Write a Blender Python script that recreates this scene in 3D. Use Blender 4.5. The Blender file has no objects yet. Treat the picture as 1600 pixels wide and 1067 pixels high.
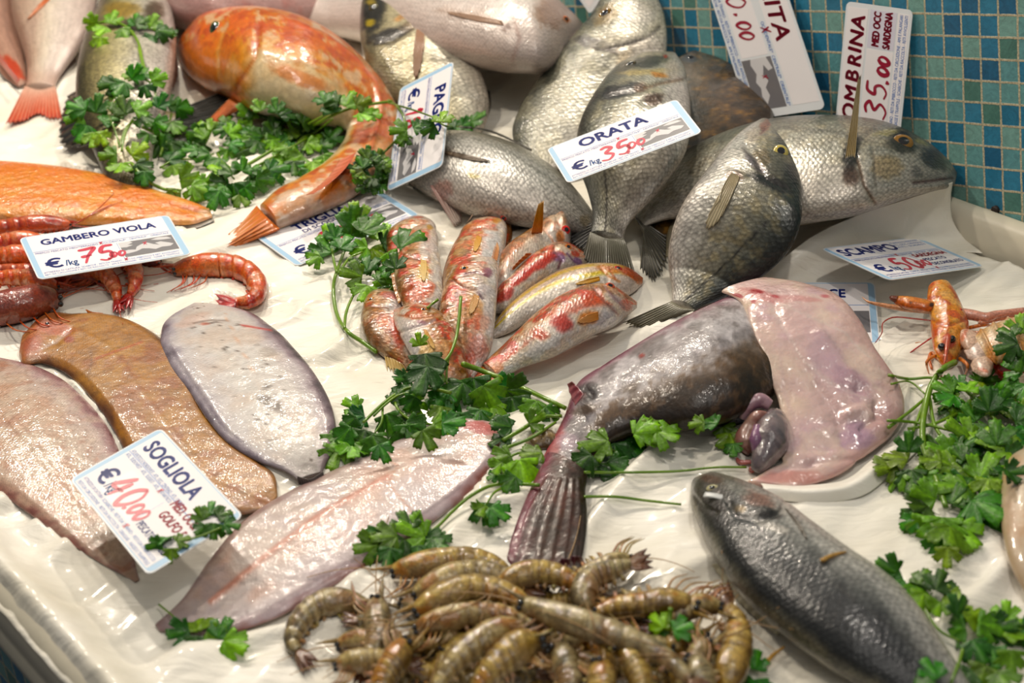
import bpy, math, random
import numpy as np
from mathutils import Vector, Matrix
from mathutils.bvhtree import BVHTree

# ---------------------------------------------------------------- camera
FPX, DIST, PITCH, ROLL = 2620.0, 1.75, math.radians(33), math.radians(3)
_n = np.array([-math.sin(ROLL)*math.cos(PITCH), math.cos(ROLL)*math.cos(PITCH), math.sin(PITCH)])
_f = np.array([0, 0, -1.0]); _y = _f-(_f@_n)*_n; _y /= np.linalg.norm(_y); _x = np.cross(_y, _n)
RCW = np.array([_x, _y, _n]); CAM = -(RCW@_f)*DIST
cam_data = bpy.data.cameras.new('camera'); cam = bpy.data.objects.new('camera', cam_data)
bpy.context.scene.collection.objects.link(cam)
cam_data.sensor_width = 36.0; cam_data.lens = 36.0*FPX/1600.0
cam_data.clip_start = 0.05; cam_data.clip_end = 60
M4 = Matrix.Identity(4)
for i in range(3):
    for j in range(3): M4[i][j] = RCW[i, j]
    M4[i][3] = CAM[i]
cam.matrix_world = M4
cam_data.dof.use_dof = True; cam_data.dof.focus_distance = 1.74; cam_data.dof.aperture_fstop = 5.0
scene = bpy.context.scene
scene.camera = cam
# ---------------------------------------------------------------- exposure, world, lamps
vs = scene.view_settings
scene.display_settings.display_device = 'sRGB'
vs.view_transform = 'Standard'; vs.look = 'None'; vs.exposure = -0.23; vs.gamma = 1.0; vs.use_curve_mapping = False
world = bpy.data.worlds.new('market_hall'); scene.world = world; world.use_nodes = True
_wn = world.node_tree.nodes; _wl = world.node_tree.links
_bg = _wn['Background']; _tc = _wn.new('ShaderNodeTexCoord'); _sep = _wn.new('ShaderNodeSeparateXYZ'); _rmp = _wn.new('ShaderNodeValToRGB')
_wl.new(_tc.outputs['Generated'], _sep.inputs[0]); _wl.new(_sep.outputs['Z'], _rmp.inputs[0]); _wl.new(_rmp.outputs[0], _bg.inputs[0])
_rmp.color_ramp.elements[0].position = 0.0; _rmp.color_ramp.elements[0].color = (.10, .10, .11, 1)
_rmp.color_ramp.elements[1].position = 0.9; _rmp.color_ramp.elements[1].color = (.95, .93, .90, 1)
_bg.inputs[1].default_value = 0.33
def lamp(name, loc, target, power, size, col, sy=None):
    d = bpy.data.lights.new(name, 'AREA'); d.energy = power; d.color = col
    if sy: d.shape = 'RECTANGLE'; d.size = size; d.size_y = sy
    else: d.shape = 'DISK'; d.size = size
    o = bpy.data.objects.new(name, d); scene.collection.objects.link(o); o.location = loc
    o.rotation_euler = (Vector(target)-Vector(loc)).to_track_quat('-Z', 'Y').to_euler()
    return o
WARM = (1, .89, .74); WARM2 = (1, .92, .82)
lamp('spot_lamp', (-.85, .95, 1.12), (-.25, .05, 0), 10.5, .07, WARM)
lamp('spot_lamp', (-.40, 1.10, 1.20), (-.15, .0, 0), 7.5, .06, WARM)
lamp('spot_lamp', (.05, 1.30, 1.22), (.15, .1, 0), 12.5, .07, WARM)
lamp('spot_lamp', (-.60, .25, 1.45), (-.15, -.1, 0), 7, .07, WARM)
lamp('spot_lamp', (.42, -.30, 1.5), (.2, -.1, 0), 5, .07, WARM2)
lamp('fill_lamp', (.3, -1.2, 2.2), (0, 0, 0), 6, 1.2, (1, .95, .88))  # broad soft fill added above the camera side, not a visible fixture

# ---------------------------------------------------------------- projection helpers
def ray(x, y): return RCW@np.array([(x-800)/FPX, -(y-533.5)/FPX, -1.0])
def P(x, y, z=0.0):
    d = ray(x, y); return CAM+d*((z-CAM[2])/d[2])
def proj(V):
    V = np.asarray(V, float); c = (V-CAM)@RCW
    return np.stack([800+FPX*c[..., 0]/-c[..., 2], 533.5-FPX*c[..., 1]/-c[..., 2]], -1)
REG = []
def register(V, F): REG.append(BVHTree.FromPolygons([tuple(v) for v in V], [tuple(f) for f in F]))
def hit(x, y, trees=None):
    d = Vector(ray(x, y)).normalized(); o = Vector(CAM); best = None
    for t in (REG if trees is None else trees):
        l, n, i, dist = t.ray_cast(o, d)
        if l is not None and (best is None or dist < best[2]): best = (np.array(l), np.array(n if n.dot(d) < 0 else -n), dist)
    if best is None: return P(x, y, 0), np.array([0, 0, 1.0])
    return best[0], best[1]
def hz(x, y, trees=None): return float(hit(x, y, trees)[0][2])

# ---------------------------------------------------------------- numpy noise
def _h(ix, iy, iz, seed):
    n = (ix*374761393+iy*668265263+iz*1440662683+seed*974711) & 0xffffffff
    n = ((n ^ (n >> 13))*1274126177) & 0xffffffff
    return ((n ^ (n >> 16)) & 0xffff)/65535.0
def noise(Pn, seed=0):
    Pn = np.asarray(Pn, float); i = np.floor(Pn).astype(np.int64); f = Pn-i; f = f*f*(3-2*f); r = 0
    for a in (0, 1):
        for b in (0, 1):
            for c in (0, 1):
                w = (f[..., 0] if a else 1-f[..., 0])*(f[..., 1] if b else 1-f[..., 1])*(f[..., 2] if c else 1-f[..., 2])
                r = r+w*_h(i[..., 0]+a, i[..., 1]+b, i[..., 2]+c, seed)
    return r
def fbm(Pn, scale, octv=4, seed=0):
    r = 0; a = .5; t = 0
    for o in range(octv):
        r = r+a*noise(np.asarray(Pn)*scale*2**o, seed+o*17); t += a; a *= .5
    return r/t
def sstep(a, b, x):
    t = np.clip((x-a)/(b-a), 0, 1); return t*t*(3-2*t)
def lin(c):
    c = np.asarray(c, float)/255.0
    return np.where(c <= .04045, c/12.92, ((c+.055)/1.055)**2.4)
def ramp(t, stops):
    xs = [s[0] for s in stops]; return np.stack([np.interp(t, xs, [s[1][k] for s in stops]) for k in range(3)], -1)
def pdist(px, pts):
    d = np.full(px.shape[:-1], 1e9)
    for (x0, y0), (x1, y1) in zip(pts[:-1], pts[1:]):
        v = np.array([x1-x0, y1-y0], float); L = v@v+1e-9
        t = np.clip(((px-[x0, y0])@v)/L, 0, 1)[..., None]
        d = np.minimum(d, np.linalg.norm(px-([x0, y0]+t*v), axis=-1))
    return d
def spline(pts, n, closed=False):
    pts = np.asarray(pts, float)
    if len(pts) == 2: return pts[0]+(pts[1]-pts[0])*np.linspace(0, 1, n)[:, None]
    d = np.r_[0, np.cumsum(np.linalg.norm(np.diff(pts, axis=0), axis=1)**.75+1e-9)]
    return hermite(d, pts, np.linspace(0, d[-1], n))
def hermite(d, pts, q):
    pts = np.asarray(pts, float)
    m = np.zeros_like(pts); h = np.diff(d)[:, None]; s = np.diff(pts, axis=0)/h
    m[1:-1] = (s[:-1]*h[1:]+s[1:]*h[:-1])/(h[1:]+h[:-1]); m[0] = s[0]; m[-1] = s[-1]
    k = np.clip(np.searchsorted(d, q, side='right')-1, 0, len(d)-2); hh = (d[k+1]-d[k])[:, None]; t = ((q-d[k])[:, None])/hh
    return (2*t**3-3*t**2+1)*pts[k]+(t**3-2*t**2+t)*hh*m[k]+(-2*t**3+3*t**2)*pts[k+1]+(t**3-t**2)*hh*m[k+1]

# ---------------------------------------------------------------- objects
def tag(o, label=None, cat=None, group=None, kind=None):
    if label: o['label'] = label
    if cat: o['category'] = cat
    if group: o['group'] = group
    if kind: o['kind'] = kind
    return o
def root(name, label, cat, loc, group=None):
    o = bpy.data.objects.new(name, None); o.empty_display_size = .02; scene.collection.objects.link(o)
    o.location = tuple(loc); return tag(o, label, cat, group)
def mesh_obj(name, V, F, mat, parent=None, col=None, uv=None, smooth=True, reg=True):
    V = np.asarray(V, float)
    if reg: register(V, F)
    off = np.array(parent_loc(parent)) if parent is not None else np.zeros(3)
    me = bpy.data.meshes.new(name); me.from_pydata((V-off).tolist(), [], [tuple(int(i) for i in f) for f in F])
    if col is not None:
        a = me.color_attributes.new('Col', 'FLOAT_COLOR', 'POINT')
        c = np.ones((len(V), 4), np.float32); cl = lin(np.clip(col, 0, 255)); lu = cl@np.array([.3, .59, .11]); cl = np.clip(lu[:, None]+(cl-lu[:, None])*1.2, .002, 1)*.72; c[:, :3] = cl; a.data.foreach_set('color', c.ravel())
    if uv is not None:
        l = me.uv_layers.new(name='UVMap'); idx = np.zeros(len(me.loops), np.int32); me.loops.foreach_get('vertex_index', idx)
        l.data.foreach_set('uv', np.asarray(uv, np.float32)[idx].ravel())
    if smooth: me.polygons.foreach_set('use_smooth', [True]*len(me.polygons))
    me.materials.append(mat); me.update()
    o = bpy.data.objects.new(name, me); scene.collection.objects.link(o)
    if parent is not None: o.parent = parent
    return o
def parent_loc(p):
    l = np.zeros(3)
    while p is not None: l = l+np.array(p.location); p = p.parent
    return l
def grid_faces(n, m, wrap=False):
    F = []
    for i in range(n-1):
        for j in range(m if wrap else m-1):
            a = i*m+j; b = i*m+(j+1) % m; F.append((a, b, b+m, a+m))
    return F
def sheet(V, th):
    """closed shell from a grid V(n,m,3): thickness th below"""
    n, m = V.shape[:2]
    du = np.gradient(V, axis=0); dv = np.gradient(V, axis=1); N = np.cross(du, dv); N /= np.linalg.norm(N, axis=-1, keepdims=True)+1e-12
    if N[..., 2].mean() < 0: N = -N
    A = V.reshape(-1, 3); B = (V-N*th).reshape(-1, 3); k = n*m
    F = grid_faces(n, m); F2 = [(a+k, d+k, c+k, b+k) for a, b, c, d in F]
    ring = [(i, 0) for i in range(n)]+[(n-1, j) for j in range(1, m)]+[(i, m-1) for i in range(n-2, -1, -1)]+[(0, j) for j in range(m-2, 0, -1)]
    r = [i*m+j for i, j in ring]; S = [(r[q], r[(q+1) % len(r)], r[(q+1) % len(r)]+k, r[q]+k) for q in range(len(r))]
    return np.vstack([A, B]), F+F2+S
def tube(pts, rad, n=8, samples=None):
    """swept tube through 3D points; rad scalar or list"""
    pts = np.asarray(pts, float)
    if samples:
        rad = np.interp(np.linspace(0, 1, samples), np.linspace(0, 1, len(np.atleast_1d(rad))), np.atleast_1d(rad)); pts = spline(pts, samples)
    else: rad = np.interp(np.linspace(0, 1, len(pts)), np.linspace(0, 1, len(np.atleast_1d(rad))), np.atleast_1d(rad))
    T = np.gradient(pts, axis=0); T /= np.linalg.norm(T, axis=1, keepdims=True)+1e-12
    up = np.array([.13, .21, .97]); V = []
    for p, t, r in zip(pts, T, rad):
        a = np.cross(t, up); a /= np.linalg.norm(a)+1e-9; b = np.cross(a, t)
        for j in range(n):
            th = 2*math.pi*j/n; V.append(p+r*(math.cos(th)*a+math.sin(th)*b))
    F = grid_faces(len(pts), n, True); F.append(tuple(range(n-1, -1, -1))); F.append(tuple(range((len(pts)-1)*n, len(pts)*n)))
    return np.array(V), F
class MB:
    def __init__(s): s.V = []; s.F = []; s.C = []; s.n = 0
    def add(s, V, F, c=(255, 255, 255)):
        V = np.asarray(V, float); s.V.append(V); s.F += [tuple(i+s.n for i in f) for f in F]
        c = np.asarray(c, float); s.C.append(np.broadcast_to(c, (len(V), 3))); s.n += len(V)
    def build(s, name, mat, parent=None, smooth=True, reg=False):
        return mesh_obj(name, np.vstack(s.V), s.F, mat, parent, col=np.vstack(s.C), smooth=smooth, reg=reg)

# ---------------------------------------------------------------- materials
def nodes_of(m):
    m.use_nodes = True; nt = m.node_tree; return nt, nt.nodes, nt.links, nt.nodes['Principled BSDF']
BUMP = .5
def skin(name, rough=.35, metal=0., coat=.6, coat_r=.08, scale=None, sc_bump=.25, sc_dark=.2, nb=(220, .25), nb2=(60, .2), sss=0., spec=.5, ridge=None, trans=0., speck=None, streak=None):
    m = bpy.data.materials.new(name); nt, N, L, b = nodes_of(m)
    at = N.new('ShaderNodeVertexColor'); at.layer_name = 'Col'
    tc = N.new('ShaderNodeTexCoord'); col = at.outputs[0]; bump = None
    def addbump(h, st, dist):
        nonlocal bump
        bp = N.new('ShaderNodeBump'); bp.inputs['Strength'].default_value = st; bp.inputs['Distance'].default_value = dist*BUMP
        L.new(h, bp.inputs['Height'])
        if bump is not None: L.new(bump, bp.inputs['Normal'])
        bump = bp.outputs[0]
    for sc, st in (nb2, nb):
        nz = N.new('ShaderNodeTexNoise'); nz.inputs['Scale'].default_value = sc; nz.inputs['Detail'].default_value = 3
        L.new(tc.outputs['Object'], nz.inputs['Vector']); addbump(nz.outputs[0], st, .35/sc)
    if scale:
        mp = N.new('ShaderNodeMapping'); mp.inputs['Scale'].default_value = (1/scale[0], 1/scale[1], 1); mp.vector_type = 'TEXTURE'; mp.inputs['Scale'].default_value = (scale[0], scale[1], 1); mp.inputs['Rotation'].default_value = (0, 0, .785); L.new(tc.outputs['UV'], mp.inputs[0])
        vo = N.new('ShaderNodeTexVoronoi'); vo.voronoi_dimensions = '2D'; vo.inputs['Scale'].default_value = 1; vo.inputs['Randomness'].default_value = .5
        L.new(mp.outputs[0], vo.inputs['Vector'])
        inv = N.new('ShaderNodeMath'); inv.operation = 'SUBTRACT'; inv.inputs[0].default_value = 1; L.new(vo.outputs['Distance'], inv.inputs[1])
        addbump(inv.outputs[0], sc_bump, scale[1]*.25)
        mr = N.new('ShaderNodeMapRange'); mr.inputs[1].default_value = .25; mr.inputs[2].default_value = .75; mr.inputs[3].default_value = 1; mr.inputs[4].default_value = 1-sc_dark
        L.new(vo.outputs['Distance'], mr.inputs[0])
        mx = N.new('ShaderNodeMix'); mx.data_type = 'RGBA'; mx.blend_type = 'MULTIPLY'; mx.inputs['Factor'].default_value = 1
        L.new(col, mx.inputs['A']); L.new(mr.outputs[0], mx.inputs['B']); col = mx.outputs['Result']
    if ridge:
        mp = N.new('ShaderNodeMapping'); mp.inputs['Scale'].default_value = (1/ridge[0], 1/ridge[1], 1); L.new(tc.outputs['UV'], mp.inputs[0])
        wv = N.new('ShaderNodeTexWave'); wv.inputs['Scale'].default_value = 1; wv.inputs['Distortion'].default_value = .6; L.new(mp.outputs[0], wv.inputs['Vector'])
        addbump(wv.outputs[1], ridge[2], min(ridge[:2])*.3)
    if speck:
        nz = N.new('ShaderNodeTexNoise'); nz.inputs['Scale'].default_value = speck[0]; nz.inputs['Detail'].default_value = 4; L.new(tc.outputs['Object'], nz.inputs['Vector'])
        mr = N.new('ShaderNodeMapRange'); mr.inputs[1].default_value = .3; mr.inputs[2].default_value = .7; mr.inputs[3].default_value = 1-speck[1]; mr.inputs[4].default_value = 1+speck[1]*.6
        L.new(nz.outputs[0], mr.inputs[0]); mx = N.new('ShaderNodeMix'); mx.data_type = 'RGBA'; mx.blend_type = 'MULTIPLY'; mx.inputs['Factor'].default_value = 1
        L.new(col, mx.inputs['A']); L.new(mr.outputs[0], mx.inputs['B']); col = mx.outputs['Result']
    if streak:
        mp = N.new('ShaderNodeMapping'); mp.inputs['Scale'].default_value = (1/streak[0], 1/streak[1], 1); L.new(tc.outputs['UV'], mp.inputs[0])
        nz = N.new('ShaderNodeTexNoise'); nz.inputs['Scale'].default_value = 1; nz.inputs['Detail'].default_value = 5; nz.inputs['Roughness'].default_value = .65; L.new(mp.outputs[0], nz.inputs['Vector'])
        mr = N.new('ShaderNodeMapRange'); mr.inputs[1].default_value = .32; mr.inputs[2].default_value = .68; mr.inputs[3].default_value = 1-streak[2]; mr.inputs[4].default_value = 1+streak[2]*.55
        L.new(nz.outputs[0], mr.inputs[0]); mx = N.new('ShaderNodeMix'); mx.data_type = 'RGBA'; mx.blend_type = 'MULTIPLY'; mx.inputs['Factor'].default_value = 1
        L.new(col, mx.inputs['A']); L.new(mr.outputs[0], mx.inputs['B']); col = mx.outputs['Result']; addbump(nz.outputs[0], .4, streak[1]*.5)
    L.new(col, b.inputs['Base Color']); L.new(bump, b.inputs['Normal']); L.new(bump, b.inputs['Coat Normal'])
    b.inputs['Roughness'].default_value = rough; b.inputs['Metallic'].default_value = metal; b.inputs['Specular IOR Level'].default_value = spec
    b.inputs['Coat Weight'].default_value = coat; b.inputs['Coat Roughness'].default_value = coat_r
    if sss:
        b.inputs['Subsurface Weight'].default_value = sss; b.inputs['Subsurface Radius'].default_value = (.008, .004, .003); b.inputs['Subsurface Scale'].default_value = 1
    if trans: b.inputs['Transmission Weight'].default_value = trans
    return m
def plain(name, rgb, rough=.4, coat=0., metal=0., nb=None):
    m = bpy.data.materials.new(name); nt, N, L, b = nodes_of(m)
    c = lin(rgb); b.inputs['Base Color'].default_value = (*c, 1); b.inputs['Roughness'].default_value = rough
    b.inputs['Coat Weight'].default_value = coat; b.inputs['Metallic'].default_value = metal
    if nb:
        tc = N.new('ShaderNodeTexCoord'); nz = N.new('ShaderNodeTexNoise'); nz.inputs['Scale'].default_value = nb[0]; nz.inputs['Detail'].default_value = 4
        bp = N.new('ShaderNodeBump'); bp.inputs['Strength'].default_value = nb[1]; bp.inputs['Distance'].default_value = .3/nb[0]
        L.new(tc.outputs['Object'], nz.inputs['Vector']); L.new(nz.outputs[0], bp.inputs['Height']); L.new(bp.outputs[0], b.inputs['Normal'])
    return m
MAT = dict(
    silver=skin('silver_scales', .36, .25, .45, .1, scale=(.0046, .0046), sc_bump=.7, sc_dark=.42, nb=(420, .5), nb2=(70, .4), speck=(240, .32), streak=(.03, .004, .3)),
    bass=skin('bass_scales', .36, .2, .5, .1, scale=(.0042, .0036), sc_bump=.7, sc_dark=.45, nb=(420, .5), nb2=(70, .4), speck=(260, .35), streak=(.03, .004, .3)),
    pink=skin('pink_scales', .33, .05, .6, .1, scale=(.0046, .0046), sc_bump=.5, sc_dark=.2, nb=(400, .4), nb2=(60, .4), streak=(.03, .004, .2)),
    mullet=skin('mullet_scales', .32, .05, .75, .07, scale=(.0042, .0042), sc_bump=.7, sc_dark=.2, nb=(380, .7), nb2=(110, .35), speck=(360, .3), streak=(.014, .003, .28)),
    gurnard=skin('gurnard_skin', .36, 0, .6, .09, nb=(420, .5), nb2=(90, .6), speck=(120, .2)),
    sole=skin('sole_skin', .4, 0, .5, .09, scale=(.0024, .0018), sc_bump=.5, sc_dark=.34, nb=(420, .35), nb2=(60, .4), speck=(180, .2)),
    white=skin('white_sole_skin', .38, 0, .6, .08, scale=(.0024, .0018), sc_bump=.4, sc_dark=.12, nb=(420, .4), nb2=(60, .5), speck=(120, .1), sss=.08),
    slime=skin('monkfish_skin', .42, 0, .4, .1, nb=(300, .6), nb2=(60, .6), speck=(160, .3), spec=.4),
    flesh=skin('raw_flesh', .27, 0, 1., .05, nb=(260, .45), nb2=(45, .9), sss=.22, speck=(60, .1)),
    salmon=skin('salmon_flesh', .32, 0, .8, .06, nb=(260, 1.7), nb2=(110, 1.7), sss=.1, speck=(150, .1)),
    shell=skin('prawn_shell', .3, 0, .9, .045, nb=(420, .7), nb2=(140, .8), sss=.08, speck=(420, .4)),
    fin=skin('fin_membrane', .4, .0, .4, .12, nb=(500, .3), nb2=(100, .2)),
    eye=skin('wet_eye', .08, 0, 1., .02, nb=(50, .0), nb2=(50, .0)),
    leaf=skin('parsley_leaf', .42, 0, .1, .12, nb=(420, .5), nb2=(180, .8), sss=.0, speck=(260, .35), spec=.35),
    stem=skin('parsley_stem', .36, 0, .35, .12, nb=(400, .2), nb2=(100, .2)),
)

# ---------------------------------------------------------------- painters and builders for soft bodies
def paint(Q, spec):
    """Q: dict of per-vertex arrays (s along, t across -1..1, top, px, pos). Own colours of the skin only."""
    t = np.clip(Q['t']+(fbm(Q['pos'], 55, 3, 5)-.5)*spec.get('wob', .35), -1, 1)
    c = ramp(t, spec['ramp'])
    under = spec.get('under')
    if under is not None: c = c+(np.array(under)-c)*(1-sstep(-.45, .0, Q['sn']))[..., None]
    for col, a, b, stg in spec.get('along', []):
        w = sstep(a, b, Q['s'])*stg if a < b else (1-sstep(b, a, Q['s']))*stg
        c = c+(np.array(col, float)-c)*w[..., None]
    for k, (col, sc, th, so, stg, tm) in enumerate(spec.get('mottle', [])):
        n = fbm(Q['pos']*np.array([1, 1, 1]), sc, 4, 31+7*k+spec.get('seed', 0)); w = sstep(th-so, th+so, n)*stg
        if tm: w = w*sstep(tm[0]-.2, tm[0]+.1, Q['t'])*(1-sstep(tm[1]-.1, tm[1]+.2, Q['t']))
        c = c+(np.array(col, float)-c)*w[..., None]
    for (col, nb_, wd, stg, ph) in spec.get('bands', []):
        w = (.5+.5*np.cos(2*math.pi*(Q['s']*nb_+ph)))**wd*stg*(Q['sn'] > -.8); c = c+(np.array(col, float)-c)*w[..., None]
    for (x, y, rx, ry, ang, col, stg) in spec.get('blobs', []):
        a = math.radians(ang); d = Q['px']-[x, y]
        u = (d[..., 0]*math.cos(a)+d[..., 1]*math.sin(a))/rx; v = (-d[..., 0]*math.sin(a)+d[..., 1]*math.cos(a))/ry
        r = np.sqrt(u*u+v*v)+(fbm(Q['pos'], 140, 3, int(x)) - .5)*.7
        w = (1-sstep(.55, 1.15, r))*stg*(Q['sn'] > -.6)
        c = c+(np.array(col, float)-c)*w[..., None]
    for (pts, wd, col, stg) in spec.get('lines', []):
        d = pdist(Q['px'], pts); w = np.exp(-(d/wd)**2)*stg*(Q['sn'] > -.6)
        c = c+(np.array(col, float)-c)*w[..., None]
    return c
def stations(st, ns):
    st = np.array([[a, b, c, d] for (a, b), (c, d) in st], float) if not isinstance(st, np.ndarray) else st
    ctr = np.stack([(st[:, 0]+st[:, 2])/2, (st[:, 1]+st[:, 3])/2], 1)
    d = np.r_[0, np.cumsum(np.linalg.norm(np.diff(ctr, axis=0), axis=1)+1e-6)]
    # denser at the two ends so noses stay round
    q = (1-np.cos(np.linspace(0, math.pi, ns)))/2*.35+np.linspace(0, 1, ns)*.65
    return hermite(d, st, q*d[-1]), d/d[-1], q
def loft(name, st, mat, spec, parent=None, k=.45, z0=0.0, ns=150, nv=72, e=(1., 1.), low=1.0, grooves=(), nz=(0, 40), sect=None, round_ends=True):
    S, ds, q = stations(st, ns)
    zz = np.interp(q, np.linspace(0, 1, len(np.atleast_1d(z0))), np.atleast_1d(z0)) if np.ndim(z0) else np.full(ns, z0)
    kk = np.interp(q, np.linspace(0, 1, len(k)), k) if np.ndim(k) else np.full(ns, k)
    th = np.linspace(0, 2*math.pi, nv, endpoint=False); c0, s0 = -np.cos(th), np.sin(th)
    cx = np.sign(c0)*np.abs(c0)**e[0]; sx = np.sign(s0)*np.abs(s0)**e[1]
    if sect is not None: sx = np.where(s0 > 0, sect(cx), -np.abs(sx))
    sx = np.where(s0 < 0, sx*low, sx)
    V = np.zeros((ns, nv, 3)); wid = np.zeros(ns)
    for i in range(ns):
        l, r = S[i, :2], S[i, 2:]; m = (l+r)/2; dv = r-l; E = np.linalg.norm(dv)/2+1e-6; dv = dv/(2*E); b = .01
        for _ in range(3):
            zc = zz[i]+b*low; A3 = P(*r, zc)-P(*l, zc); W = np.linalg.norm(A3); u = A3/W; A = 2*E/W
            c3 = P(*m, zc); Zi = (proj(c3+[0, 0, .01])-proj(c3))/.01; zn = Zi@dv
            a = E/math.sqrt(A*A+(kk[i]*zn)**2); b = a*kk[i]
        wid[i] = a
        V[i] = c3+np.outer(cx*a, u)+np.outer(sx*b, [0, 0, 1.0])
    sn = np.broadcast_to(s0, (ns, nv)); t = np.broadcast_to(cx, (ns, nv)); s = np.broadcast_to(q[:, None], (ns, nv))
    ctr = V.mean(1, keepdims=True); out = V-ctr; out[..., 2] *= 1.5; out /= np.linalg.norm(out, axis=-1, keepdims=True)+1e-9
    px = proj(V); ends = np.minimum(1, 8*np.minimum(q, 1-q))[:, None]
    if nz[0]: V = V+out*((fbm(V, nz[1], 3, 3)-.5)*nz[0]*ends)[..., None]
    for g in grooves:
        pts, wd, dep = g[:3]; d = pdist(px, pts); V = V+out*(np.exp(-(d/wd)**2)*dep*(sn > -.5))[..., None]
    wd_ = (V-WO)@WN; V = V+WN*np.maximum(0, .003-wd_)[..., None]
    Q = dict(s=s, t=t, sn=sn, px=px, pos=V); C = paint(Q, spec)
    F = grid_faces(ns, nv, True); F.append(tuple(range(nv-1, -1, -1))); F.append(tuple(range((ns-1)*nv, ns*nv)))
    if parent is not None and parent.name not in BODY: BODY[parent.name] = BVHTree.FromPolygons([tuple(v) for v in V.reshape(-1, 3)], F)
    L = np.r_[0, np.cumsum(np.linalg.norm(np.diff(V.mean(1), axis=0), axis=1))]
    uv = np.stack([np.broadcast_to(L[:, None], (ns, nv)), np.broadcast_to(th[None]/math.pi, (ns, nv))*wid.max()*1.5], -1)
    return mesh_obj(name, V.reshape(-1, 3), F, mat, parent, col=C.reshape(-1, 3), uv=uv.reshape(-1, 2))
BODY = {}
def fin(name, base, tip, zb, zt, parent, cb, ct, rays=14, drape=None, taper=0.0, amp=.0007, n=60, m=14, ragged=.06, th=.0006, mat=None, rayc=None, bow=0.0):
    B = spline(base, n); T = spline(tip, n)
    if drape is not None: B = B.mean(0)+(B-B.mean(0))*.5
    V = np.zeros((n, m, 3)); C = np.zeros((n, m, 3)); rng = np.random.RandomState(int(abs(base[0][0]*7+base[0][1])) % 9999)
    zbs = np.interp(np.linspace(0, 1, n), np.linspace(0, 1, len(np.atleast_1d(zb))), np.atleast_1d(zb)); zts = np.interp(np.linspace(0, 1, n), np.linspace(0, 1, len(np.atleast_1d(zt))), np.atleast_1d(zt))
    for i in range(n):
        fr = i/(n-1); ry = math.cos(fr*rays*2*math.pi); jag = 1-ragged*(.5-.5*ry)-ragged*.6*rng.rand()
        if drape is not None: jag *= 1-.5*abs(2*fr-1)**2.2
        for j in range(m):
            g = j/(m-1)*jag; p = B[i]+(T[i]-B[i])*g
            if taper: p = p+(T[n//2]-T[i])*taper*(j/(m-1))**1.5
            if drape is not None: V[i, j] = P(*p, hz(p[0], p[1], [BODY[parent.name]])+drape*(.4+g)+amp*.4*ry); C[i, j] = np.array(cb, float)+(np.array(ct, float)-np.array(cb))*g+(0 if rayc is None else (np.array(rayc)-np.array(cb))*max(0, ry)**2*.7); continue
            V[i, j] = P(*p, zbs[i]+(zts[i]-zbs[i])*g+amp*ry*min(1, 3*g)+bow*math.sin(math.pi*g))
            c = np.array(cb, float)+(np.array(ct, float)-np.array(cb))*g
            if rayc is not None: c = c+(np.array(rayc)-c)*max(0, ry)**2*.7
            C[i, j] = c+rng.randn()*7-16*max(0, -ry)**2
    Vs, F = sheet(V, th); Cs = np.vstack([C.reshape(-1, 3)]*2)
    return mesh_obj(name, Vs, F, mat or MAT['fin'], parent, col=Cs)
def eye(parent, x, y, r, iris, pupil=(12, 12, 14), pr=.55, squash=(1, 1), ang=0, depth=.45, rim=None, name='eye', sink=.12):
    p, n = hit(x, y); tc_ = CAM-p; tc_ /= np.linalg.norm(tc_); n = n/np.linalg.norm(n)+.9*tc_; n = n/np.linalg.norm(n); rm = r*np.linalg.norm(p-CAM)/FPX
    a = RCW@np.array([math.cos(ang), math.sin(ang), 0]); a = a-(a@n)*n; a /= np.linalg.norm(a); b = np.cross(n, a)
    V = []; C = []; nr, na = 18, 28
    for i in range(nr):
        ph = math.pi*.62*i/(nr-1)
        for j in range(na):
            th = 2*math.pi*j/na; rr = math.sin(ph)
            V.append(p+rm*(rr*math.cos(th)*squash[0]*a+rr*math.sin(th)*squash[1]*b+(math.cos(ph)*depth-sink)*n))
            C.append(pupil if rr < pr and ph < 1.6 else (iris if rr < .92 and ph < 1.6 else (rim or iris)))
    F = grid_faces(nr, na, True)
    return mesh_obj(name, V, F, MAT['eye'], parent, col=np.array(C, float), reg=False)
WALL_H = [[20.861702456, 3.546867328, 646.262799513], [5.73135774, 32.088783153, -511.221801356], [-0.010110525, 0.00342501, 1.0]]
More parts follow.
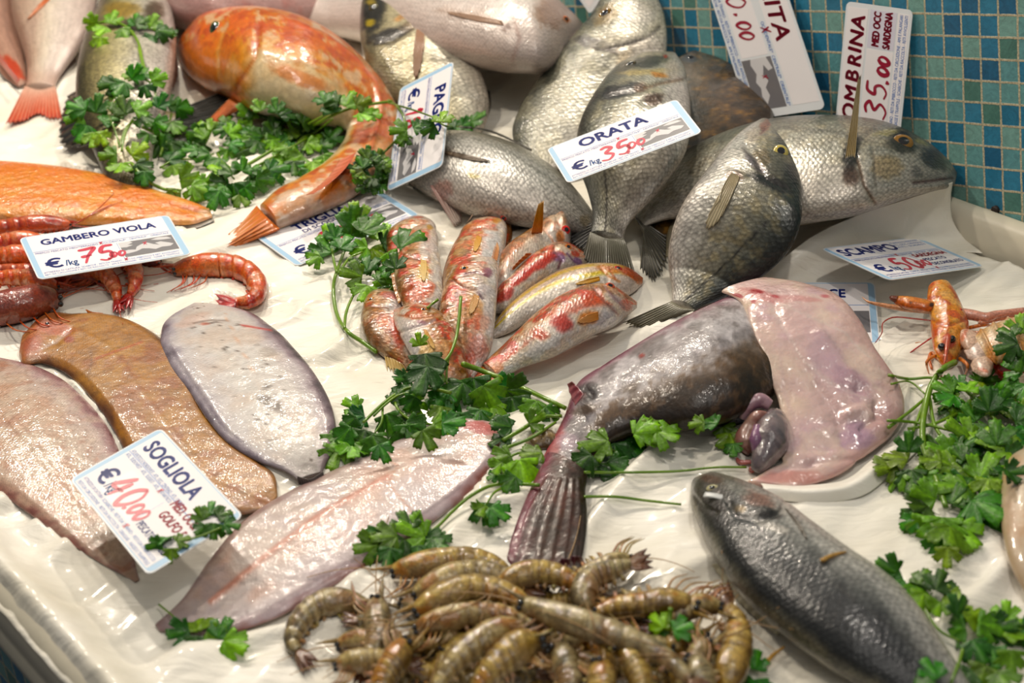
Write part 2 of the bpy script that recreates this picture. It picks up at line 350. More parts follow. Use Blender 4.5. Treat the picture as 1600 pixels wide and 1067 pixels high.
# ================================================================ setting: tiled wall, tray, paper
WH = np.array(WALL_H)
def wall_frame():
    B = np.diag([1/FPX, 1/FPX, 1])@WH; T = np.diag([1, -1, -1.0]); B = T@B
    if B[2, 2] > 0: B = -B
    a1, a2, o = RCW@B[:, 0], RCW@B[:, 1], RCW@B[:, 2]; n = np.cross(a1, a2); n /= np.linalg.norm(n)
    w = P(1555, 332, .035); lam = (n@(w-CAM))/(n@o)
    return CAM+o*lam, a1*lam, a2*lam, n
WO, WA, WB, WN = wall_frame()
if WN@(CAM-WO) < 0: WN = -WN
def on_wall(x, y, off=0.0):
    d = ray(x, y); return CAM+d*((WN@(WO+WN*off-CAM))/(WN@d))
def tile_material(name):
    m = bpy.data.materials.new(name); nt, N, L, b = nodes_of(m)
    uv = N.new('ShaderNodeTexCoord')
    wob = N.new('ShaderNodeTexNoise'); wob.inputs['Scale'].default_value = 1.3; L.new(uv.outputs['UV'], wob.inputs['Vector'])
    ofs = N.new('ShaderNodeVectorMath'); ofs.operation = 'MULTIPLY_ADD'; ofs.inputs[1].default_value = (.06, .06, 0); L.new(wob.outputs['Color'], ofs.inputs[0]); L.new(uv.outputs['UV'], ofs.inputs[2])
    fl = N.new('ShaderNodeVectorMath'); fl.operation = 'FLOOR'; L.new(ofs.outputs[0], fl.inputs[0])
    fr = N.new('ShaderNodeVectorMath'); fr.operation = 'FRACTION'; L.new(ofs.outputs[0], fr.inputs[0])
    wn = N.new('ShaderNodeTexWhiteNoise'); wn.noise_dimensions = '2D'; L.new(fl.outputs[0], wn.inputs['Vector'])
    rp = N.new('ShaderNodeValToRGB'); L.new(wn.outputs['Value'], rp.inputs[0]); rp.color_ramp.interpolation = 'CONSTANT'
    pal = [(0, (40, 112, 142)), (.14, (48, 122, 152)), (.3, (92, 146, 150)), (.45, (114, 158, 150)), (.58, (42, 116, 148)), (.7, (74, 120, 110)), (.8, (98, 150, 150)), (.92, (34, 96, 130))]
    els = rp.color_ramp.elements
    while len(els) < len(pal): els.new(.5)
    for e_, (p_, c_) in zip(els, pal): e_.position = p_; e_.color = (*lin(c_), 1)
    # swirls in the glass
    nz = N.new('ShaderNodeTexNoise'); nz.inputs['Scale'].default_value = 2.2; nz.inputs['Detail'].default_value = 5; nz.inputs['Distortion'].default_value = 1.8; L.new(uv.outputs['UV'], nz.inputs['Vector'])
    gr = N.new('ShaderNodeTexNoise'); gr.inputs['Scale'].default_value = 30; gr.inputs['Detail'].default_value = 3; L.new(uv.outputs['UV'], gr.inputs['Vector'])
    ad = N.new('ShaderNodeMath'); ad.operation = 'ADD'; L.new(nz.outputs[0], ad.inputs[0]); L.new(gr.outputs[0], ad.inputs[1])
    mr = N.new('ShaderNodeMapRange'); mr.inputs[1].default_value = .7; mr.inputs[2].default_value = 1.3; mr.inputs[3].default_value = .72; mr.inputs[4].default_value = 1.3; L.new(ad.outputs[0], mr.inputs[0])
    mu = N.new('ShaderNodeMix'); mu.data_type = 'RGBA'; mu.blend_type = 'MULTIPLY'; mu.inputs['Factor'].default_value = 1; L.new(rp.outputs[0], mu.inputs['A']); L.new(mr.outputs[0], mu.inputs['B'])
    sx = N.new('ShaderNodeSeparateXYZ'); L.new(fr.outputs[0], sx.inputs[0])
    def edge(o):
        a = N.new('ShaderNodeMath'); a.operation = 'SUBTRACT'; L.new(o, a.inputs[0]); a.inputs[1].default_value = .5
        c = N.new('ShaderNodeMath'); c.operation = 'ABSOLUTE'; L.new(a.outputs[0], c.inputs[0]); return c.outputs[0]
    mx = N.new('ShaderNodeMath'); mx.operation = 'MAXIMUM'; L.new(edge(sx.outputs[0]), mx.inputs[0]); L.new(edge(sx.outputs[1]), mx.inputs[1])
    jn = N.new('ShaderNodeTexNoise'); jn.inputs['Scale'].default_value = 9; L.new(uv.outputs['UV'], jn.inputs['Vector'])
    jm = N.new('ShaderNodeMath'); jm.operation = 'MULTIPLY_ADD'; jm.inputs[1].default_value = .05; L.new(jn.outputs[0], jm.inputs[0]); L.new(mx.outputs[0], jm.inputs[2])
    gm = N.new('ShaderNodeMapRange'); gm.inputs[1].default_value = .466; gm.inputs[2].default_value = .482; L.new(jm.outputs[0], gm.inputs[0])
    gc = N.new('ShaderNodeValToRGB'); L.new(jn.outputs[0], gc.inputs[0]); gc.color_ramp.elements[0].position = .3; gc.color_ramp.elements[0].color = (*lin((150, 138, 112)), 1); gc.color_ramp.elements[1].position = .7; gc.color_ramp.elements[1].color = (*lin((205, 196, 165)), 1)
    fm = N.new('ShaderNodeMix'); fm.data_type = 'RGBA'; L.new(gm.outputs[0], fm.inputs['Factor']); L.new(mu.outputs['Result'], fm.inputs['A']); L.new(gc.outputs[0], fm.inputs['B'])
    L.new(fm.outputs['Result'], b.inputs['Base Color'])
    rr = N.new('ShaderNodeMapRange'); rr.inputs[3].default_value = .3; rr.inputs[4].default_value = .85; L.new(gm.outputs[0], rr.inputs[0]); L.new(rr.outputs[0], b.inputs['Roughness'])
    bp = N.new('ShaderNodeBump'); bp.invert = True; bp.inputs['Strength'].default_value = .4; bp.inputs['Distance'].default_value = .002; L.new(gm.outputs[0], bp.inputs['Height']); L.new(bp.outputs[0], b.inputs['Normal'])
    return m
TILE = tile_material('glass_mosaic')
# back wall: slab, front face lies in the fitted plane; u along tile columns, v down the rows
c0, c1, r0, r1 = -58, 26, -14, 22
corn = [WO+WA*c+WB*r for c, r in ((c0, r0), (c1, r0), (c1, r1), (c0, r1))]
V = corn+[p-WN*.05 for p in corn]
o = mesh_obj('wall_back', V, [(0, 1, 2, 3), (7, 6, 5, 4), (0, 4, 5, 1), (1, 5, 6, 2), (2, 6, 7, 3), (3, 7, 4, 0)], TILE, uv=[(c0, r0), (c1, r0), (c1, r1), (c0, r1)]*2, smooth=False, reg=False)
tag(o, 'wall of small blue and green glass mosaic tiles behind the counter', 'wall', kind='structure')
WALLTREE = [BVHTree.FromPolygons([tuple(v) for v in V], [(0, 1, 2, 3)])]
# fixing screw in the tiles
q = on_wall(1556.5, 327.5); s = root('wall_screw', 'dark rusty screw head in the blue tiles above the rim', 'screw', q)
Vt, Ft = tube([q-WN*.002, q+WN*.003, q+WN*.0045], [.0048, .0048, .003], 14)
mesh_obj('screw_head', Vt, Ft, plain('rusty_iron', (38, 26, 20), .6), s, reg=False)

TD = np.array([-.62, .785, 0]); TD /= np.linalg.norm(TD); TE = np.array([TD[1], -TD[0], 0])   # along the counter / towards the wall
def te(p): return float(TE@p)
def tdc(p): return float(TD@p)
E_FRONT = te(P(60, 955, .02)); E_BACK = te(P(1555, 391, 0))
PLASTIC = plain('cream_plastic', (214, 206, 184), .38, .25, nb=(14, .12))
def extrude(name, prof, d0, d1, mat, parent=None, n=40, wob=0.0, uvs=None):
    V = np.zeros((n, len(prof), 3))
    for i, d in enumerate(np.linspace(d0, d1, n)):
        for j, (a, z) in enumerate(prof): V[i, j] = TD*d+TE*a+np.array([0, 0, z])
    F = grid_faces(n, len(prof), True); F.append(tuple(range(len(prof)-1, -1, -1))); F.append(tuple(range((n-1)*len(prof), n*len(prof))))
    return mesh_obj(name, V.reshape(-1, 3), F, mat, parent, reg=False)
def arc(cx, cz, rx, rz, a0, a1, n=10): return [(cx+rx*math.cos(math.radians(a0+(a1-a0)*i/(n-1))), cz+rz*math.sin(math.radians(a0+(a1-a0)*i/(n-1)))) for i in range(n)]
D0, D1 = -1.15, 1.45
tray = root('display_tray', 'cream plastic fish tray lined with white paper', 'tray', TD*.15+TE*(E_FRONT+.05)+np.array([0, 0, -.06]))
def e_wall(d, z=0.0): return (WN@WO-d*(WN@TD)-z*WN[2])/(WN@TE)
V = [TD*d+TE*a+np.array([0, 0, z]) for z in (-.016, -.034) for d, a in ((D0, E_FRONT), (D1, E_FRONT), (D1, e_wall(D1)-.03), (D0, e_wall(D0)-.03))]
mesh_obj('tray_base', V, [(0, 1, 2, 3), (7, 6, 5, 4), (0, 4, 5, 1), (1, 5, 6, 2), (2, 6, 7, 3), (3, 7, 4, 0)], PLASTIC, tray, smooth=False, reg=False)
prof = arc(E_FRONT, -.002, .023, .024, 20, 180, 12)+[(E_FRONT-.0235, -.010), (E_FRONT-.0215, -.013), (E_FRONT-.0235, -.016), (E_FRONT-.0275, -.022), (E_FRONT-.0275, -.030), (E_FRONT-.024, -.034), (E_FRONT+.02, -.034)]
extrude('front_rim', prof, D0, D1, PLASTIC, tray, 60)
# rim along the wall: follows the two points seen on the tiles
qa, qb = on_wall(1505, 314.5), on_wall(1600, 348.5); rd = (qb-qa)/np.linalg.norm(qb-qa); wn = WN-(WN@rd)*rd; wn /= np.linalg.norm(wn); up = np.cross(rd, wn); up = up if up[2] > 0 else -up
prof = [(0, .0015), (.004, .003), (.010, .002), (.016, -.001), (.0195, -.006), (.021, -.014), (.022, -.026), (.023, -.040), (.024, -.06), (.0, -.06)]
n = 30; Vr = np.zeros((n, len(prof), 3))
for i, g in enumerate(np.linspace(-.14, .45, n)):
    for j, (a, z) in enumerate(prof): Vr[i, j] = qa+rd*g+wn*(a*1.05+.0015)+up*z
F = grid_faces(n, len(prof), True)+[tuple(range(len(prof)-1, -1, -1)), tuple(range((n-1)*len(prof), n*len(prof)))]
mesh_obj('back_rim', Vr.reshape(-1, 3), F, PLASTIC, tray, reg=False)
# tiled front of the counter
fa = E_FRONT-.021
V = [TD*d+TE*a+np.array([0, 0, z]) for d, a, z in ((D0, fa, -.035), (D1, fa, -.035), (D1, fa, -.75), (D0, fa, -.75), (D0, fa+.06, -.035), (D1, fa+.06, -.035), (D1, fa+.06, -.75), (D0, fa+.06, -.75))]
uvf = [(d/.0243, z/.0243) for d, z in ((D0, -.035), (D1, -.035), (D1, -.75), (D0, -.75))]*2
o = mesh_obj('wall_front', V, [(0, 1, 2, 3), (7, 6, 5, 4), (0, 4, 5, 1), (1, 5, 6, 2), (2, 6, 7, 3), (3, 7, 4, 0)], TILE, uv=uvf, smooth=False, reg=False)
tag(o, 'blue mosaic tile front of the counter below the tray rim', 'wall', kind='structure')

# ---- wet white paper
def paper_mat(name, rgb, rough, coat):
    m = bpy.data.materials.new(name); nt, N, L, b = nodes_of(m); tc = N.new('ShaderNodeTexCoord')
    nz = N.new('ShaderNodeTexNoise'); nz.inputs['Scale'].default_value = 9; nz.inputs['Detail'].default_value = 5; L.new(tc.outputs['Object'], nz.inputs['Vector'])
    rp = N.new('ShaderNodeValToRGB'); L.new(nz.outputs[0], rp.inputs[0])
    rp.color_ramp.elements[0].position = .32; rp.color_ramp.elements[0].color = (*lin(np.array(rgb)*np.array([.94, .93, .9])), 1); rp.color_ramp.elements[1].position = .62; rp.color_ramp.elements[1].color = (*lin(rgb), 1)
    L.new(rp.outputs[0], b.inputs['Base Color'])
    r2 = N.new('ShaderNodeMapRange'); r2.inputs[1].default_value = .35; r2.inputs[2].default_value = .65; r2.inputs[3].default_value = rough-.12; r2.inputs[4].default_value = rough+.15
    n2 = N.new('ShaderNodeTexNoise'); n2.inputs['Scale'].default_value = 14; L.new(tc.outputs['Object'], n2.inputs['Vector']); L.new(n2.outputs[0], r2.inputs[0]); L.new(r2.outputs[0], b.inputs['Roughness'])
    mp = N.new('ShaderNodeMapping'); mp.inputs['Rotation'].default_value = (0, 0, .9); mp.inputs['Scale'].default_value = (1, 3.2, 1); L.new(tc.outputs['Object'], mp.inputs[0])
    n3 = N.new('ShaderNodeTexNoise'); n3.inputs['Scale'].default_value = 16; n3.inputs['Detail'].default_value = 6; n3.inputs['Distortion'].default_value = .7; L.new(mp.outputs[0], n3.inputs['Vector'])
    bp = N.new('ShaderNodeBump'); bp.inputs['Strength'].default_value = .35; bp.inputs['Distance'].default_value = .012; L.new(n3.outputs[0], bp.inputs['Height']); L.new(bp.outputs[0], b.inputs['Normal'])
    b.inputs['Coat Weight'].default_value = coat; b.inputs['Coat Roughness'].default_value = .12
    return m
PAPER = paper_mat('wet_paper', (243, 239, 228), .46, .3)
def wrinkle(X, Y, seed=0):
    A = X*.78+Y*.62; B = -X*.62+Y*.78
    W = fbm(np.stack([A*3, B*3, 0*A+seed], -1), 1.5, 3, 9+seed)
    n1 = 1-np.abs(2*fbm(np.stack([A*4.5+W*1.2, B*13+W*2, 0*A+.3], -1), 1, 2, 3+seed)-1)
    n2 = 1-np.abs(2*fbm(np.stack([A*9+W*3, B*22, 0*A+.7], -1), 1, 2, 23+seed)-1)
    return .0085*sstep(.70, 1, n1)**1.3+.0042*sstep(.74, 1, n2)+.006*(W-.5)
ea, eb = E_FRONT-.0215, E_BACK+.012
nu, nvv = 460, 330; U, Vv = np.meshgrid(np.linspace(-.95, 1.25, nu), np.linspace(0, 1, nvv), indexing='ij')
Vv = ea+(e_wall(U)-.034-ea)*Vv
X = TD[0]*U+TE[0]*Vv; Y = TD[1]*U+TE[1]*Vv
lip = (1-sstep(E_FRONT-.02, E_FRONT+.055, Vv))
Z = wrinkle(X, Y)*(1-.7*sstep(0, .6, lip))-.001+.030*sstep(0, .8, lip)-.016*sstep(.80, 1, lip)**1.5
WALLD = (np.stack([X, Y, 0*X], -1)-WO)@WN
_tr = tdc(P(1490, 300, 0)); Z = Z+.05*(1-sstep(.04, .17, WALLD))*sstep(_tr-.02, _tr+.07, U)
PTREE = BVHTree.FromPolygons([tuple(v) for v in np.stack([X, Y, Z], -1).reshape(-1, 3)[:]], [f for f in grid_faces(nu, nvv)]); REG.append(PTREE)
def gp(pts, z): return [P(x, y, zz) for (x, y), zz in zip(pts, np.broadcast_to(z, (len(pts),)))]
def sheet_from_rows(name, rows, n, m, parent=None, mat=None, th=.0006, nzs=0.0, label=None):
    """rows: list of polylines of (x,y,z) pixel+height, lofted into one cloth-like sheet"""
    R = np.array([spline([np.r_[P(x, y, z)] for x, y, z in r], m) for r in rows])
    G = np.stack([spline(R[:, j], n) for j in range(m)], 1)
    if nzs: G = G+np.array([0, 0, 1.0])*((fbm(G, 26, 3, 4)-.5)*nzs)[..., None]
    Vs, F = sheet(G, th); return mesh_obj(name, Vs, F, mat or PAPER, parent)
# ================================================================ fish
def sp(**k): return k
BREAM = [(-1, (46, 48, 44)), (-.82, (76, 78, 68)), (-.5, (132, 131, 116)), (-.1, (172, 169, 154)), (.4, (202, 199, 187)), (.75, (224, 217, 206)), (1, (222, 213, 200))]
def flip(r): return [(-a, c) for a, c in reversed(r)]
def lat(x, y, z=None): return (x, y)

# --- turbot: dark brown flatfish under the breams, leaning on the wall
r = root('turbot', 'dark brown flatfish half hidden behind the gilt-head breams, against the tiles', 'fish', P(1130, 200, 0))
loft('body', [((1058, 92), (1086, 79)), ((1050, 140), (1150, 100)), ((1040, 190), (1196, 140)), ((1026, 240), (1210, 190)), ((1010, 290), (1180, 250)), ((1004, 335), (1110, 320)), ((1012, 368), (1064, 372))], skin('turbot_skin', .38, 0, .6, .12, nb=(420, .5), nb2=(120, .4), speck=(160, .45)),
     sp(ramp=[(-1, (52, 40, 24)), (0, (84, 62, 36)), (1, (60, 44, 26))], mottle=[((150, 112, 60), 120, .6, .05, .7, None), ((34, 26, 18), 60, .56, .1, .6, None)], blobs=[(1078, 92, 14, 7, 10, (36, 44, 60), .8), (1083, 118, 18, 8, 30, (118, 98, 78), .6)], under=(150, 140, 120)), r, k=.12, z0=[.078, .062, .045, .028, .012, .004], e=(1, .8))
eye(r, 1079, 90, 5, (60, 62, 70), pr=.7)

# --- gilt-head bream lying along the wall, head right
r = root('gilthead_bream', 'gilt-head bream lying along the tiled wall, head right, pectoral fin standing up', 'fish', P(1250, 340, 0))
st = [((992, 340), (1006, 354)), ((1012, 300), (1042, 342)), ((1052, 248), (1100, 338)), ((1115, 210), (1170, 346)), ((1190, 185), (1225, 350)), ((1270, 177), (1280, 344)), ((1335, 180), (1345, 333)), ((1390, 192), (1400, 315)), ((1435, 213), (1440, 303)), ((1468, 236), (1466, 297)), ((1487, 256), (1482, 293)), ((1496, 270), (1491, 287))]
dots = [(1330, 240, 14, 40, 8, (30, 26, 22), .9), (1330, 275, 16, 18, 0, (74, 52, 40), .75)]
loft('body', st, MAT['silver'], sp(ramp=BREAM, under=(225, 216, 204), wob=.5, mottle=[((116, 110, 96), 150, .56, .08, .5, (-1, .3)), ((214, 196, 160), 70, .6, .1, .35, (-.4, .6))],
     along=[((112, 104, 92), .74, .92, .35)],
     blobs=dots+[(1411, 222, 27, 20, 0, (44, 40, 36), .9), (1385, 262, 28, 22, 0, (176, 150, 108), .6), (1460, 250, 26, 17, 35, (56, 54, 52), .85), (1432, 270, 12, 10, 0, (110, 104, 100), .6), (1385, 207, 24, 5, -10, (196, 186, 130), .8), (1440, 222, 14, 4, 22, (186, 178, 120), .8), (1420, 296, 60, 12, -10, (232, 222, 210), .7)],
     lines=[([(1340, 250), (1350, 290), (1367, 318)], 2.5, (98, 72, 54), .8), ([(1364, 232), (1368, 290)], 2.2, (120, 110, 96), .6), ([(1226, 200), (1290, 203), (1322, 210)], 2, (96, 92, 82), .5), ([(1428, 286), (1455, 283), (1488, 278)], 2.6, (92, 62, 60), .85)]), r, k=.36, z0=[.014, .016, .024, .036, .048, .058, .062, .06], ns=240, nv=110,
     grooves=[([(1338, 240), (1350, 290), (1367, 318)], 3.5, -.0016), ([(1364, 232), (1368, 290)], 3, -.0008), ([(1428, 287), (1455, 284), (1490, 279)], 3, -.0022), ([(1424, 276), (1450, 270), (1485, 268)], 6, .002), ([(1425, 292), (1455, 291), (1482, 288)], 4, .0012), ([(1400, 240), (1425, 240)], 6, -.0008)])
eye(r, 1411, 222, 15, (150, 110, 56), (14, 12, 12), .5, (1.15, .95), rim=(40, 34, 30))
fin('pectoral_fin', [(1318, 268), (1334, 268)], [(1339, 122), (1348, 110)], hz(1326, 268)-.002, .165, r, (150, 128, 84), (206, 192, 150), rays=5, n=30, ragged=.1, rayc=(120, 100, 64), taper=.6, th=.0005)
fin('tail_fin', [(992, 338), (1000, 350), (1007, 357)], [(1046, 372), (1046, 402), (1022, 442), (1000, 424)], .024, .006, r, (96, 94, 88), (52, 50, 44), rays=16, ragged=.1, rayc=(140, 132, 110))
fin('anal_fin', [(1190, 347), (1240, 346), (1300, 340)], [(1190, 352), (1245, 352), (1302, 343)], .06, .058, r, (200, 186, 160), (180, 160, 130), n=30)

# --- upper bream, head off the top edge
r = root('gilthead_bream', 'gilt-head bream with its head at the top edge beside the tiles', 'fish', P(890, 180, 0))
st = [((986, -58), (1002, -52)), ((950, -20), (1022, -14)), ((922, 26), (1039, 30)), ((893, 60), (1040, 82)), ((862, 98), (1022, 118)), ((834, 134), (985, 160)), ((808, 176), (945, 205)), ((800, 212), (905, 240)), ((812, 245), (868, 265)), ((828, 268), (850, 280))]
loft('body', st, MAT['silver'], sp(ramp=BREAM, under=(225, 216, 204), wob=.3, mottle=[((196, 188, 160), 60, .55, .12, .4, None)],
     blobs=[(928, 68, 34, 10, 14, (38, 34, 30), .9), (955, 78, 14, 7, 20, (50, 40, 34), .8), (948, 22, 26, 14, -40, (120, 96, 50), .7), (975, 60, 60, 14, -10, (226, 218, 200), .6), (995, 20, 30, 24, 0, (236, 228, 218), .7), (990, 78, 36, 20, 0, (234, 224, 210), .8), (975, 100, 14, 30, 10, (214, 196, 168), .7)],
     lines=[([(950, 75), (985, 66), (1015, 58), (1032, 42)], 2.4, (50, 44, 40), .9)]), r, k=.32, z0=[.13, .112, .084, .058, .038, .022, .01, .004], ns=200, nv=96,
     grooves=[([(930, 78), (960, 74), (1000, 64), (1032, 42)], 4, -.002), ([(955, 84), (985, 80)], 5, .0015), ([(955, 90), (950, 110)], 4, -.0015)])
eye(r, 945, 21, 10, (150, 112, 52), pr=.55, squash=(1.2, .7), ang=.7, rim=(60, 48, 30))

# --- middle bream carrying the sign
r = root('gilthead_bream', 'gilt-head bream hanging tail down in the middle with a price sign on it', 'fish', P(960, 370, 0))
st = [((1042, 82), (1056, 84)), ((1004, 87), (1068, 104)), ((968, 102), (1075, 132)), ((944, 124), (1078, 165)), ((924, 152), (1078, 200)), ((906, 186), (1068, 240)), ((898, 222), (1044, 277)), ((904, 262), (1013, 314)), ((918, 302), (988, 342)), ((925, 336), (976, 364)), ((922, 366), (975, 376))]
loft('body', st, MAT['silver'], sp(ramp=BREAM, under=(228, 220, 208), wob=.3, mottle=[((206, 194, 156), 60, .55, .12, .45, (-.7, .4))],
     blobs=[(966, 142, 42, 12, -12, (30, 26, 24), .95), (1000, 136, 12, 8, 0, (110, 80, 60), .8), (1010, 96, 36, 10, -8, (44, 42, 34), .85), (976, 106, 20, 8, -30, (70, 66, 50), .8), (1010, 112, 50, 5, -4, (206, 186, 130), .8), (1032, 117, 16, 5, 5, (214, 142, 60), .9), (1040, 88, 4, 3, 0, (190, 60, 40), .8), (1022, 155, 17, 10, -5, (92, 70, 56), .9), (1055, 150, 20, 30, 0, (238, 230, 222), .8), (1050, 110, 16, 16, 0, (226, 212, 196), .7)],
     lines=[([(996, 140), (1030, 130), (1068, 124)], 2.2, (120, 88, 60), .8), ([(944, 262), (948, 300), (948, 330), (944, 372)], 1.4, (60, 56, 50), .9)]), r, k=.36, z0=[.085, .08, .072, .058, .044, .028, .014], ns=240, nv=110,
     grooves=[([(950, 150), (996, 141), (1030, 130), (1072, 124)], 4, -.002), ([(1006, 150), (1040, 146)], 5, .002), ([(1004, 160), (1030, 165)], 5, -.002), ([(1000, 104), (1055, 100)], 4, -.001)])
eye(r, 985, 100, 7, (96, 86, 60), pr=.6, squash=(1.4, .6), ang=.4, rim=(40, 38, 34))
fin('tail_fin', [(922, 362), (948, 372), (975, 372)], [(910, 405), (935, 428), (960, 432), (996, 440)], [.03, .034, .03], .016, r, (150, 148, 134), (70, 66, 52), rays=20, ragged=.08, rayc=(56, 52, 40), amp=.0012)
fin('anal_fin', [(1000, 322), (1030, 298), (1056, 268)], [(1004, 326), (1036, 300), (1061, 270)], .022, .016, r, (170, 166, 150), (120, 116, 104), n=30)

# --- bream in front, head up
r = root('gilthead_bream', 'gilt-head bream with round yellow eye, head up and belly to the left, nearest the wet squid flap', 'fish', P(1130, 420, 0))
r['label'] = 'gilt-head bream with a round yellow eye, head up, in front of the other breams'
st = [((1186, 188), (1200, 186)), ((1172, 197), (1214, 197)), ((1150, 214), (1234, 226)), ((1127, 238), (1246, 262)), ((1103, 268), (1252, 302)), ((1080, 298), (1251, 340)), ((1060, 330), (1240, 374)), ((1048, 364), (1218, 404)), ((1043, 400), (1180, 434)), ((1046, 432), (1138, 458)), ((1050, 456), (1104, 474)), ((1050, 472), (1085, 484))]
loft('body', st, MAT['silver'], sp(ramp=flip([(-1, (44, 48, 46)), (-.75, (80, 84, 78)), (-.35, (142, 140, 124)), (.1, (176, 172, 158)), (.5, (214, 211, 202)), (.8, (234, 229, 222)), (1, (226, 216, 204))]), under=(220, 210, 196), wob=.35, mottle=[((196, 180, 136), 110, .57, .08, .45, (-.2, .8))],
     blobs=[(1216, 262, 34, 22, 40, (96, 92, 82), .7), (1205, 285, 44, 11, 24, (28, 26, 24), .95), (1237, 275, 14, 24, 10, (44, 44, 42), .8), (1190, 245, 18, 14, 40, (116, 96, 60), .7), (1196, 196, 8, 12, 40, (150, 96, 76), .85), (1176, 212, 12, 16, 40, (224, 210, 190), .7), (1180, 255, 22, 8, 40, (90, 80, 96), .6), (1222, 215, 10, 14, 50, (92, 88, 80), .7), (1150, 275, 14, 9, 10, (120, 94, 78), .8), (1145, 250, 18, 24, 40, (236, 230, 220), .7)],
     lines=[([(1218, 296), (1213, 322), (1200, 345), (1170, 376), (1130, 416), (1066, 474)], 1.3, (40, 38, 36), .95), ([(1160, 232), (1178, 250), (1186, 272)], 2, (76, 66, 60), .7), ([(1188, 208), (1196, 200)], 1.6, (110, 60, 52), .8)]), r, k=.38, z0=[.098, .094, .084, .068, .046, .026, .01, .004], ns=250, nv=116,
     grooves=[([(1165, 225), (1184, 252), (1196, 278), (1232, 296)], 4.5, -.0022), ([(1178, 226), (1200, 256)], 4, -.001), ([(1180, 214), (1196, 200)], 3, -.0016), ([(1140, 268), (1162, 276)], 4, .0014)])
eye(r, 1220, 237, 12.5, (214, 196, 120), (14, 14, 22), .48, (1, 1.08), rim=(120, 110, 70), depth=.42)
fin('pectoral_fin', [(1138, 268), (1150, 272), (1160, 278)], [(1050, 368), (1094, 366), (1166, 312)], hz(1150, 275)+.002, hz(1096, 340)+.003, r, (186, 172, 140), (206, 196, 168), rays=9, n=44, ragged=.05, rayc=(140, 122, 88), drape=.0008, taper=.45)
fin('tail_fin', [(1050, 470), (1066, 480), (1086, 484)], [(972, 505), (1000, 512), (1040, 500)], .016, .004, r, (150, 146, 128), (120, 112, 88), rays=12, rayc=(90, 84, 64))
fin('anal_fin', [(1060, 332), (1048, 366), (1044, 400)], [(1056, 330), (1042, 366), (1040, 402)], .016, .012, r, (190, 180, 160), (150, 140, 112), n=30)
fin('pelvic_fin', [(1100, 268), (1086, 292), (1076, 306)], [(1092, 272), (1076, 298), (1070, 316)], .03, .024, r, (210, 190, 150), (180, 150, 110), n=24)

# --- bream lying across, head left
r = root('gilthead_bream', 'silver bream lying across the middle, head left, tail under the red mullets', 'fish', P(760, 350, 0))
st = [((610, 250), (613, 262)), ((620, 232), (630, 278)), ((642, 216), (655, 296)), ((676, 205), (690, 316)), ((715, 202), (726, 332)), ((756, 207), (764, 343)), ((798, 220), (804, 351)), ((840, 243), (846, 358)), ((878, 272), (884, 363)), ((908, 304), (906, 367)), ((930, 334), (922, 368)), ((940, 350), (934, 366))]
loft('body', st, MAT['silver'], sp(ramp=[(-1, (70, 70, 62)), (-.8, (112, 110, 98)), (-.45, (140, 138, 124)), (-.1, (186, 184, 176)), (.35, (222, 219, 212)), (.8, (236, 230, 222)), (1, (222, 212, 202))], under=(214, 204, 194), wob=.3,
     blobs=[(690, 236, 40, 10, 14, (70, 58, 46), .6), (640, 240, 22, 14, -30, (190, 184, 172), .6), (665, 250, 40, 12, 8, (232, 228, 220), .6), (690, 298, 18, 20, 50, (196, 150, 140), .7), (740, 274, 12, 4, 10, (190, 170, 90), .6), (915, 345, 10, 12, 0, (170, 150, 110), .5)],
     lines=[([(640, 216), (655, 240), (650, 282)], 2, (140, 130, 120), .6), ([(740, 216), (800, 240), (860, 280), (915, 335)], 1.6, (110, 108, 98), .5), ([(616, 270), (632, 274)], 1.6, (90, 70, 66), .8)]), r, k=.46, z0=.0, ns=240, nv=110,
     grooves=[([(650, 214), (664, 240), (660, 276), (648, 292)], 4, -.0016), ([(612, 268), (636, 274)], 2.5, -.0014), ([(640, 232), (650, 262)], 4, -.0007)])
fin('pectoral_fin', [(682, 232), (690, 236), (696, 242)], [(756, 246), (768, 252), (756, 258)], hz(690, 236)+.001, hz(752, 250)+.002, r, (120, 100, 80), (176, 164, 146), rays=9, n=36, rayc=(70, 54, 40), drape=.0008, taper=.1)
fin('pelvic_fin', [(672, 290), (690, 286), (700, 300)], [(712, 356), (722, 350), (722, 340)], [hz(674, 290)+.002]*2+[hz(700, 300)], .006, r, (196, 156, 148), (206, 198, 186), rays=8, n=30, rayc=(170, 130, 124))
fin('tail_fin', [(932, 345), (938, 356), (932, 366)], [(880, 362), (890, 380), (930, 398)], .022, .01, r, (70, 66, 60), (40, 38, 34), rays=10)
fin('dorsal_fin', [(655, 210), (700, 201), (760, 205), (830, 236)], [(660, 206), (702, 198), (762, 202), (832, 233)], .03, .034, r, (80, 76, 66), (60, 58, 50), n=50, rays=18)

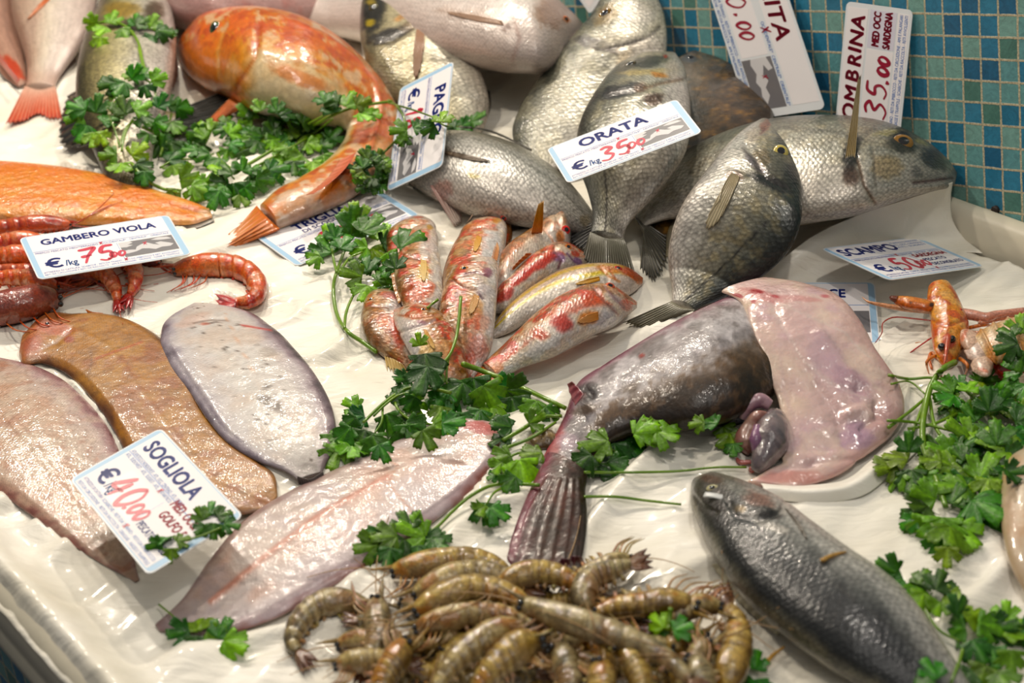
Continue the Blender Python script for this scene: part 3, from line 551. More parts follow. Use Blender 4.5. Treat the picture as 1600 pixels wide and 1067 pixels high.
# --- large pale bream far back, head right
r = root('seabream', 'large pale silver-pink sea bream at the back, head right, by the tiles', 'fish', P(700, 90, 0))
st = [((430, 10), (440, 40)), ((500, -25), (505, 52)), ((570, -55), (575, 68)), ((650, -75), (655, 90)), ((735, -72), (745, 104)), ((805, -50), (815, 113)), ((855, -18), (862, 110)), ((885, 10), (890, 92)), ((905, 30), (908, 70)), ((914, 42), (916, 54))]
loft('body', st, MAT['pink'], sp(ramp=[(-1, (150, 120, 112)), (-.5, (190, 170, 160)), (0, (222, 208, 200)), (.5, (232, 222, 216)), (1, (222, 206, 198))], under=(220, 205, 196), along=[((196, 160, 140), .8, 1, .4)],
     blobs=[(860, 20, 30, 26, 30, (150, 112, 88), .7), (885, 30, 8, 5, 20, (210, 120, 40), .9), (790, 44, 8, 4, 0, (90, 60, 50), .8), (735, 24, 60, 9, 10, (186, 156, 136), .5)],
     lines=[([(800, 20), (812, 60), (800, 96)], 3, (180, 150, 140), .6)]), r, k=.4, z0=[.0, .0, .012, .024, .038, .048, .052], ns=150, nv=80)
fin('pectoral_fin', [(782, 30), (788, 42)], [(690, 12), (700, 26)], hz(785, 38)+.002, hz(700, 22)+.003, r, (186, 150, 126), (214, 186, 166), rays=8, n=36, drape=.0008, taper=.1)
eye(r, 884, 30, 6, (196, 110, 40), pr=.5)

# --- bream with dark yellow-spotted head, behind the small sign
r = root('gilthead_bream', 'gilt-head bream with dark yellow-marked head at the top, small sign leaning on it', 'fish', P(700, 150, 0))
st = [((580, -70), (640, -70)), ((570, -30), (664, -36)), ((564, 10), (684, 6)), ((562, 46), (712, 46)), ((568, 86), (738, 90)), ((590, 128), (758, 132)), ((628, 168), (764, 166)), ((672, 202), (758, 194)), ((708, 222), (746, 214))]
loft('body', st, MAT['silver'], sp(ramp=[(-1, (120, 112, 84)), (-.6, (176, 166, 132)), (-.1, (214, 204, 172)), (.4, (232, 226, 208)), (1, (226, 214, 200))], under=(220, 210, 196), wob=.3,
     blobs=[(582, 18, 22, 40, 8, (34, 32, 24), .95), (605, 55, 40, 11, -18, (30, 26, 22), .9), (640, 40, 18, 9, -30, (90, 70, 48), .7), (578, 36, 9, 7, 0, (206, 182, 30), .9), (580, 4, 9, 6, 0, (196, 170, 30), .9), (630, 25, 20, 5, -30, (210, 150, 90), .7), (660, 22, 24, 20, 0, (232, 222, 206), .7), (690, 90, 26, 16, 10, (120, 112, 96), .5), (716, 66, 5, 40, -28, (150, 80, 60), .6)],
     lines=[([(590, 66), (612, 70), (640, 45)], 2, (60, 52, 40), .6)]), r, k=.4, z0=[.06, .06, .05, .034, .016, .004, 0], ns=200, nv=100,
     grooves=[([(575, 70), (612, 62), (650, 40), (672, 30)], 4, -.002)])
fin('pectoral_fin', [(646, 40), (658, 42), (669, 38)], [(638, 118), (646, 128), (664, 104)], hz(656, 44)+.003, hz(648, 110)+.003, r, (150, 104, 76), (120, 84, 58), rays=7, n=30, rayc=(190, 160, 130), drape=.0008, taper=.1)
eye(r, 584, 12, 8, (80, 70, 30), pr=.6)
fin('anal_fin', [(762, 140), (764, 165), (756, 190)], [(766, 142), (767, 166), (758, 194)], .014, .01, r, (90, 80, 70), (60, 54, 48), n=20)

# --- pink breams top left
PINK = [(-1, (196, 160, 140)), (-.5, (226, 200, 180)), (0, (246, 232, 214)), (.4, (240, 226, 216)), (1, (214, 194, 186))]
r = root('pandora_bream', 'pink sea bream at the left edge, mostly hidden behind a larger pink one', 'fish', P(10, 120, 0))
loft('body', [((-90, -50), (10, -60)), ((-80, 0), (24, -10)), ((-50, 50), (30, 40)), ((-15, 92), (38, 85)), ((10, 124), (42, 118)), ((28, 136), (42, 132))], MAT['pink'], sp(ramp=[(-1, (170, 120, 100)), (0, (206, 166, 146)), (1, (180, 140, 124))], blobs=[(22, 105, 8, 26, -38, (206, 70, 40), .85)], under=(200, 180, 170)), r, k=.4, z0=0, ns=90, nv=60)
fin('dorsal_fin', [(-2, 84), (14, 104), (30, 124)], [(-6, 92), (10, 112), (27, 131)], .03, .02, r, (226, 80, 44), (214, 96, 50), n=30)
r = root('pandora_bream', 'pink sea bream with red tail fin hanging down at the top left', 'fish', P(60, 130, 0))
loft('body', [((40, -90), (120, -90)), ((16, -40), (150, -40)), ((16, 0), (152, 0)), ((22, 36), (142, 40)), ((33, 68), (122, 76)), ((41, 98), (103, 104)), ((42, 122), (90, 124)), ((40, 138), (86, 138))], MAT['pink'], sp(ramp=PINK, under=(220, 204, 196), blobs=[(50, 40, 10, 40, 14, (206, 176, 160), .5)], along=[((232, 190, 170), .85, 1, .5)], lines=[([(24, 20), (38, 60), (44, 100)], 4, (190, 150, 132), .6)]), r, k=.42, z0=[.03, .02, .01, .004], ns=130, nv=80)
fin('pectoral_fin', [(92, -12), (74, -10)], [(40, 38), (44, 24)], hz(82, -8)+.002, hz(44, 30)+.003, r, (214, 110, 60), (222, 150, 110), rays=8, n=40, drape=.0008, taper=.1)
fin('tail_fin', [(39, 134), (62, 140), (86, 134)], [(8, 196), (40, 190), (58, 180), (76, 186), (97, 188)], .018, .008, r, (236, 196, 176), (200, 66, 36), rays=14, n=60, rayc=(240, 190, 168), amp=.0012)
fin('anal_fin', [(118, 84), (104, 104), (92, 126)], [(118, 96), (100, 116), (86, 134)], .012, .01, r, (196, 170, 160), (120, 100, 96), n=24)

r = root('pandora_bream', 'pale pink fish behind the orange gurnard at the top edge', 'fish', P(310, 40, 0))
loft('body', [((200, -90), (250, 0)), ((260, -110), (262, 34)), ((320, -120), (322, 52)), ((400, -100), (400, 48)), ((470, -70), (470, 40)), ((540, -40), (540, 22)), ((590, -14), (590, 4))], MAT['pink'], sp(ramp=[(-1, (214, 160, 150)), (0, (226, 190, 182)), (.5, (214, 176, 172)), (1, (196, 160, 156))], mottle=[((200, 110, 100), 40, .58, .1, .5, None)], under=(210, 190, 184)), r, k=.4, z0=0, ns=100, nv=70)

# --- sea bass pair under the parsley, top left
BASS = [(-1, (60, 58, 44)), (-.75, (108, 100, 66)), (-.4, (186, 174, 124)), (0, (228, 218, 180)), (.35, (226, 220, 204)), (1, (222, 212, 206))]
r = root('sea_bass', 'dark-tailed sea bass crossing beneath the gold one at top left', 'fish', P(260, 190, 0))
loft('body', [((110, 150), (118, 180)), ((150, 158), (150, 215)), ((200, 165), (200, 222)), ((245, 170), (250, 214)), ((275, 176), (280, 205))], MAT['bass'], sp(ramp=BASS, under=(200, 195, 185)), r, k=.5, z0=0, ns=90, nv=60)
fin('tail_fin', [(262, 178), (270, 195), (268, 208)], [(362, 138), (364, 152), (340, 184), (318, 204)], .02, .016, r, (60, 60, 56), (26, 27, 28), rays=16, rayc=(170, 170, 160), amp=.0014)
r = root('sea_bass', 'gold and silver sea bass lying head up under parsley at top left', 'fish', P(200, 240, 0))
loft('body', [((170, -60), (240, -60)), ((160, -20), (262, -20)), ((152, 14), (268, 12)), ((136, 48), (274, 44)), ((124, 90), (274, 90)), ((118, 132), (268, 136)), ((121, 176), (256, 178)), ((136, 214), (244, 212)), ((152, 250), (238, 248)), ((168, 282), (240, 278)), ((186, 300), (238, 298))], MAT['bass'], sp(ramp=BASS, under=(214, 206, 198), wob=.25,
     along=[((150, 120, 60), .22, .1, .75), ((96, 92, 80), .85, .98, .55)], mottle=[((96, 76, 36), 60, .5, .1, .55, None)][:0], blobs=[(215, 38, 40, 10, 0, (60, 46, 24), .8), (190, 15, 34, 14, 0, (176, 142, 60), .7), (240, 20, 18, 20, 20, (74, 60, 40), .8)],
     lines=[([(156, 60), (152, 120), (160, 200), (180, 280)], 1.6, (110, 100, 70), .6)]), r, k=.5, z0=[.03, .03, .03, .028, .02, .008, .0], ns=200, nv=100,
     grooves=[([(146, 44), (200, 46), (262, 40)], 5, -.003)])
fin('dorsal_fin', [(122, 140), (124, 180), (142, 224)], [(104, 150), (92, 190), (94, 226), (120, 232)], .03, .012, r, (50, 46, 38), (24, 24, 22), rays=10, rayc=(90, 84, 66), ragged=.14)
fin('tail_fin', [(188, 296), (212, 304), (238, 298)], [(212, 330), (250, 326), (276, 306)], .012, .006, r, (80, 76, 64), (50, 48, 42), rays=12)
fin('pelvic_fin', [(268, 70), (272, 100), (268, 128)], [(275, 80), (279, 112), (271, 142)], .03, .02, r, (140, 110, 100), (80, 60, 56), n=20)

# --- tub gurnard
r = root('tub_gurnard', 'orange gurnard curled round a bunch of parsley, tail pointing lower left', 'fish', P(480, 180, 0))
st = [((274, 72), (276, 84)), ((291, 54), (284, 108)), ((318, 27), (306, 132)), ((348, 13), (346, 150)), ((390, 8), (388, 172)), ((442, 13), (432, 184)), ((496, 30), (472, 192)), ((546, 62), (505, 194)), ((588, 106), (528, 196)), ((616, 152), (540, 204)), ((628, 196), (540, 216)), ((614, 242), (528, 236)), ((578, 284), (502, 262)), ((524, 318), (464, 284)), ((468, 342), (424, 304)), ((436, 356), (404, 322))]
loft('body', st, MAT['gurnard'], sp(ramp=[(-1, (206, 176, 160)), (-.7, (208, 116, 44)), (-.35, (212, 134, 70)), (0, (206, 108, 14)), (.42, (214, 126, 36)), (.66, (226, 196, 150)), (1, (232, 214, 180))], under=(230, 214, 188), wob=.5,
     along=[((222, 116, 14), .24, .16, .85), ((226, 176, 150), .75, .95, .35)],
     mottle=[((222, 202, 184), 55, .54, .05, .75, (-1, .4)), ((190, 88, 8), 75, .55, .06, .85, (-.8, .62))],
     blobs=[(300, 118, 24, 14, 40, (232, 150, 90), .6), (360, 120, 12, 40, 10, (230, 190, 150), .5), (436, 158, 62, 22, 8, (228, 212, 176), .85), (500, 184, 36, 14, 20, (226, 204, 164), .7), (470, 122, 60, 14, 22, (196, 80, 14), .5), (580, 250, 40, 26, -50, (222, 200, 184), .5), (410, 330, 22, 12, -40, (214, 110, 40), .7), (470, 315, 40, 14, -30, (226, 206, 192), .6)],
     lines=[([(440, 28), (510, 56), (560, 96), (588, 132), (596, 170), (580, 230), (540, 280)], 4, (206, 84, 36), .5), ([(405, 80), (460, 92), (510, 110), (540, 140)], 4, (232, 200, 170), .6), ([(352, 40), (340, 80), (342, 122)], 3, (236, 190, 150), .6), ([(404, 40), (398, 90), (372, 132)], 3, (170, 70, 10), .6)]), r, k=.5, z0=[.004, .004, .003, .002, .0], ns=230, nv=110,
     grooves=[([(404, 38), (400, 90), (372, 134), (368, 152)], 5, -.003), ([(352, 40), (340, 80), (342, 122)], 4, -.0012), ([(440, 28), (510, 56), (560, 96), (588, 132), (596, 170), (580, 230), (540, 280)], 5, .003), ([(405, 80), (460, 92), (510, 110), (540, 140)], 4, .0012), ([(390, 168), (372, 140)], 5, -.002)])
eye(r, 336, 44, 11, (70, 84, 50), (10, 14, 12), .5, (.85, 1.1), rim=(150, 110, 50))
fin('tail_lobe', [(401, 321), (418, 340), (437, 357)], [(360, 368), (336, 396), (356, 386)], [.012, .02, .012], .005, r, (222, 130, 70), (232, 176, 130), rays=6, n=44, ragged=.04, rayc=(214, 110, 50), th=.003)
fin('tail_lobe', [(398, 328), (404, 346)], [(303, 374), (322, 380)], .006, .004, r, (206, 110, 70), (226, 170, 140), rays=4, n=24, ragged=.15, rayc=(190, 70, 40))
fin('pectoral_fin', [(362, 150), (372, 158), (380, 166)], [(318, 196), (324, 200), (352, 184)], .03, .012, r, (214, 120, 60), (232, 110, 30), rays=8, n=30, rayc=(226, 160, 110))
fin('dorsal_fin', [(556, 238), (540, 262), (512, 288), (490, 302)], [(530, 250), (512, 276), (490, 296), (478, 304)], hz(540, 258)+.012, hz(520, 275)+.004, r, (214, 110, 84), (226, 150, 124), rays=9, n=40)
# --- salmon fillet
r = root('salmon_fillet', 'bright orange salmon fillet at the left edge with pale skin edge', 'fillet', P(120, 340, 0))
st = [((-120, 250), (-120, 350)), ((-40, 252), (-45, 350)), ((30, 256), (22, 352)), ((90, 262), (80, 352)), ((150, 272), (140, 352)), ((205, 286), (198, 352)), ((255, 302), (255, 352)), ((300, 316), (306, 350)), ((326, 326), (332, 340))]
loft('flesh', st, MAT['salmon'], sp(ramp=[(-1, (244, 170, 96)), (-.7, (252, 146, 16)), (0, (255, 150, 10)), (.7, (250, 152, 36)), (1, (244, 190, 150))], mottle=[((255, 172, 76), 45, .55, .08, .5, None), ((240, 122, 6), 90, .6, .08, .4, None)], blobs=[(300, 326, 26, 5, 14, (206, 120, 96), .8), (322, 334, 14, 8, 10, (236, 196, 164), .8), (262, 306, 34, 5, 18, (240, 196, 160), .6)], lines=[([(-50, 300), (80, 302), (200, 318), (300, 330)], 2.5, (246, 170, 90), .6)], under=(222, 210, 196)), r, k=.24, z0=.004, ns=160, nv=80, e=(.75, .6), low=.4,
     grooves=[([(-50, 300), (80, 302), (200, 318), (300, 330)], 3.5, -.0018), ([(268, 316), (310, 328)], 3, -.002)])
loft('skin', [((a-2, b-3), (c+3, d+6)) for (a, b), (c, d) in st], MAT['white'], sp(ramp=[(-1, (214, 204, 190)), (.9, (226, 216, 202)), (1, (90, 88, 86))], under=(200, 196, 188)), r, k=.07, z0=.001, ns=80, nv=40, low=.5)

# --- four soles
r = root('sole', 'pinkish underside of a sole at the left edge, under the big price sign', 'fish', P(90, 740, 0))
st = [((-70, 548), (-20, 556)), ((-105, 600), (36, 567)), ((-95, 665), (95, 590)), ((-60, 722), (140, 628)), ((0, 768), (176, 676)), ((55, 808), (196, 732)), ((115, 852), (203, 790)), ((165, 884), (208, 850)), ((200, 903), (214, 893)), ((212, 910), (218, 906))]
dsole = lambda c: np.where(np.abs(c) < .8, 1-.25*np.abs(c)**2.2-.02, .84*np.sqrt(np.clip((1-np.abs(c))/.2, 0, 1)))
loft('body', st, MAT['sole'], sp(ramp=[(-1, (140, 88, 80)), (-.85, (206, 170, 150)), (-.3, (216, 186, 160)), (.3, (214, 188, 168)), (.72, (206, 180, 170)), (.85, (182, 142, 142)), (1, (120, 66, 70))], mottle=[((196, 136, 100), 35, .55, .1, .55, (-.7, .6)), ((226, 204, 182), 60, .57, .08, .5, None), ((170, 110, 84), 110, .63, .05, .5, (-.7, .7))], along=[((130, 82, 76), .86, 1, .7)], under=(200, 180, 170)), r, k=.12, z0=.002, ns=200, nv=110, sect=dsole, low=.25,
     grooves=[([(20, 574), (95, 604), (150, 660), (180, 730), (190, 800)], 3, -.0008), ([(-40, 600), (40, 680), (110, 780), (180, 870)], 3, .0008)])
r = root('sole', 'brown-backed sole with a pink head, third from the right of the soles', 'fish', P(230, 640, 0))
r['label'] = 'brown sole with rough sandy skin and pink head, between two pale soles'
st = [((30, 556), (36, 524)), ((34, 567), (62, 498)), ((66, 567), (118, 490)), ((104, 583), (176, 492)), ((140, 617), (228, 511)), ((170, 656), (266, 540)), ((197, 702), (298, 594)), ((228, 748), (326, 650)), ((275, 783), (363, 692)), ((330, 800), (408, 724)), ((385, 803), (432, 750)), ((415, 797), (434, 776))]
loft('body', st, MAT['sole'], sp(ramp=[(-1, (110, 66, 40)), (-.85, (180, 122, 58)), (0, (194, 136, 66)), (.85, (176, 118, 58)), (1, (100, 66, 44))], mottle=[((204, 156, 92), 34, .54, .14, .45, None), ((156, 84, 60), 46, .61, .08, .5, (-.7, .7)), ((126, 88, 52), 90, .6, .08, .3, None)], along=[((206, 120, 96), .13, .06, .75), ((196, 150, 120), .85, 1, .6)],
     blobs=[(85, 512, 34, 14, 10, (206, 124, 104), .85), (50, 540, 16, 22, 20, (190, 110, 90), .7), (108, 530, 9, 6, 0, (170, 84, 72), .8), (60, 556, 20, 8, 0, (196, 140, 110), .7)],
     lines=[([(60, 548), (85, 535), (108, 518)], 3, (190, 160, 160), .6), ([(150, 560), (200, 542), (222, 534)], 1.6, (196, 84, 40), .7), ([(142, 548), (143, 570), (138, 585)], 1.4, (110, 70, 40), .6)], under=(200, 180, 160)), r, k=.14, z0=[.003, .003, .004, .005, .005, .004], ns=220, nv=120, sect=dsole, low=.5,
     grooves=[([(60, 550), (90, 535), (112, 512)], 4, -.0018), ([(90, 500), (170, 540), (250, 650), (330, 745), (420, 785)], 3, .0006)])
eye(r, 74, 506, 4, (150, 90, 80), pr=.6)
r = root('sole', 'white underside of a sole with dark specks, upper right of the soles', 'fish', P(400, 620, 0))
st = [((302, 474), (326, 474)), ((268, 494), (376, 484)), ((251, 528), (426, 512)), ((264, 570), (463, 548)), ((298, 615), (496, 590)), ((324, 655), (517, 630)), ((360, 695), (526, 672)), ((405, 722), (521, 703)), ((448, 738), (509, 726)), ((466, 750), (503, 738))]
loft('body', st, MAT['white'], sp(ramp=[(-1, (120, 110, 120)), (-.86, (176, 166, 176)), (-.7, (214, 206, 206)), (-.2, (232, 226, 220)), (.5, (230, 222, 216)), (.72, (200, 188, 190)), (.84, (150, 130, 138)), (1, (84, 66, 74))], mottle=[((222, 196, 176), 26, .58, .1, .5, (-.6, .6)), ((90, 76, 66), 150, .7, .03, .8, (-.4, .4))], along=[((150, 140, 136), .86, 1, .6)],
     blobs=[(300, 500, 34, 10, -20, (222, 190, 176), .6), (424, 630, 26, 9, 25, (70, 58, 50), .7), (440, 640, 34, 12, 25, (110, 94, 84), .4), (420, 550, 20, 8, 0, (150, 134, 120), .4), (485, 735, 16, 14, 20, (90, 80, 74), .7), (320, 506, 10, 3, 0, (206, 120, 100), .7)],
     lines=[([(300, 505), (330, 498), (360, 500)], 1.4, (110, 90, 80), .6), ([(352, 490), (370, 530), (400, 590), (440, 660)], 1.2, (226, 180, 150), .7), ([(378, 508), (424, 516)], 1.5, (190, 50, 40), .8)], under=(214, 200, 196)), r, k=.13, z0=.008, ns=200, nv=110, sect=dsole, low=.8,
     grooves=[([(276, 504), (330, 498), (368, 500)], 3.5, -.0016), ([(265, 545), (300, 600), (350, 672), (420, 718)], 3, -.001), ([(430, 522), (480, 590), (500, 660), (490, 712)], 3, -.001)])
fin('tail_fin', [(464, 744), (484, 748), (505, 736)], [(468, 758), (488, 762), (506, 752)], .014, .006, r, (120, 110, 106), (66, 58, 54), rays=10, n=30)
r = root('sole', 'large pale pink sole with red snout, below the others with parsley on it', 'fish', P(520, 830, 0))
st = [((242, 976), (250, 986)), ((284, 936), (342, 991)), ((325, 876), (430, 965)), ((376, 815), (500, 924)), ((430, 778), (560, 892)), ((490, 748), (625, 850)), ((560, 716), (690, 804)), ((630, 684), (738, 764)), ((690, 662), (768, 728)), ((740, 654), (783, 700)), ((770, 660), (784, 680))]
loft('body', st, MAT['white'], sp(ramp=[(-1, (150, 116, 112)), (-.8, (206, 186, 176)), (-.3, (226, 208, 198)), (.2, (230, 214, 208)), (.7, (220, 204, 204)), (.86, (196, 172, 176)), (1, (140, 84, 76))], mottle=[((226, 180, 160), 22, .55, .1, .6, (-.7, .5)), ((210, 194, 198), 34, .56, .1, .5, None)], along=[((150, 116, 116), .14, 0, .8)],
     blobs=[(752, 668, 34, 12, 10, (206, 84, 84), .75), (778, 690, 8, 26, 0, (196, 120, 110), .7), (700, 680, 30, 12, -20, (226, 190, 180), .5)],
     lines=[([(330, 940), (420, 865), (500, 805), (560, 770), (606, 745)], 5, (220, 140, 116), .75), ([(606, 718), (622, 728), (606, 755), (640, 795), (662, 818)], 1.4, (206, 140, 110), .85), ([(640, 700), (590, 712), (560, 735)], 2, (196, 160, 140), .5)], under=(214, 196, 190)), r, k=.13, z0=[.002, .002, .003, .004, .004], ns=230, nv=120, sect=dsole, low=.4,
     grooves=[([(330, 940), (420, 865), (500, 805), (606, 745), (690, 700)], 4, .0009), ([(350, 975), (470, 930), (600, 850), (720, 765)], 3, -.001)])

# --- red mullets
def mullet(label, st, z0, back, extra=None, k=.52, sd=1, belly=(250, 244, 238), red=.85, yellow=False, mu=(222, 74, 34)):
    c = np.array(st, float).mean((0, 1)); r = root('red_mullet', label, 'fish', P(c[0], c[1], 0), 'red mullets heaped in the middle')
    rp = [(-1, (128, 84, 40)), (-.75, (172, 120, 60)), (-.4, (206, 142, 86)), (0, (226, 172, 132)), (.3, (242, 222, 206)), (1, belly)]
    if yellow: rp = [(-1, (176, 120, 62)), (-.72, (206, 166, 110)), (-.52, (214, 176, 130)), (-.42, (226, 186, 20)), (-.3, (226, 190, 60)), (-.2, (226, 196, 170)), (.05, (228, 206, 190)), (.15, (232, 200, 30)), (.25, (232, 214, 120)), (.4, (238, 228, 216)), (1, (236, 226, 214))]
    if back == 'R': rp = flip(rp)
    tm = (-.8, .5) if back == 'L' else (-.5, .8)
    s = sp(ramp=rp, under=(226, 212, 200), wob=.12 if yellow else .5, seed=sd*13, mottle=[] if yellow else [(mu, 60, .52, .05, red, tm), ((246, 226, 200), 120, .56, .05, .65, None), ((130, 80, 36), 150, .58, .05, .7, (-1, 0) if back == 'L' else (0, 1))], along=[((226, 196, 184), .22, .1, .45)])
    for kk, v in (extra or {}).items():
        if kk in ('blobs', 'lines'): s[kk] = v
    loft('body', st, MAT['mullet'], s, r, k=k, z0=z0, ns=150, nv=84, grooves=(extra or {}).get('grooves', ()))
    return r
RED = (206, 60, 50); ORG = (224, 130, 30)
r = mullet('red mullet mostly hidden behind another, head by the parsley leaves', [((626, 350), (668, 343)), ((608, 364), (680, 352)), ((604, 386), (676, 380)), ((610, 420), (660, 420)), ((622, 450), (650, 450))], 0, 'L', dict(blobs=[(632, 372, 18, 14, 30, (220, 90, 50), .7), (655, 348, 18, 4, -10, (226, 170, 130), .7)]), sd=2)
r = mullet('red mullet at the left with a parsley leaf over its head', [((656, 351), (672, 349)), ((638, 364), (682, 363)), ((626, 388), (686, 386)), ((617, 414), (689, 412)), ((617, 440), (692, 441)), ((623, 464), (692, 464)), ((636, 492), (684, 490)), ((650, 520), (672, 518))], .016, 'L',
  dict(blobs=[(662, 425, 10, 18, 5, (232, 190, 90), .85), (650, 455, 24, 20, 0, (222, 90, 60), .6), (670, 450, 12, 12, 0, (214, 90, 50), .6), (668, 385, 16, 20, 0, (232, 214, 206), .8), (630, 405, 10, 7, -30, (214, 80, 30), .7), (672, 354, 6, 5, 0, (226, 170, 70), .7)], grooves=[([(628, 400), (650, 403), (680, 408)], 3, -.0018), ([(640, 385), (680, 390)], 3, -.001)], lines=[([(625, 404), (650, 402), (668, 408)], 1.8, (150, 80, 50), .7)]), sd=3)
fin('pectoral_fin', [(654, 404), (670, 408)], [(655, 440), (668, 442)], hz(660, 408)+.0015, hz(661, 436)+.002, r, (236, 202, 131), (240, 214, 161), rays=6, n=24, drape=.0008, taper=.1)
fin('dorsal_fin', [(617, 425), (619, 445), (627, 470)], [(611, 428), (614, 448), (622, 474)], .03, .03, r, (190, 130, 80), (206, 150, 96), n=24)
r = mullet('red mullet behind the others, only its pink head showing at the top', [((752, 313), (764, 311)), ((741, 332), (781, 324)), ((736, 355), (796, 344)), ((744, 380), (801, 368)), ((752, 410), (792, 394))], 0, 'R', dict(blobs=[(764, 332, 9, 4, 20, (160, 84, 110), .85), (750, 345, 12, 14, 0, (236, 220, 210), .8), (775, 322, 10, 6, 20, (226, 190, 160), .8)], lines=[([(757, 338), (772, 340)], 1.5, (110, 60, 80), .7)]), sd=4)
eye(r, 787, 340, 5.5, (214, 70, 20), pr=.5)
Vt, Ft = tube(gp([(748, 318), (738, 336), (730, 347)], [.035, .02, .004]), [.0012, .0009, .0004], 6, 14); mesh_obj('barbel', Vt, Ft, plain('barbel_pink', (226, 196, 176), .35), r, reg=False)
r = mullet('red mullet with white belly and amber fin, second from the top of the heap', [((757, 345), (784, 343)), ((731, 354), (791, 351)), ((713, 377), (791, 374)), ((700, 402), (786, 400)), ((692, 430), (781, 426)), ((692, 462), (772, 460)), ((702, 498), (756, 496))], .014, 'L', dict(blobs=[(745, 380, 11, 20, 14, (226, 150, 40), .9), (765, 385, 18, 34, 8, (238, 234, 232), .85), (740, 352, 24, 5, -14, (220, 130, 70), .8), (775, 345, 9, 5, 0, (232, 170, 80), .7), (720, 412, 16, 10, 30, (214, 100, 60), .6), (722, 385, 12, 18, 20, (232, 204, 160), .5)], lines=[([(728, 360), (750, 353), (778, 358)], 1.8, (180, 100, 60), .7)], grooves=[([(728, 362), (750, 354), (780, 358)], 3, -.0016)]), sd=5)
fin('pectoral_fin', [(742, 366), (756, 372)], [(735, 394), (748, 394)], hz(748, 370)+.0015, hz(741, 392)+.002, r, (229, 167, 81), (235, 195, 128), rays=6, n=24, drape=.0008, taper=.1)
fin('pelvic_fin', [(776, 376), (780, 386)], [(767, 410), (776, 408)], hz(776, 382), hz(771, 404)+.001, r, (226, 170, 120), (200, 130, 80), rays=6, n=20)
r = mullet('red mullet with big red eye and upright orange fin, topmost at the right', [((892, 353), (894, 362)), ((880, 332), (893, 378)), ((860, 334), (880, 394)), ((838, 350), (856, 408)), ((815, 364), (836, 426)), ((795, 378), (813, 446)), ((780, 396), (796, 462)), ((768, 422), (780, 468))], .004, 'L', dict(blobs=[(868, 340, 16, 8, 10, (232, 214, 190), .8), (860, 368, 14, 10, 40, (214, 206, 200), .8), (876, 370, 8, 12, 0, (214, 120, 60), .8), (880, 345, 6, 8, 0, (190, 130, 90), .6), (830, 384, 40, 12, -40, (238, 226, 212), .6)], lines=[([(846, 352), (862, 372), (868, 388)], 1.8, (200, 130, 90), .8)], grooves=[([(846, 350), (860, 372), (866, 388)], 3, -.0016)]), sd=6, red=.25)
eye(r, 884.5, 359, 7.5, (222, 40, 20), pr=.45, rim=(230, 120, 70))
fin('pectoral_fin', [(830, 366), (847, 364)], [(842, 318), (849, 312)], hz(838, 366), hz(838, 366)+.035, r, (214, 120, 10), (238, 190, 120), rays=6, n=24)
r = mullet('bright red mullet pointing right, between the yellow-striped one and the topmost', [((922, 401), (920, 410)), ((908, 390), (905, 417)), ((890, 379), (885, 424)), ((868, 378), (868, 430)), ((845, 388), (850, 442)), ((820, 405), (828, 458)), ((798, 424), (808, 474)), ((779, 446), (790, 488)), ((768, 466), (774, 490))], .008, 'L', dict(blobs=[(872, 402, 14, 10, 30, (130, 84, 140), .75), (903, 408, 10, 6, 40, (140, 90, 160), .7), (900, 396, 8, 6, 30, (206, 70, 50), .8), (845, 412, 30, 9, -30, RED, .85), (815, 432, 26, 10, -38, RED, .85), (790, 460, 18, 10, -40, RED, .8), (878, 416, 18, 7, 20, (226, 214, 206), .7)], lines=[([(866, 390), (876, 408), (872, 420)], 1.8, (150, 90, 110), .8), ([(886, 396), (898, 410)], 1.6, (120, 70, 120), .8)], grooves=[([(866, 388), (878, 406), (874, 420)], 3, -.0016)]), sd=7)
eye(r, 888, 386, 6, (222, 130, 30), pr=.5, rim=(206, 150, 90))
fin('dorsal_fin', [(832, 396), (815, 410), (802, 422)], [(822, 396), (806, 412), (800, 420)], .036, .04, r, (206, 120, 40), (196, 110, 30), n=20)
r = mullet('yellow-striped red mullet with orange head pointing right', [((1005, 434), (1004, 445)), ((990, 422), (990, 457)), ((970, 413), (972, 466)), ((940, 410), (946, 474)), ((905, 413), (917, 482)), ((870, 423), (886, 487)), ((840, 440), (857, 492)), ((810, 461), (828, 502)), ((785, 485), (797, 520)), ((770, 508), (772, 530))], .006, 'L', dict(blobs=[(988, 428, 26, 9, 25, (220, 96, 30), .9), (1000, 438, 9, 8, 0, (222, 120, 60), .8), (968, 440, 22, 14, 20, (236, 220, 208), .85), (950, 420, 22, 6, 10, (214, 120, 50), .7)], lines=[([(938, 416), (952, 432), (968, 440)], 1.8, (200, 120, 50), .9), ([(950, 418), (962, 436)], 1.4, (196, 90, 40), .8)], grooves=[([(938, 416), (950, 434), (948, 450)], 3, -.0016), ([(984, 452), (1002, 444)], 2.5, -.001)]), sd=8, yellow=True)
eye(r, 966, 419, 5.5, (206, 60, 30), pr=.5, squash=(1.2, .8), ang=-.2)
fin('pectoral_fin', [(936, 430), (938, 440)], [(896, 440), (900, 448)], hz(936, 435)+.001, hz(899, 444)+.002, r, (227, 167, 75), (233, 193, 117), rays=6, n=24, drape=.0008, taper=.1)
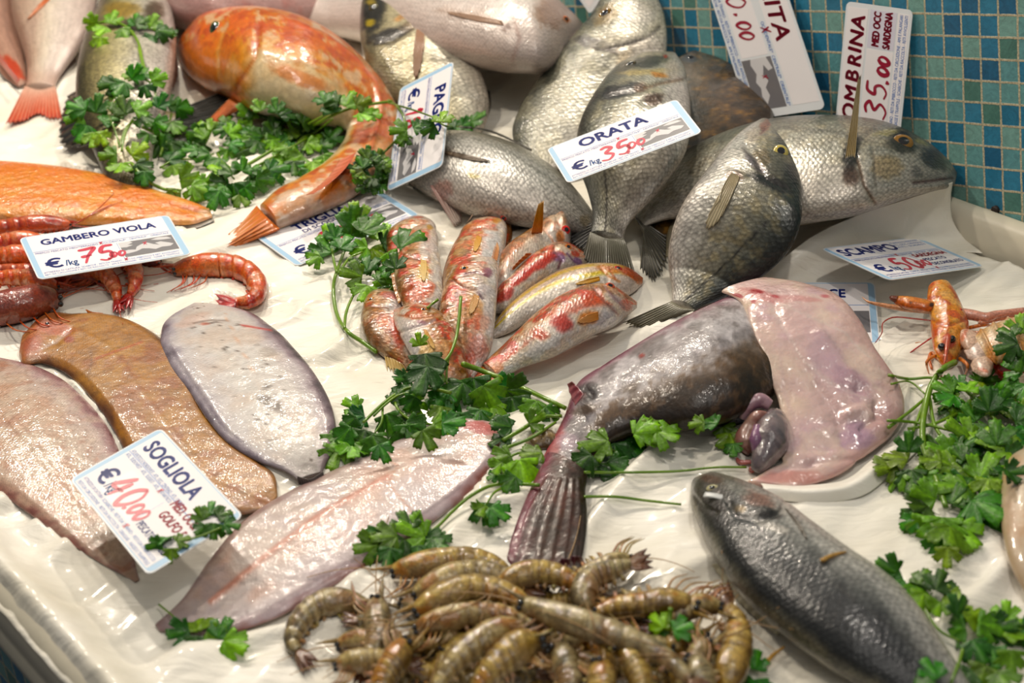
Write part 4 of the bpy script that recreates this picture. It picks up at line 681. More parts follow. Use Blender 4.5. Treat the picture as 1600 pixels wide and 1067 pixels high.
r = mullet('red mullet nearest the viewer at the right, white belly with crimson blotches', [((996, 472), (995, 481)), ((982, 461), (979, 494)), ((960, 446), (956, 511)), ((930, 442), (928, 523)), ((895, 451), (899, 539)), ((862, 468), (869, 556)), ((830, 493), (843, 566)), ((800, 523), (818, 574)), ((772, 551), (796, 584)), ((752, 570), (778, 592))], [.016, .016, .014, .012, .008, .004], 'L', dict(blobs=[(878, 505, 20, 16, 20, RED, .85), (845, 522, 16, 9, 20, (214, 80, 50), .8), (800, 540, 12, 10, 0, RED, .7), (896, 480, 40, 10, -20, (214, 110, 90), .6), (920, 496, 22, 12, -20, (226, 130, 50), .85), (950, 500, 22, 16, 0, (226, 222, 226), .7), (980, 480, 8, 8, 0, (206, 90, 70), .7), (962, 466, 20, 5, 30, (190, 170, 180), .6), (775, 575, 14, 9, -30, (224, 120, 50), .7)], lines=[([(926, 446), (944, 470), (966, 492)], 1.8, (150, 100, 90), .8), ([(944, 446), (966, 472), (976, 482)], 1.6, (150, 110, 120), .8)], grooves=[([(926, 446), (944, 470), (962, 494), (950, 506)], 3.4, -.002), ([(944, 448), (968, 474)], 3, -.001), ([(978, 490), (994, 480)], 2.4, -.001)]), sd=9)
eye(r, 953.5, 446.5, 7, (214, 90, 20), pr=.5, squash=(1.15, .9), ang=-.3, rim=(200, 140, 90))
fin('pectoral_fin', [(934, 482), (936, 504)], [(900, 496), (904, 510)], hz(935, 494)+.001, hz(903, 503)+.002, r, (228, 152, 81), (234, 178, 123), rays=7, n=24, drape=.0008, taper=.1)
fin('tail_fin', [(752, 570), (766, 582), (779, 592)], [(720, 584), (730, 596), (745, 612)], .012, .004, r, (222, 120, 60), (214, 90, 40), rays=10, n=30)
r = mullet('brownish mullet lying lowest at the left of the heap', [((600, 454), (618, 455)), ((577, 461), (634, 476)), ((565, 485), (640, 495)), ((564, 508), (644, 512)), ((572, 530), (648, 530)), ((592, 550), (650, 550)), ((620, 569), (653, 568)), ((641, 582), (655, 581))], 0, 'L', dict(blobs=[(600, 500, 14, 14, 0, (214, 100, 50), .7), (612, 462, 20, 6, 5, (206, 130, 130), .7), (615, 478, 18, 8, -10, (232, 220, 216), .8), (618, 520, 7, 30, -18, (206, 70, 40), .7), (585, 530, 16, 30, -30, (140, 100, 66), .6)], lines=[([(576, 476), (590, 478), (606, 480)], 1.6, (150, 90, 70), .7), ([(606, 480), (612, 510), (610, 550)], 1.6, (110, 70, 44), .5)], grooves=[([(578, 478), (600, 478), (622, 482)], 3, -.0014)]), sd=10, red=.5)
eye(r, 579.5, 467.5, 5, (224, 150, 40), pr=.5, squash=(1.3, .7), ang=.15)
fin('pelvic_fin', [(600, 552), (614, 560), (628, 568)], [(606, 582), (622, 590), (640, 588)], .01, .003, r, (206, 170, 100), (226, 206, 160), rays=6, n=30, ragged=.35)
r = mullet('red mullet lying over its neighbours, mouth open to the left, parsley stalk across it', [((612, 490), (618, 484)), ((616, 505), (650, 479)), ((624, 522), (686, 488)), ((636, 543), (706, 507)), ((650, 566), (721, 533)), ((668, 589), (729, 562)), ((685, 606), (733, 590)), ((702, 616), (730, 610))], [.022, .02, .012, .004], 'R', dict(blobs=[(640, 505, 26, 10, 20, (236, 222, 214), .85), (660, 495, 26, 6, 14, (222, 150, 110), .7), (668, 545, 14, 22, -20, (232, 186, 110), .85), (690, 545, 14, 24, -20, (230, 170, 110), .6), (640, 530, 12, 26, -20, (236, 226, 220), .8), (690, 580, 20, 20, 0, (222, 120, 70), .5), (660, 503, 10, 3, 10, (170, 110, 130), .7)], lines=[([(622, 492), (655, 496), (685, 490)], 1.8, (190, 110, 70), .8), ([(640, 510), (665, 505), (680, 498)], 1.8, (210, 190, 190), .8)], grooves=[([(625, 520), (660, 507), (690, 498)], 3.2, -.002), ([(618, 494), (650, 495), (684, 490)], 2.6, -.0014)]), sd=11)
eye(r, 662, 483.5, 5, (224, 140, 50), pr=.5, squash=(1.3, .7), ang=0)
fin('pectoral_fin', [(660, 514), (668, 516)], [(672, 546), (686, 548)], hz(664, 516)+.001, hz(678, 544)+.002, r, (229, 173, 100), (235, 200, 139), rays=6, n=24, drape=.0008, taper=.1)
r = mullet('large red mullet in the centre of the heap, head up, pale belly to the right', [((745, 409), (770, 405)), ((715, 418), (777, 412)), ((699, 437), (778, 440)), ((689, 466), (776, 470)), ((686, 500), (773, 505)), ((694, 540), (767, 546)), ((712, 569), (753, 571)), ((722, 589), (740, 591))], [.034, .03, .02, .01, .004], 'L', dict(blobs=[(745, 415, 22, 6, -6, (222, 190, 170), .7), (762, 424, 10, 7, 20, (150, 90, 110), .8), (735, 436, 22, 8, 10, (210, 190, 180), .7), (758, 452, 18, 10, 10, (226, 216, 216), .8), (740, 480, 18, 22, 10, (230, 170, 110), .8), (764, 490, 10, 40, 0, (238, 228, 224), .7), (745, 545, 20, 24, 0, (222, 130, 110), .7), (752, 505, 14, 20, 0, (226, 150, 120), .5)], lines=[([(706, 436), (720, 446), (745, 452)], 1.8, (170, 120, 90), .8), ([(722, 428), (745, 424), (765, 432)], 1.8, (120, 70, 80), .85), ([(748, 456), (756, 466)], 1.6, (90, 60, 70), .9)], grooves=[([(704, 436), (720, 448), (742, 454), (756, 466)], 3.2, -.002), ([(722, 430), (745, 425), (768, 433)], 2.6, -.0014)]), sd=12)
eye(r, 725, 419.5, 6.5, (222, 140, 50), pr=.48, squash=(1.2, .8), ang=.05, rim=(206, 120, 60))
fin('pectoral_fin', [(738, 458), (752, 464)], [(726, 490), (742, 494)], hz(745, 462)+.001, hz(735, 490)+.002, r, (231, 173, 106), (234, 195, 145), rays=6, n=24, drape=.0008, taper=.1)
fin('tail_fin', [(720, 586), (731, 590), (742, 590)], [(712, 606), (735, 604), (752, 602)], .012, .004, r, (220, 130, 90), (214, 120, 80), rays=8, n=24)

# --- monkfish
r = root('monkfish', 'skinned grey monkfish tail with a pink membrane flap and guts at its open end', 'fish', P(1080, 600, 0))
st = [((1196, 440), (1232, 596)), ((1150, 455), (1200, 622)), ((1095, 478), (1152, 650)), ((1040, 506), (1092, 667)), ((985, 540), (1032, 672)), ((930, 577), (986, 678)), ((895, 606), (956, 690)), ((880, 650), (936, 708)), ((860, 692), (922, 730)), ((848, 716), (917, 746)), ((846, 734), (908, 760))]
loft('body', st, MAT['slime'], sp(ramp=[(-1, (104, 34, 58)), (-.84, (132, 78, 98)), (-.55, (180, 168, 170)), (-.1, (168, 160, 160)), (.2, (196, 190, 194)), (.4, (128, 112, 100)), (.58, (80, 60, 42)), (.8, (58, 42, 26)), (1, (42, 30, 20))], under=(90, 74, 60), wob=.6, mottle=[((218, 212, 214), 40, .52, .07, .8, (-.7, .5)), ((96, 88, 86), 55, .57, .08, .5, (-.6, .3)), ((110, 84, 60), 140, .6, .05, .7, (.4, 1))],
     blobs=[(918, 612, 26, 16, 0, (40, 34, 34), .9), (905, 618, 14, 10, 0, (110, 60, 60), .7), (915, 640, 26, 9, -10, (90, 70, 52), .7), (862, 700, 14, 44, 24, (176, 80, 80), .75), (885, 690, 22, 16, 0, (186, 160, 176), .6), (870, 725, 18, 16, 0, (120, 60, 80), .5), (1110, 560, 24, 8, -35, (200, 196, 200), .6), (1003, 556, 5, 4, 0, (150, 40, 30), .8)],
     lines=[([(890, 600), (930, 570), (1000, 522), (1070, 486)], 9, (104, 26, 52), .9)]), r, k=[.26, .33, .4, .42, .42, .42, .4, .36, .3], z0=[.004, .002, 0, 0, 0, 0, 0], ns=200, nv=100,
     grooves=[([(895, 616), (915, 606), (925, 616)], 5, -.003), ([(890, 604), (930, 576)], 4, .0015), ([(1165, 470), (1190, 540), (1205, 590)], 5, -.002)])
loft('tail_fin', [((853, 710), (918, 744)), ((838, 742), (915, 772)), ((828, 764), (917, 790)), ((816, 792), (917, 812)), ((803, 828), (914, 845)), ((795, 858), (909, 872)), ((795, 878), (904, 888)), ((806, 888), (892, 893))], MAT['slime'], sp(ramp=[(-1, (110, 40, 60)), (-.75, (130, 58, 76)), (-.45, (84, 44, 38)), (0, (70, 46, 28)), (.4, (80, 48, 38)), (.8, (50, 36, 24)), (1, (42, 30, 20))], under=(70, 46, 40), wob=.3, mottle=[((136, 92, 86), 60, .58, .08, .5, (-.3, .8)), ((46, 30, 18), 70, .56, .08, .6, (-.5, 1))], along=[((60, 30, 28), .88, 1, .5)],
     lines=[([(880+dx*.5, 752), (868+dx*.8, 800), (850+dx, 880)], 3, (56, 34, 22), .6) for dx in (-44, -22, 0, 22, 42)]), r, k=[.36, .36, .3, .24, .17, .12, .1], z0=[.001, .001, .001, .001], ns=130, nv=110,
     grooves=[([(880+dx*.5, 750), (868+dx*.8, 800), (850+dx, 880)], 3.5, .0013) for dx in (-50, -32, -12, 8, 28, 46)])
for i, (x, y) in enumerate([(868, 886), (884, 880), (900, 876)]): fin('fin_tip', [(x-8, y-8), (x+8, y-6)], [(x-12, y+12), (x+14, y+4)], .03, .02, r, (90, 40, 50), (120, 50, 66), rays=3, n=16, m=8, ragged=.4)
fin('skin_flap', [(893, 596), (904, 606), (912, 616)], [(886, 600), (892, 622), (898, 634)], .05, .042, r, (130, 50, 60), (150, 90, 96), rays=3, n=20)
# lumpy membrane flap
st = [((1128, 456), (1204, 436)), ((1150, 468), (1262, 446)), ((1166, 492), (1312, 464)), ((1180, 525), (1344, 506)), ((1196, 562), (1372, 552)), ((1210, 602), (1400, 592)), ((1222, 640), (1413, 630)), ((1228, 680), (1402, 668)), ((1222, 714), (1356, 710)), ((1190, 742), (1305, 744)), ((1166, 754), (1240, 766))]
loft('membrane_flap', st, MAT['flesh'], sp(ramp=[(-1, (244, 220, 202)), (-.6, (242, 212, 206)), (0, (236, 204, 202)), (.5, (242, 214, 204)), (1, (226, 186, 180))], under=(220, 184, 176), wob=.6, mottle=[((222, 186, 202), 28, .55, .1, .6, (-.8, .6)), ((250, 228, 212), 36, .56, .08, .6, None)],
     blobs=[(1190, 462, 46, 10, 14, (206, 120, 120), .45), (1250, 466, 40, 5, 6, (206, 110, 110), .3), (1176, 470, 7, 4, 30, (170, 30, 40), .6), (1210, 462, 8, 3, 10, (176, 40, 48), .6), (1290, 462, 9, 3, 0, (180, 50, 60), .5), (1330, 600, 40, 22, 40, (190, 150, 170), .6), (1372, 655, 22, 24, 0, (220, 176, 176), .6), (1340, 680, 30, 22, 0, (186, 150, 180), .6), (1240, 745, 60, 12, 0, (226, 160, 150), .7), (1210, 690, 14, 40, -14, (232, 212, 186), .8), (1290, 560, 30, 50, -20, (196, 166, 186), .4), (1180, 455, 12, 5, 0, (170, 30, 40), .7), (1152, 462, 10, 4, 20, (160, 40, 50), .7)],
     lines=[([(1200, 480), (1250, 560), (1300, 600), (1350, 625)], 3, (234, 214, 208), .6), ([(1216, 530), (1225, 610), (1260, 700), (1300, 735)], 2.4, (232, 204, 200), .6), ([(1210, 470), (1320, 520), (1360, 560)], 2, (236, 222, 214), .5)]), r, k=.2, z0=[.052, .054, .052, .046, .034, .02, .009, .003, .002, .001], ns=190, nv=110, e=(.8, .8), low=.5, nz=(.006, 24),
     grooves=[([(1205, 480), (1240, 560), (1300, 640), (1330, 700)], 9, -.004), ([(1175, 480), (1200, 560), (1228, 640), (1236, 700)], 7, .004), ([(1340, 610), (1366, 622), (1372, 650), (1350, 670)], 6, -.005), ([(1355, 620), (1395, 640)], 12, .004), ([(1320, 650), (1345, 640), (1375, 668)], 8, .005), ([(1200, 724), (1280, 722), (1340, 716)], 6, -.005), ([(1280, 520), (1330, 590)], 8, .003)])
def blobtube(name, pts, z, rad, col, parent, mat='flesh', n=12, samples=26, mot=None):
    V, F = tube(gp(pts, z), rad, n, samples); c = np.broadcast_to(np.array(col, float), V.shape).copy()
    c += (fbm(V, 120, 3, 7)[:, None]-.5)*60
    if mot is not None: w = sstep(.5, .6, fbm(V, 70, 3, 3))[:, None]; c = c+(np.array(mot, float)-c)*w
    return mesh_obj(name, V, F, MAT[mat], parent, col=c)
blobtube('gut', [(1118, 656), (1140, 650), (1162, 642), (1180, 640)], .012, [.006, .01, .011, .008], (70, 72, 90), r, mot=(36, 34, 40))
blobtube('gut', [(1160, 655), (1168, 636), (1188, 626), (1203, 634)], [.02, .03, .034, .03], [.004, .007, .008, .006], (196, 160, 170), r, mot=(150, 110, 130))
blobtube('gut', [(1199, 648), (1184, 650), (1174, 664), (1164, 690), (1176, 706)], [.03, .032, .024, .012, .006], [.003, .006, .008, .011, .006], (206, 170, 156), r, mot=(170, 120, 110))
blobtube('gut', [(1212, 650), (1206, 672), (1200, 700), (1186, 728), (1182, 735)], [.024, .022, .016, .01, .006], [.01, .016, .018, .012, .006], (150, 136, 136), r, mot=(110, 100, 104))
blobtube('gut', [(1184, 666), (1182, 690), (1184, 712)], [.03, .024, .014], [.004, .007, .004], (150, 110, 140), r)
blobtube('gut', [(1150, 716), (1156, 722), (1168, 722), (1178, 722), (1174, 735)], .005, [.002, .0025, .002, .002, .003], (190, 110, 104), r)

# --- sea bass bottom right
r = root('sea_bass', 'grey sea bass with a white tag on its cheek, lower right corner', 'fish', P(1290, 930, 0))
st = [((1080, 756), (1088, 746)), ((1077, 780), (1112, 741)), ((1084, 808), (1145, 748)), ((1098, 838), (1182, 762)), ((1118, 872), (1226, 784)), ((1150, 918), (1275, 820)), ((1198, 965), (1335, 864)), ((1252, 1008), (1395, 905)), ((1312, 1050), (1440, 950)), ((1375, 1085), (1480, 1010)), ((1440, 1120), (1520, 1075)), ((1500, 1150), (1550, 1125))]
GB = [(-1, (120, 116, 100)), (-.86, (34, 36, 36)), (-.55, (36, 38, 40)), (-.2, (66, 69, 70)), (.05, (128, 129, 125)), (.35, (206, 203, 196)), (.7, (226, 221, 212)), (1, (222, 214, 202))]
loft('body', st, MAT['bass'], sp(ramp=GB, under=(190, 184, 170), wob=.25, along=[((84, 72, 60), .2, .06, .6)], mottle=[((44, 44, 46), 60, .58, .1, .4, (-.8, .1))],
     blobs=[(1108, 748, 26, 7, 12, (110, 78, 60), .7), (1120, 790, 26, 18, 20, (40, 34, 28), .8), (1185, 782, 30, 14, 20, (130, 80, 64), .7), (1195, 800, 34, 9, 10, (34, 32, 30), .9), (1158, 794, 12, 7, 10, (176, 150, 110), .8), (1150, 762, 26, 9, 30, (150, 150, 142), .7), (1205, 822, 40, 8, 20, (206, 200, 190), .6), (1090, 770, 9, 16, 0, (70, 60, 50), .7), (1086, 800, 6, 22, -14, (150, 140, 116), .6)],
     lines=[([(1190, 830), (1240, 872), (1320, 925), (1400, 985), (1470, 1050)], 1.8, (84, 82, 78), .6), ([(1146, 800), (1160, 806), (1215, 800), (1222, 790)], 2, (40, 34, 30), .7)]), r, k=.55, z0=0, ns=230, nv=112,
     grooves=[([(1140, 786), (1150, 806), (1185, 812), (1218, 800), (1226, 786)], 5, -.0026), ([(1124, 772), (1140, 786)], 5, -.0012), ([(1082, 772), (1098, 792), (1118, 800)], 4, -.0018)])
eye(r, 1113, 762.5, 8.5, (206, 200, 160), (16, 18, 22), .52, (1.2, .8), ang=-.12, rim=(120, 110, 84))
fin('pectoral_fin', [(1223, 790), (1230, 796), (1236, 806)], [(1272, 858), (1266, 850), (1252, 812)], hz(1230, 798)+.002, hz(1264, 846)+.002, r, (90, 80, 70), (140, 132, 120), rays=9, n=36, rayc=(70, 62, 54), drape=.0008, taper=.1)
p0, n0 = hit(1119, 777); ax = P(1138, 780, 0)-P(1104, 773, 0); ax /= np.linalg.norm(ax); ay = np.cross(n0, ax)
V, F = sheet(np.array([[p0+ax*.0105*a+ay*.0034*b+n0*(.0022-.0012*a*a) for b in (-1, -.5, 0, .5, 1)] for a in np.linspace(-1, 1, 9)]), .0012)
tg = mesh_obj('plastic_tag', V, F, plain('tag_white', (206, 208, 206), .35, .3), None)
tag(tg, 'small white plastic tag stuck on the cheek of the grey sea bass', 'tag')
fin('dorsal_fin', [(1120, 880), (1160, 930), (1220, 985)], [(1112, 882), (1150, 936), (1212, 992)], .014, .006, r, (140, 134, 112), (170, 164, 140), rays=10, n=40)

# --- pale cuttlefish at the right edge
CUT = skin('cuttlefish_skin', .35, 0, .8, .08, nb=(300, .15), nb2=(40, .25), sss=.15)
r = root('cuttlefish', 'pale cream cuttlefish cut by the right edge, beside the parsley leaves', 'cuttlefish', P(1610, 820, 0))
loft('mantle', [((1590, 700), (1612, 690)), ((1571, 724), (1680, 700)), ((1564, 770), (1730, 740)), ((1566, 830), (1740, 810)), ((1582, 890), (1720, 880)), ((1612, 940), (1680, 940))], CUT, sp(ramp=[(-1, (206, 180, 150)), (-.6, (226, 206, 180)), (0, (232, 216, 196)), (1, (216, 190, 166))], mottle=[((206, 160, 120), 30, .57, .08, .5, None)], lines=[([(1572, 745), (1605, 740)], 2, (190, 110, 90), .7), ([(1580, 790), (1592, 850)], 6, (190, 150, 116), .5)], under=(220, 200, 180)), r, k=.4, z0=.002, ns=100, nv=70)
r = root('cuttlefish', 'small cream cuttlefish with a ridged rim at the right edge, under the scampi', 'cuttlefish', P(1610, 610, 0))
loft('mantle', [((1580, 568), (1596, 562)), ((1570, 578), (1640, 566)), ((1572, 604), (1660, 590)), ((1588, 634), (1660, 630)), ((1608, 656), (1640, 660))], CUT, sp(ramp=[(-1, (214, 190, 160)), (-.8, (190, 160, 126)), (-.6, (232, 216, 192)), (0, (236, 222, 202)), (1, (216, 196, 170))], under=(220, 200, 180)), r, k=.4, z0=.002, ns=80, nv=60)
blobtube('fin_rim', [(1582, 566), (1571, 580), (1574, 604), (1590, 634), (1606, 654)], .014, [.002, .003, .003, .002], (222, 196, 164), r)
# small brown shell under the monkfish tail
r = root('clam', 'small brown clam shell half under the monkfish tail', 'shell', P(838, 688, 0))
loft('shell', [((818, 694), (822, 700)), ((822, 684), (834, 704)), ((836, 676), (850, 703)), ((850, 672), (866, 700)), ((862, 674), (874, 694)), ((870, 680), (874, 686))], MAT['shell'], sp(ramp=[(-1, (110, 88, 56)), (0, (176, 150, 104)), (1, (90, 70, 44))], mottle=[((80, 60, 36), 160, .56, .05, .7, None)]), r, k=.6, z0=.001, ns=60, nv=40)
# ================================================================ prawns
def prawn(name, label, group, spine, r, z, pal, legs=1, tail=1.0, seed=0, feelers=2, cara=.4, eye_on=True, k=.85, mat='shell', fdir=None, detail=1, split=None):
    """spine: head-to-tail pixel polyline of the back-belly midline; r: half height in pixels; legs: +1/-1 side of the belly"""
    rng = np.random.RandomState(seed+11); S = spline(spine, 60); T = np.gradient(S, axis=0); T /= np.linalg.norm(T, axis=1, keepdims=True); Nn = np.stack([-T[:, 1], T[:, 0]], 1)*legs   # towards the belly
    s = np.linspace(0, 1, 60); zs = np.interp(s, np.linspace(0, 1, len(np.atleast_1d(z))), np.atleast_1d(z))
    body = np.interp(s, [0, .05, .12, .25, .38, .5, .7, .85, 1], [.14, .5, .72, .95, 1.0, .96, .84, .66, .42])*r
    c = S.mean(0); rt = root(name, label, 'prawn', P(c[0], c[1], 0), group)
    def part(nm, a, b, rad, ramp_, bands=None, ns=40, **kw):
        idx = np.arange(a, b+1); st = np.concatenate([S[idx]-Nn[idx]*rad[idx][:, None], S[idx]+Nn[idx]*rad[idx][:, None]], 1)
        return loft(nm, st, MAT[mat], dict(ramp=ramp_, under=pal['belly'], wob=.35, seed=seed, mottle=[(pal['dark'], 90, .56, .07, .55, (-1, .4)), (pal['light'], 130, .57, .06, .5, None), (pal['hot'], 50, .6, .06, .6, (-.2, 1))], bands=bands or [], **kw), rt, k=k, z0=list(zs[idx]), ns=ns, nv=26)
    rp = [(-1, pal['dark']), (-.6, pal['base']), (.1, pal['light']), (.6, pal['base']), (1, pal['belly'])]
    ci = int(60*cara)
    cp = part('carapace', 2, ci, body*1.06, rp)
    nseg = 6; ss = (s-cara)/(1-cara)*nseg; saw = 1+(.06 if name == 'striped_prawn' else .09)*(1-(ss % 1))-.03
    ab = part('abdomen', ci-2, 59, body*saw, rp, bands=[(pal['dark'], nseg, 4, .36, .0), (pal['light'], nseg, 4, .35, .45)], ns=72)
    # tail fan
    e, t, n2 = S[-1], T[-1], Nn[-1]; ze = zs[-1]+r*.4/1500; L = r*1.75*tail
    for q, a in enumerate((-.42, -.14, .14, .42)):
        d = t*math.cos(a)+n2*math.sin(a); w = np.array([-d[1], d[0]]); V = np.zeros((9, 5, 3)); C = np.zeros((9, 5, 3))
        for i in range(9):
            g = i/8; hw = r*.30*math.sin(math.pi*min(1, .12+g*.88)**.8)+.6
            for j in range(5):
                o = (j-2)/2; p = e-t*3+d*(L*g)+w*hw*o; V[i, j] = P(p[0], p[1], ze+.0015*(q % 2)-.0012*o*o-.003*g); C[i, j] = np.array(pal['tail0'])*(1-g)+np.array(pal['tail1'])*g
        Vs, F = sheet(V, .0007); mesh_obj('tail_blade', Vs, F, MAT[mat], ab, col=np.vstack([C.reshape(-1, 3)]*2), reg=False)
    # rostrum
    h = S[3]; hd = -T[2]; Vt, Ft = tube([P(*(h-Nn[3]*r*.35), zs[0]+r*.9/1500), P(*(h+hd*r*.9-Nn[3]*r*.5), zs[0]+r*.8/1500), P(*(h+hd*r*1.7-Nn[3]*r*.6), zs[0]+r*.9/1500)], [.0022, .0014, .0003], 6)
    mesh_obj('rostrum', Vt, Ft, MAT[mat], cp, col=np.broadcast_to(np.array(pal['base'], float), Vt.shape), reg=False)
    if eye_on:
        for sgn in (-.1, .55):
            p = S[4]+hd*r*.25+Nn[4]*r*sgn*.6; cc = P(p[0], p[1], zs[0]+r*(1.15-abs(sgn)*.5)/1500); rad = r*.17/1450; V = []
            for i in range(8):
                for j in range(10):
                    a, b = math.pi*(i+.5)/8, 2*math.pi*j/10; V.append(cc+rad*np.array([math.sin(a)*math.cos(b), math.sin(a)*math.sin(b), math.cos(a)]))
            mesh_obj('eye', V, grid_faces(8, 10, True)+[tuple(range(9, -1, -1)), tuple(range(70, 80))], MAT['eye'], cp, col=np.broadcast_to(np.array([14., 12, 12]), (80, 3)), reg=False)
    if legs and detail:
        mb = MB()
        for q in range(5):
            i = int(6+q*(ci-8)/5); b0 = S[i]+Nn[i]*body[i]*.8; sw = rng.uniform(-.5, .9); d1 = Nn[i]-T[i]*(.6+sw*.5); d2 = Nn[i]*.4-T[i]*(1.1+sw*.4)
            pts = [P(*b0, zs[i]+r*.5/1500), P(*(b0+d1*r*.7), zs[i]+r*.7/1500), P(*(b0+d1*r*.7+d2*r*1.1), zs[i]+.001)]
            Vt, Ft = tube(pts, [.0011, .0009, .0003], 5, 9); mb.add(Vt, Ft, np.array(pal['leg'])+rng.randn(3)*8)
        mb.build('walking_legs', MAT[mat], rt)
        mb = MB()
        for q in range(5):
            i = int(ci+2+q*(56-ci)/5.2); b0 = S[i]+Nn[i]*body[i]*.75; d1 = Nn[i]*.9+T[i]*rng.uniform(-.5, .5); ln = r*(.75-.05*q)
            pts = [P(*b0, zs[i]+r*.5/1500), P(*(b0+d1*ln*.5), zs[i]+r*.4/1500), P(*(b0+d1*ln+T[i]*ln*.2), zs[i]+.001)]
            Vt, Ft = tube(pts, [.0014, .0022, .0005], 6, 8); mb.add(Vt, Ft, np.array(pal['leg'])+rng.randn(3)*8)
        mb.build('swimming_legs', MAT[mat], rt)
    for q in range(feelers):
        p0 = S[2]; d = np.array(fdir, float) if fdir is not None else hd; ang = rng.uniform(-.7, .7); R_ = np.array([[math.cos(ang), -math.sin(ang)], [math.sin(ang), math.cos(ang)]]); d = R_@(d/np.linalg.norm(d)); w = np.array([-d[1], d[0]])*rng.uniform(-.5, .5)
        ln = r*rng.uniform(3.5, 6.5); P2 = [p0+d*ln*g+w*ln*g*g for g in np.linspace(0, 1, 6)]
        pts = [P(*p, max(zs[0]+r*.7/1500*(1-g)+.0015, hz(p[0], p[1])+.001)) for p, g in zip(P2, np.linspace(0, 1, 6))]
        Vt, Ft = tube(pts, [.0007, .0005, .0003], 5, 24); mesh_obj('antenna', Vt, Ft, MAT[mat], rt, col=np.broadcast_to(np.array(pal['leg'], float), Vt.shape), reg=False)
    return rt
REDP = dict(base=(238, 108, 52), light=(250, 176, 140), dark=(196, 58, 28), hot=(240, 96, 30), belly=(240, 150, 100), tail0=(214, 70, 36), tail1=(160, 24, 12), leg=(216, 96, 44))
PURP = dict(base=(130, 56, 44), light=(168, 84, 70), dark=(84, 34, 34), hot=(206, 90, 40), belly=(160, 84, 60), tail0=(180, 60, 36), tail1=(130, 24, 16), leg=(222, 110, 50))
DKRD = dict(base=(196, 72, 42), light=(232, 136, 100), dark=(120, 30, 20), hot=(196, 70, 26), belly=(190, 90, 60), tail0=(180, 50, 26), tail1=(120, 18, 10), leg=(206, 84, 40))
G = 'violet prawns under their price sign'
prawn('red_prawn', 'dark red prawn at the left edge against the salmon fillet', G, [(118, 353), (84, 350), (40, 352), (-10, 358), (-70, 362)], 15, .004, DKRD, -1, seed=1, fdir=(1, .1), feelers=4)
prawn('red_prawn', 'pale glossy prawn at the left edge beside the upper left corner of the sign', G, [(74, 376), (40, 374), (0, 378), (-50, 380)], 14, .006, REDP, 1, seed=2, feelers=5, fdir=(1, .25))
prawn('red_prawn', 'orange prawn at the left edge, level with the middle of the sign', G, [(60, 404), (36, 399), (4, 402), (-50, 412)], 17, .006, REDP, -1, seed=3, fdir=(1, .3), feelers=5)
prawn('red_prawn', 'prawn lying under the middle of the sign, its legs trailing to the right', G, [(258, 414), (214, 400), (160, 402), (110, 408), (60, 412)], 15, .0, DKRD, 1, seed=4, fdir=(1, .2))
prawn('red_prawn', 'dark prawn along the lower edge of the sign, feelers spread over the big purple head', G, [(165, 440), (120, 432), (70, 426), (20, 424), (-40, 420)], 15, .003, DKRD, 1, seed=5, feelers=6, fdir=(1, .15))
prawn('red_prawn', 'prawn with orange legs at the left edge between the sign and the big purple head', G, [(96, 450), (62, 438), (20, 434), (-40, 440)], 15, .008, REDP, -1, seed=6, feelers=6, fdir=(1, -.1))
prawn('red_prawn', 'prawn with big purple head, lowest of the red prawns at the left edge', G, [(100, 466), (70, 468), (20, 478), (-40, 492), (-110, 505)], 27, .003, PURP, -1, seed=7, cara=.62, fdir=(1, -.4), feelers=3)
prawn('red_prawn', 'prawn tail hanging down below the sign, left of a twin tail', G, [(122, 424), (150, 424), (170, 434), (180, 450), (183, 470)], 14, [.008, .008, .006, .004], REDP, 1, seed=8, cara=.3, eye_on=False, feelers=0, tail=.9)
prawn('red_prawn', 'prawn tail hanging down below the sign, right of a twin tail', G, [(176, 396), (200, 404), (211, 424), (210, 444), (203, 460)], 14, [.008, .01, .008, .005], REDP, 1, seed=9, cara=.3, eye_on=False, feelers=0, tail=1.1)
prawn('red_prawn', 'curled orange prawn to the right of the sign, tail pointing left', G, [(262, 424), (300, 416), (342, 414), (376, 420), (399, 438), (402, 458), (388, 471), (368, 473)], 19, .002, REDP, 1, seed=10, cara=.38, feelers=3, fdir=(-1, .1), tail=1.2)
for i, (lab, pts) in enumerate([('loose orange prawn leg on the paper above the brown sole', [(117, 486), (128, 484), (145, 490), (160, 492)])]):
    Vt, Ft = tube(gp(pts, .006), [.002, .0018, .0022], 7, 12); o = mesh_obj('prawn_leg', Vt, Ft, MAT['shell'], None, col=np.broadcast_to(np.array([226., 130, 50]), Vt.shape)); tag(o, lab, 'prawn leg')

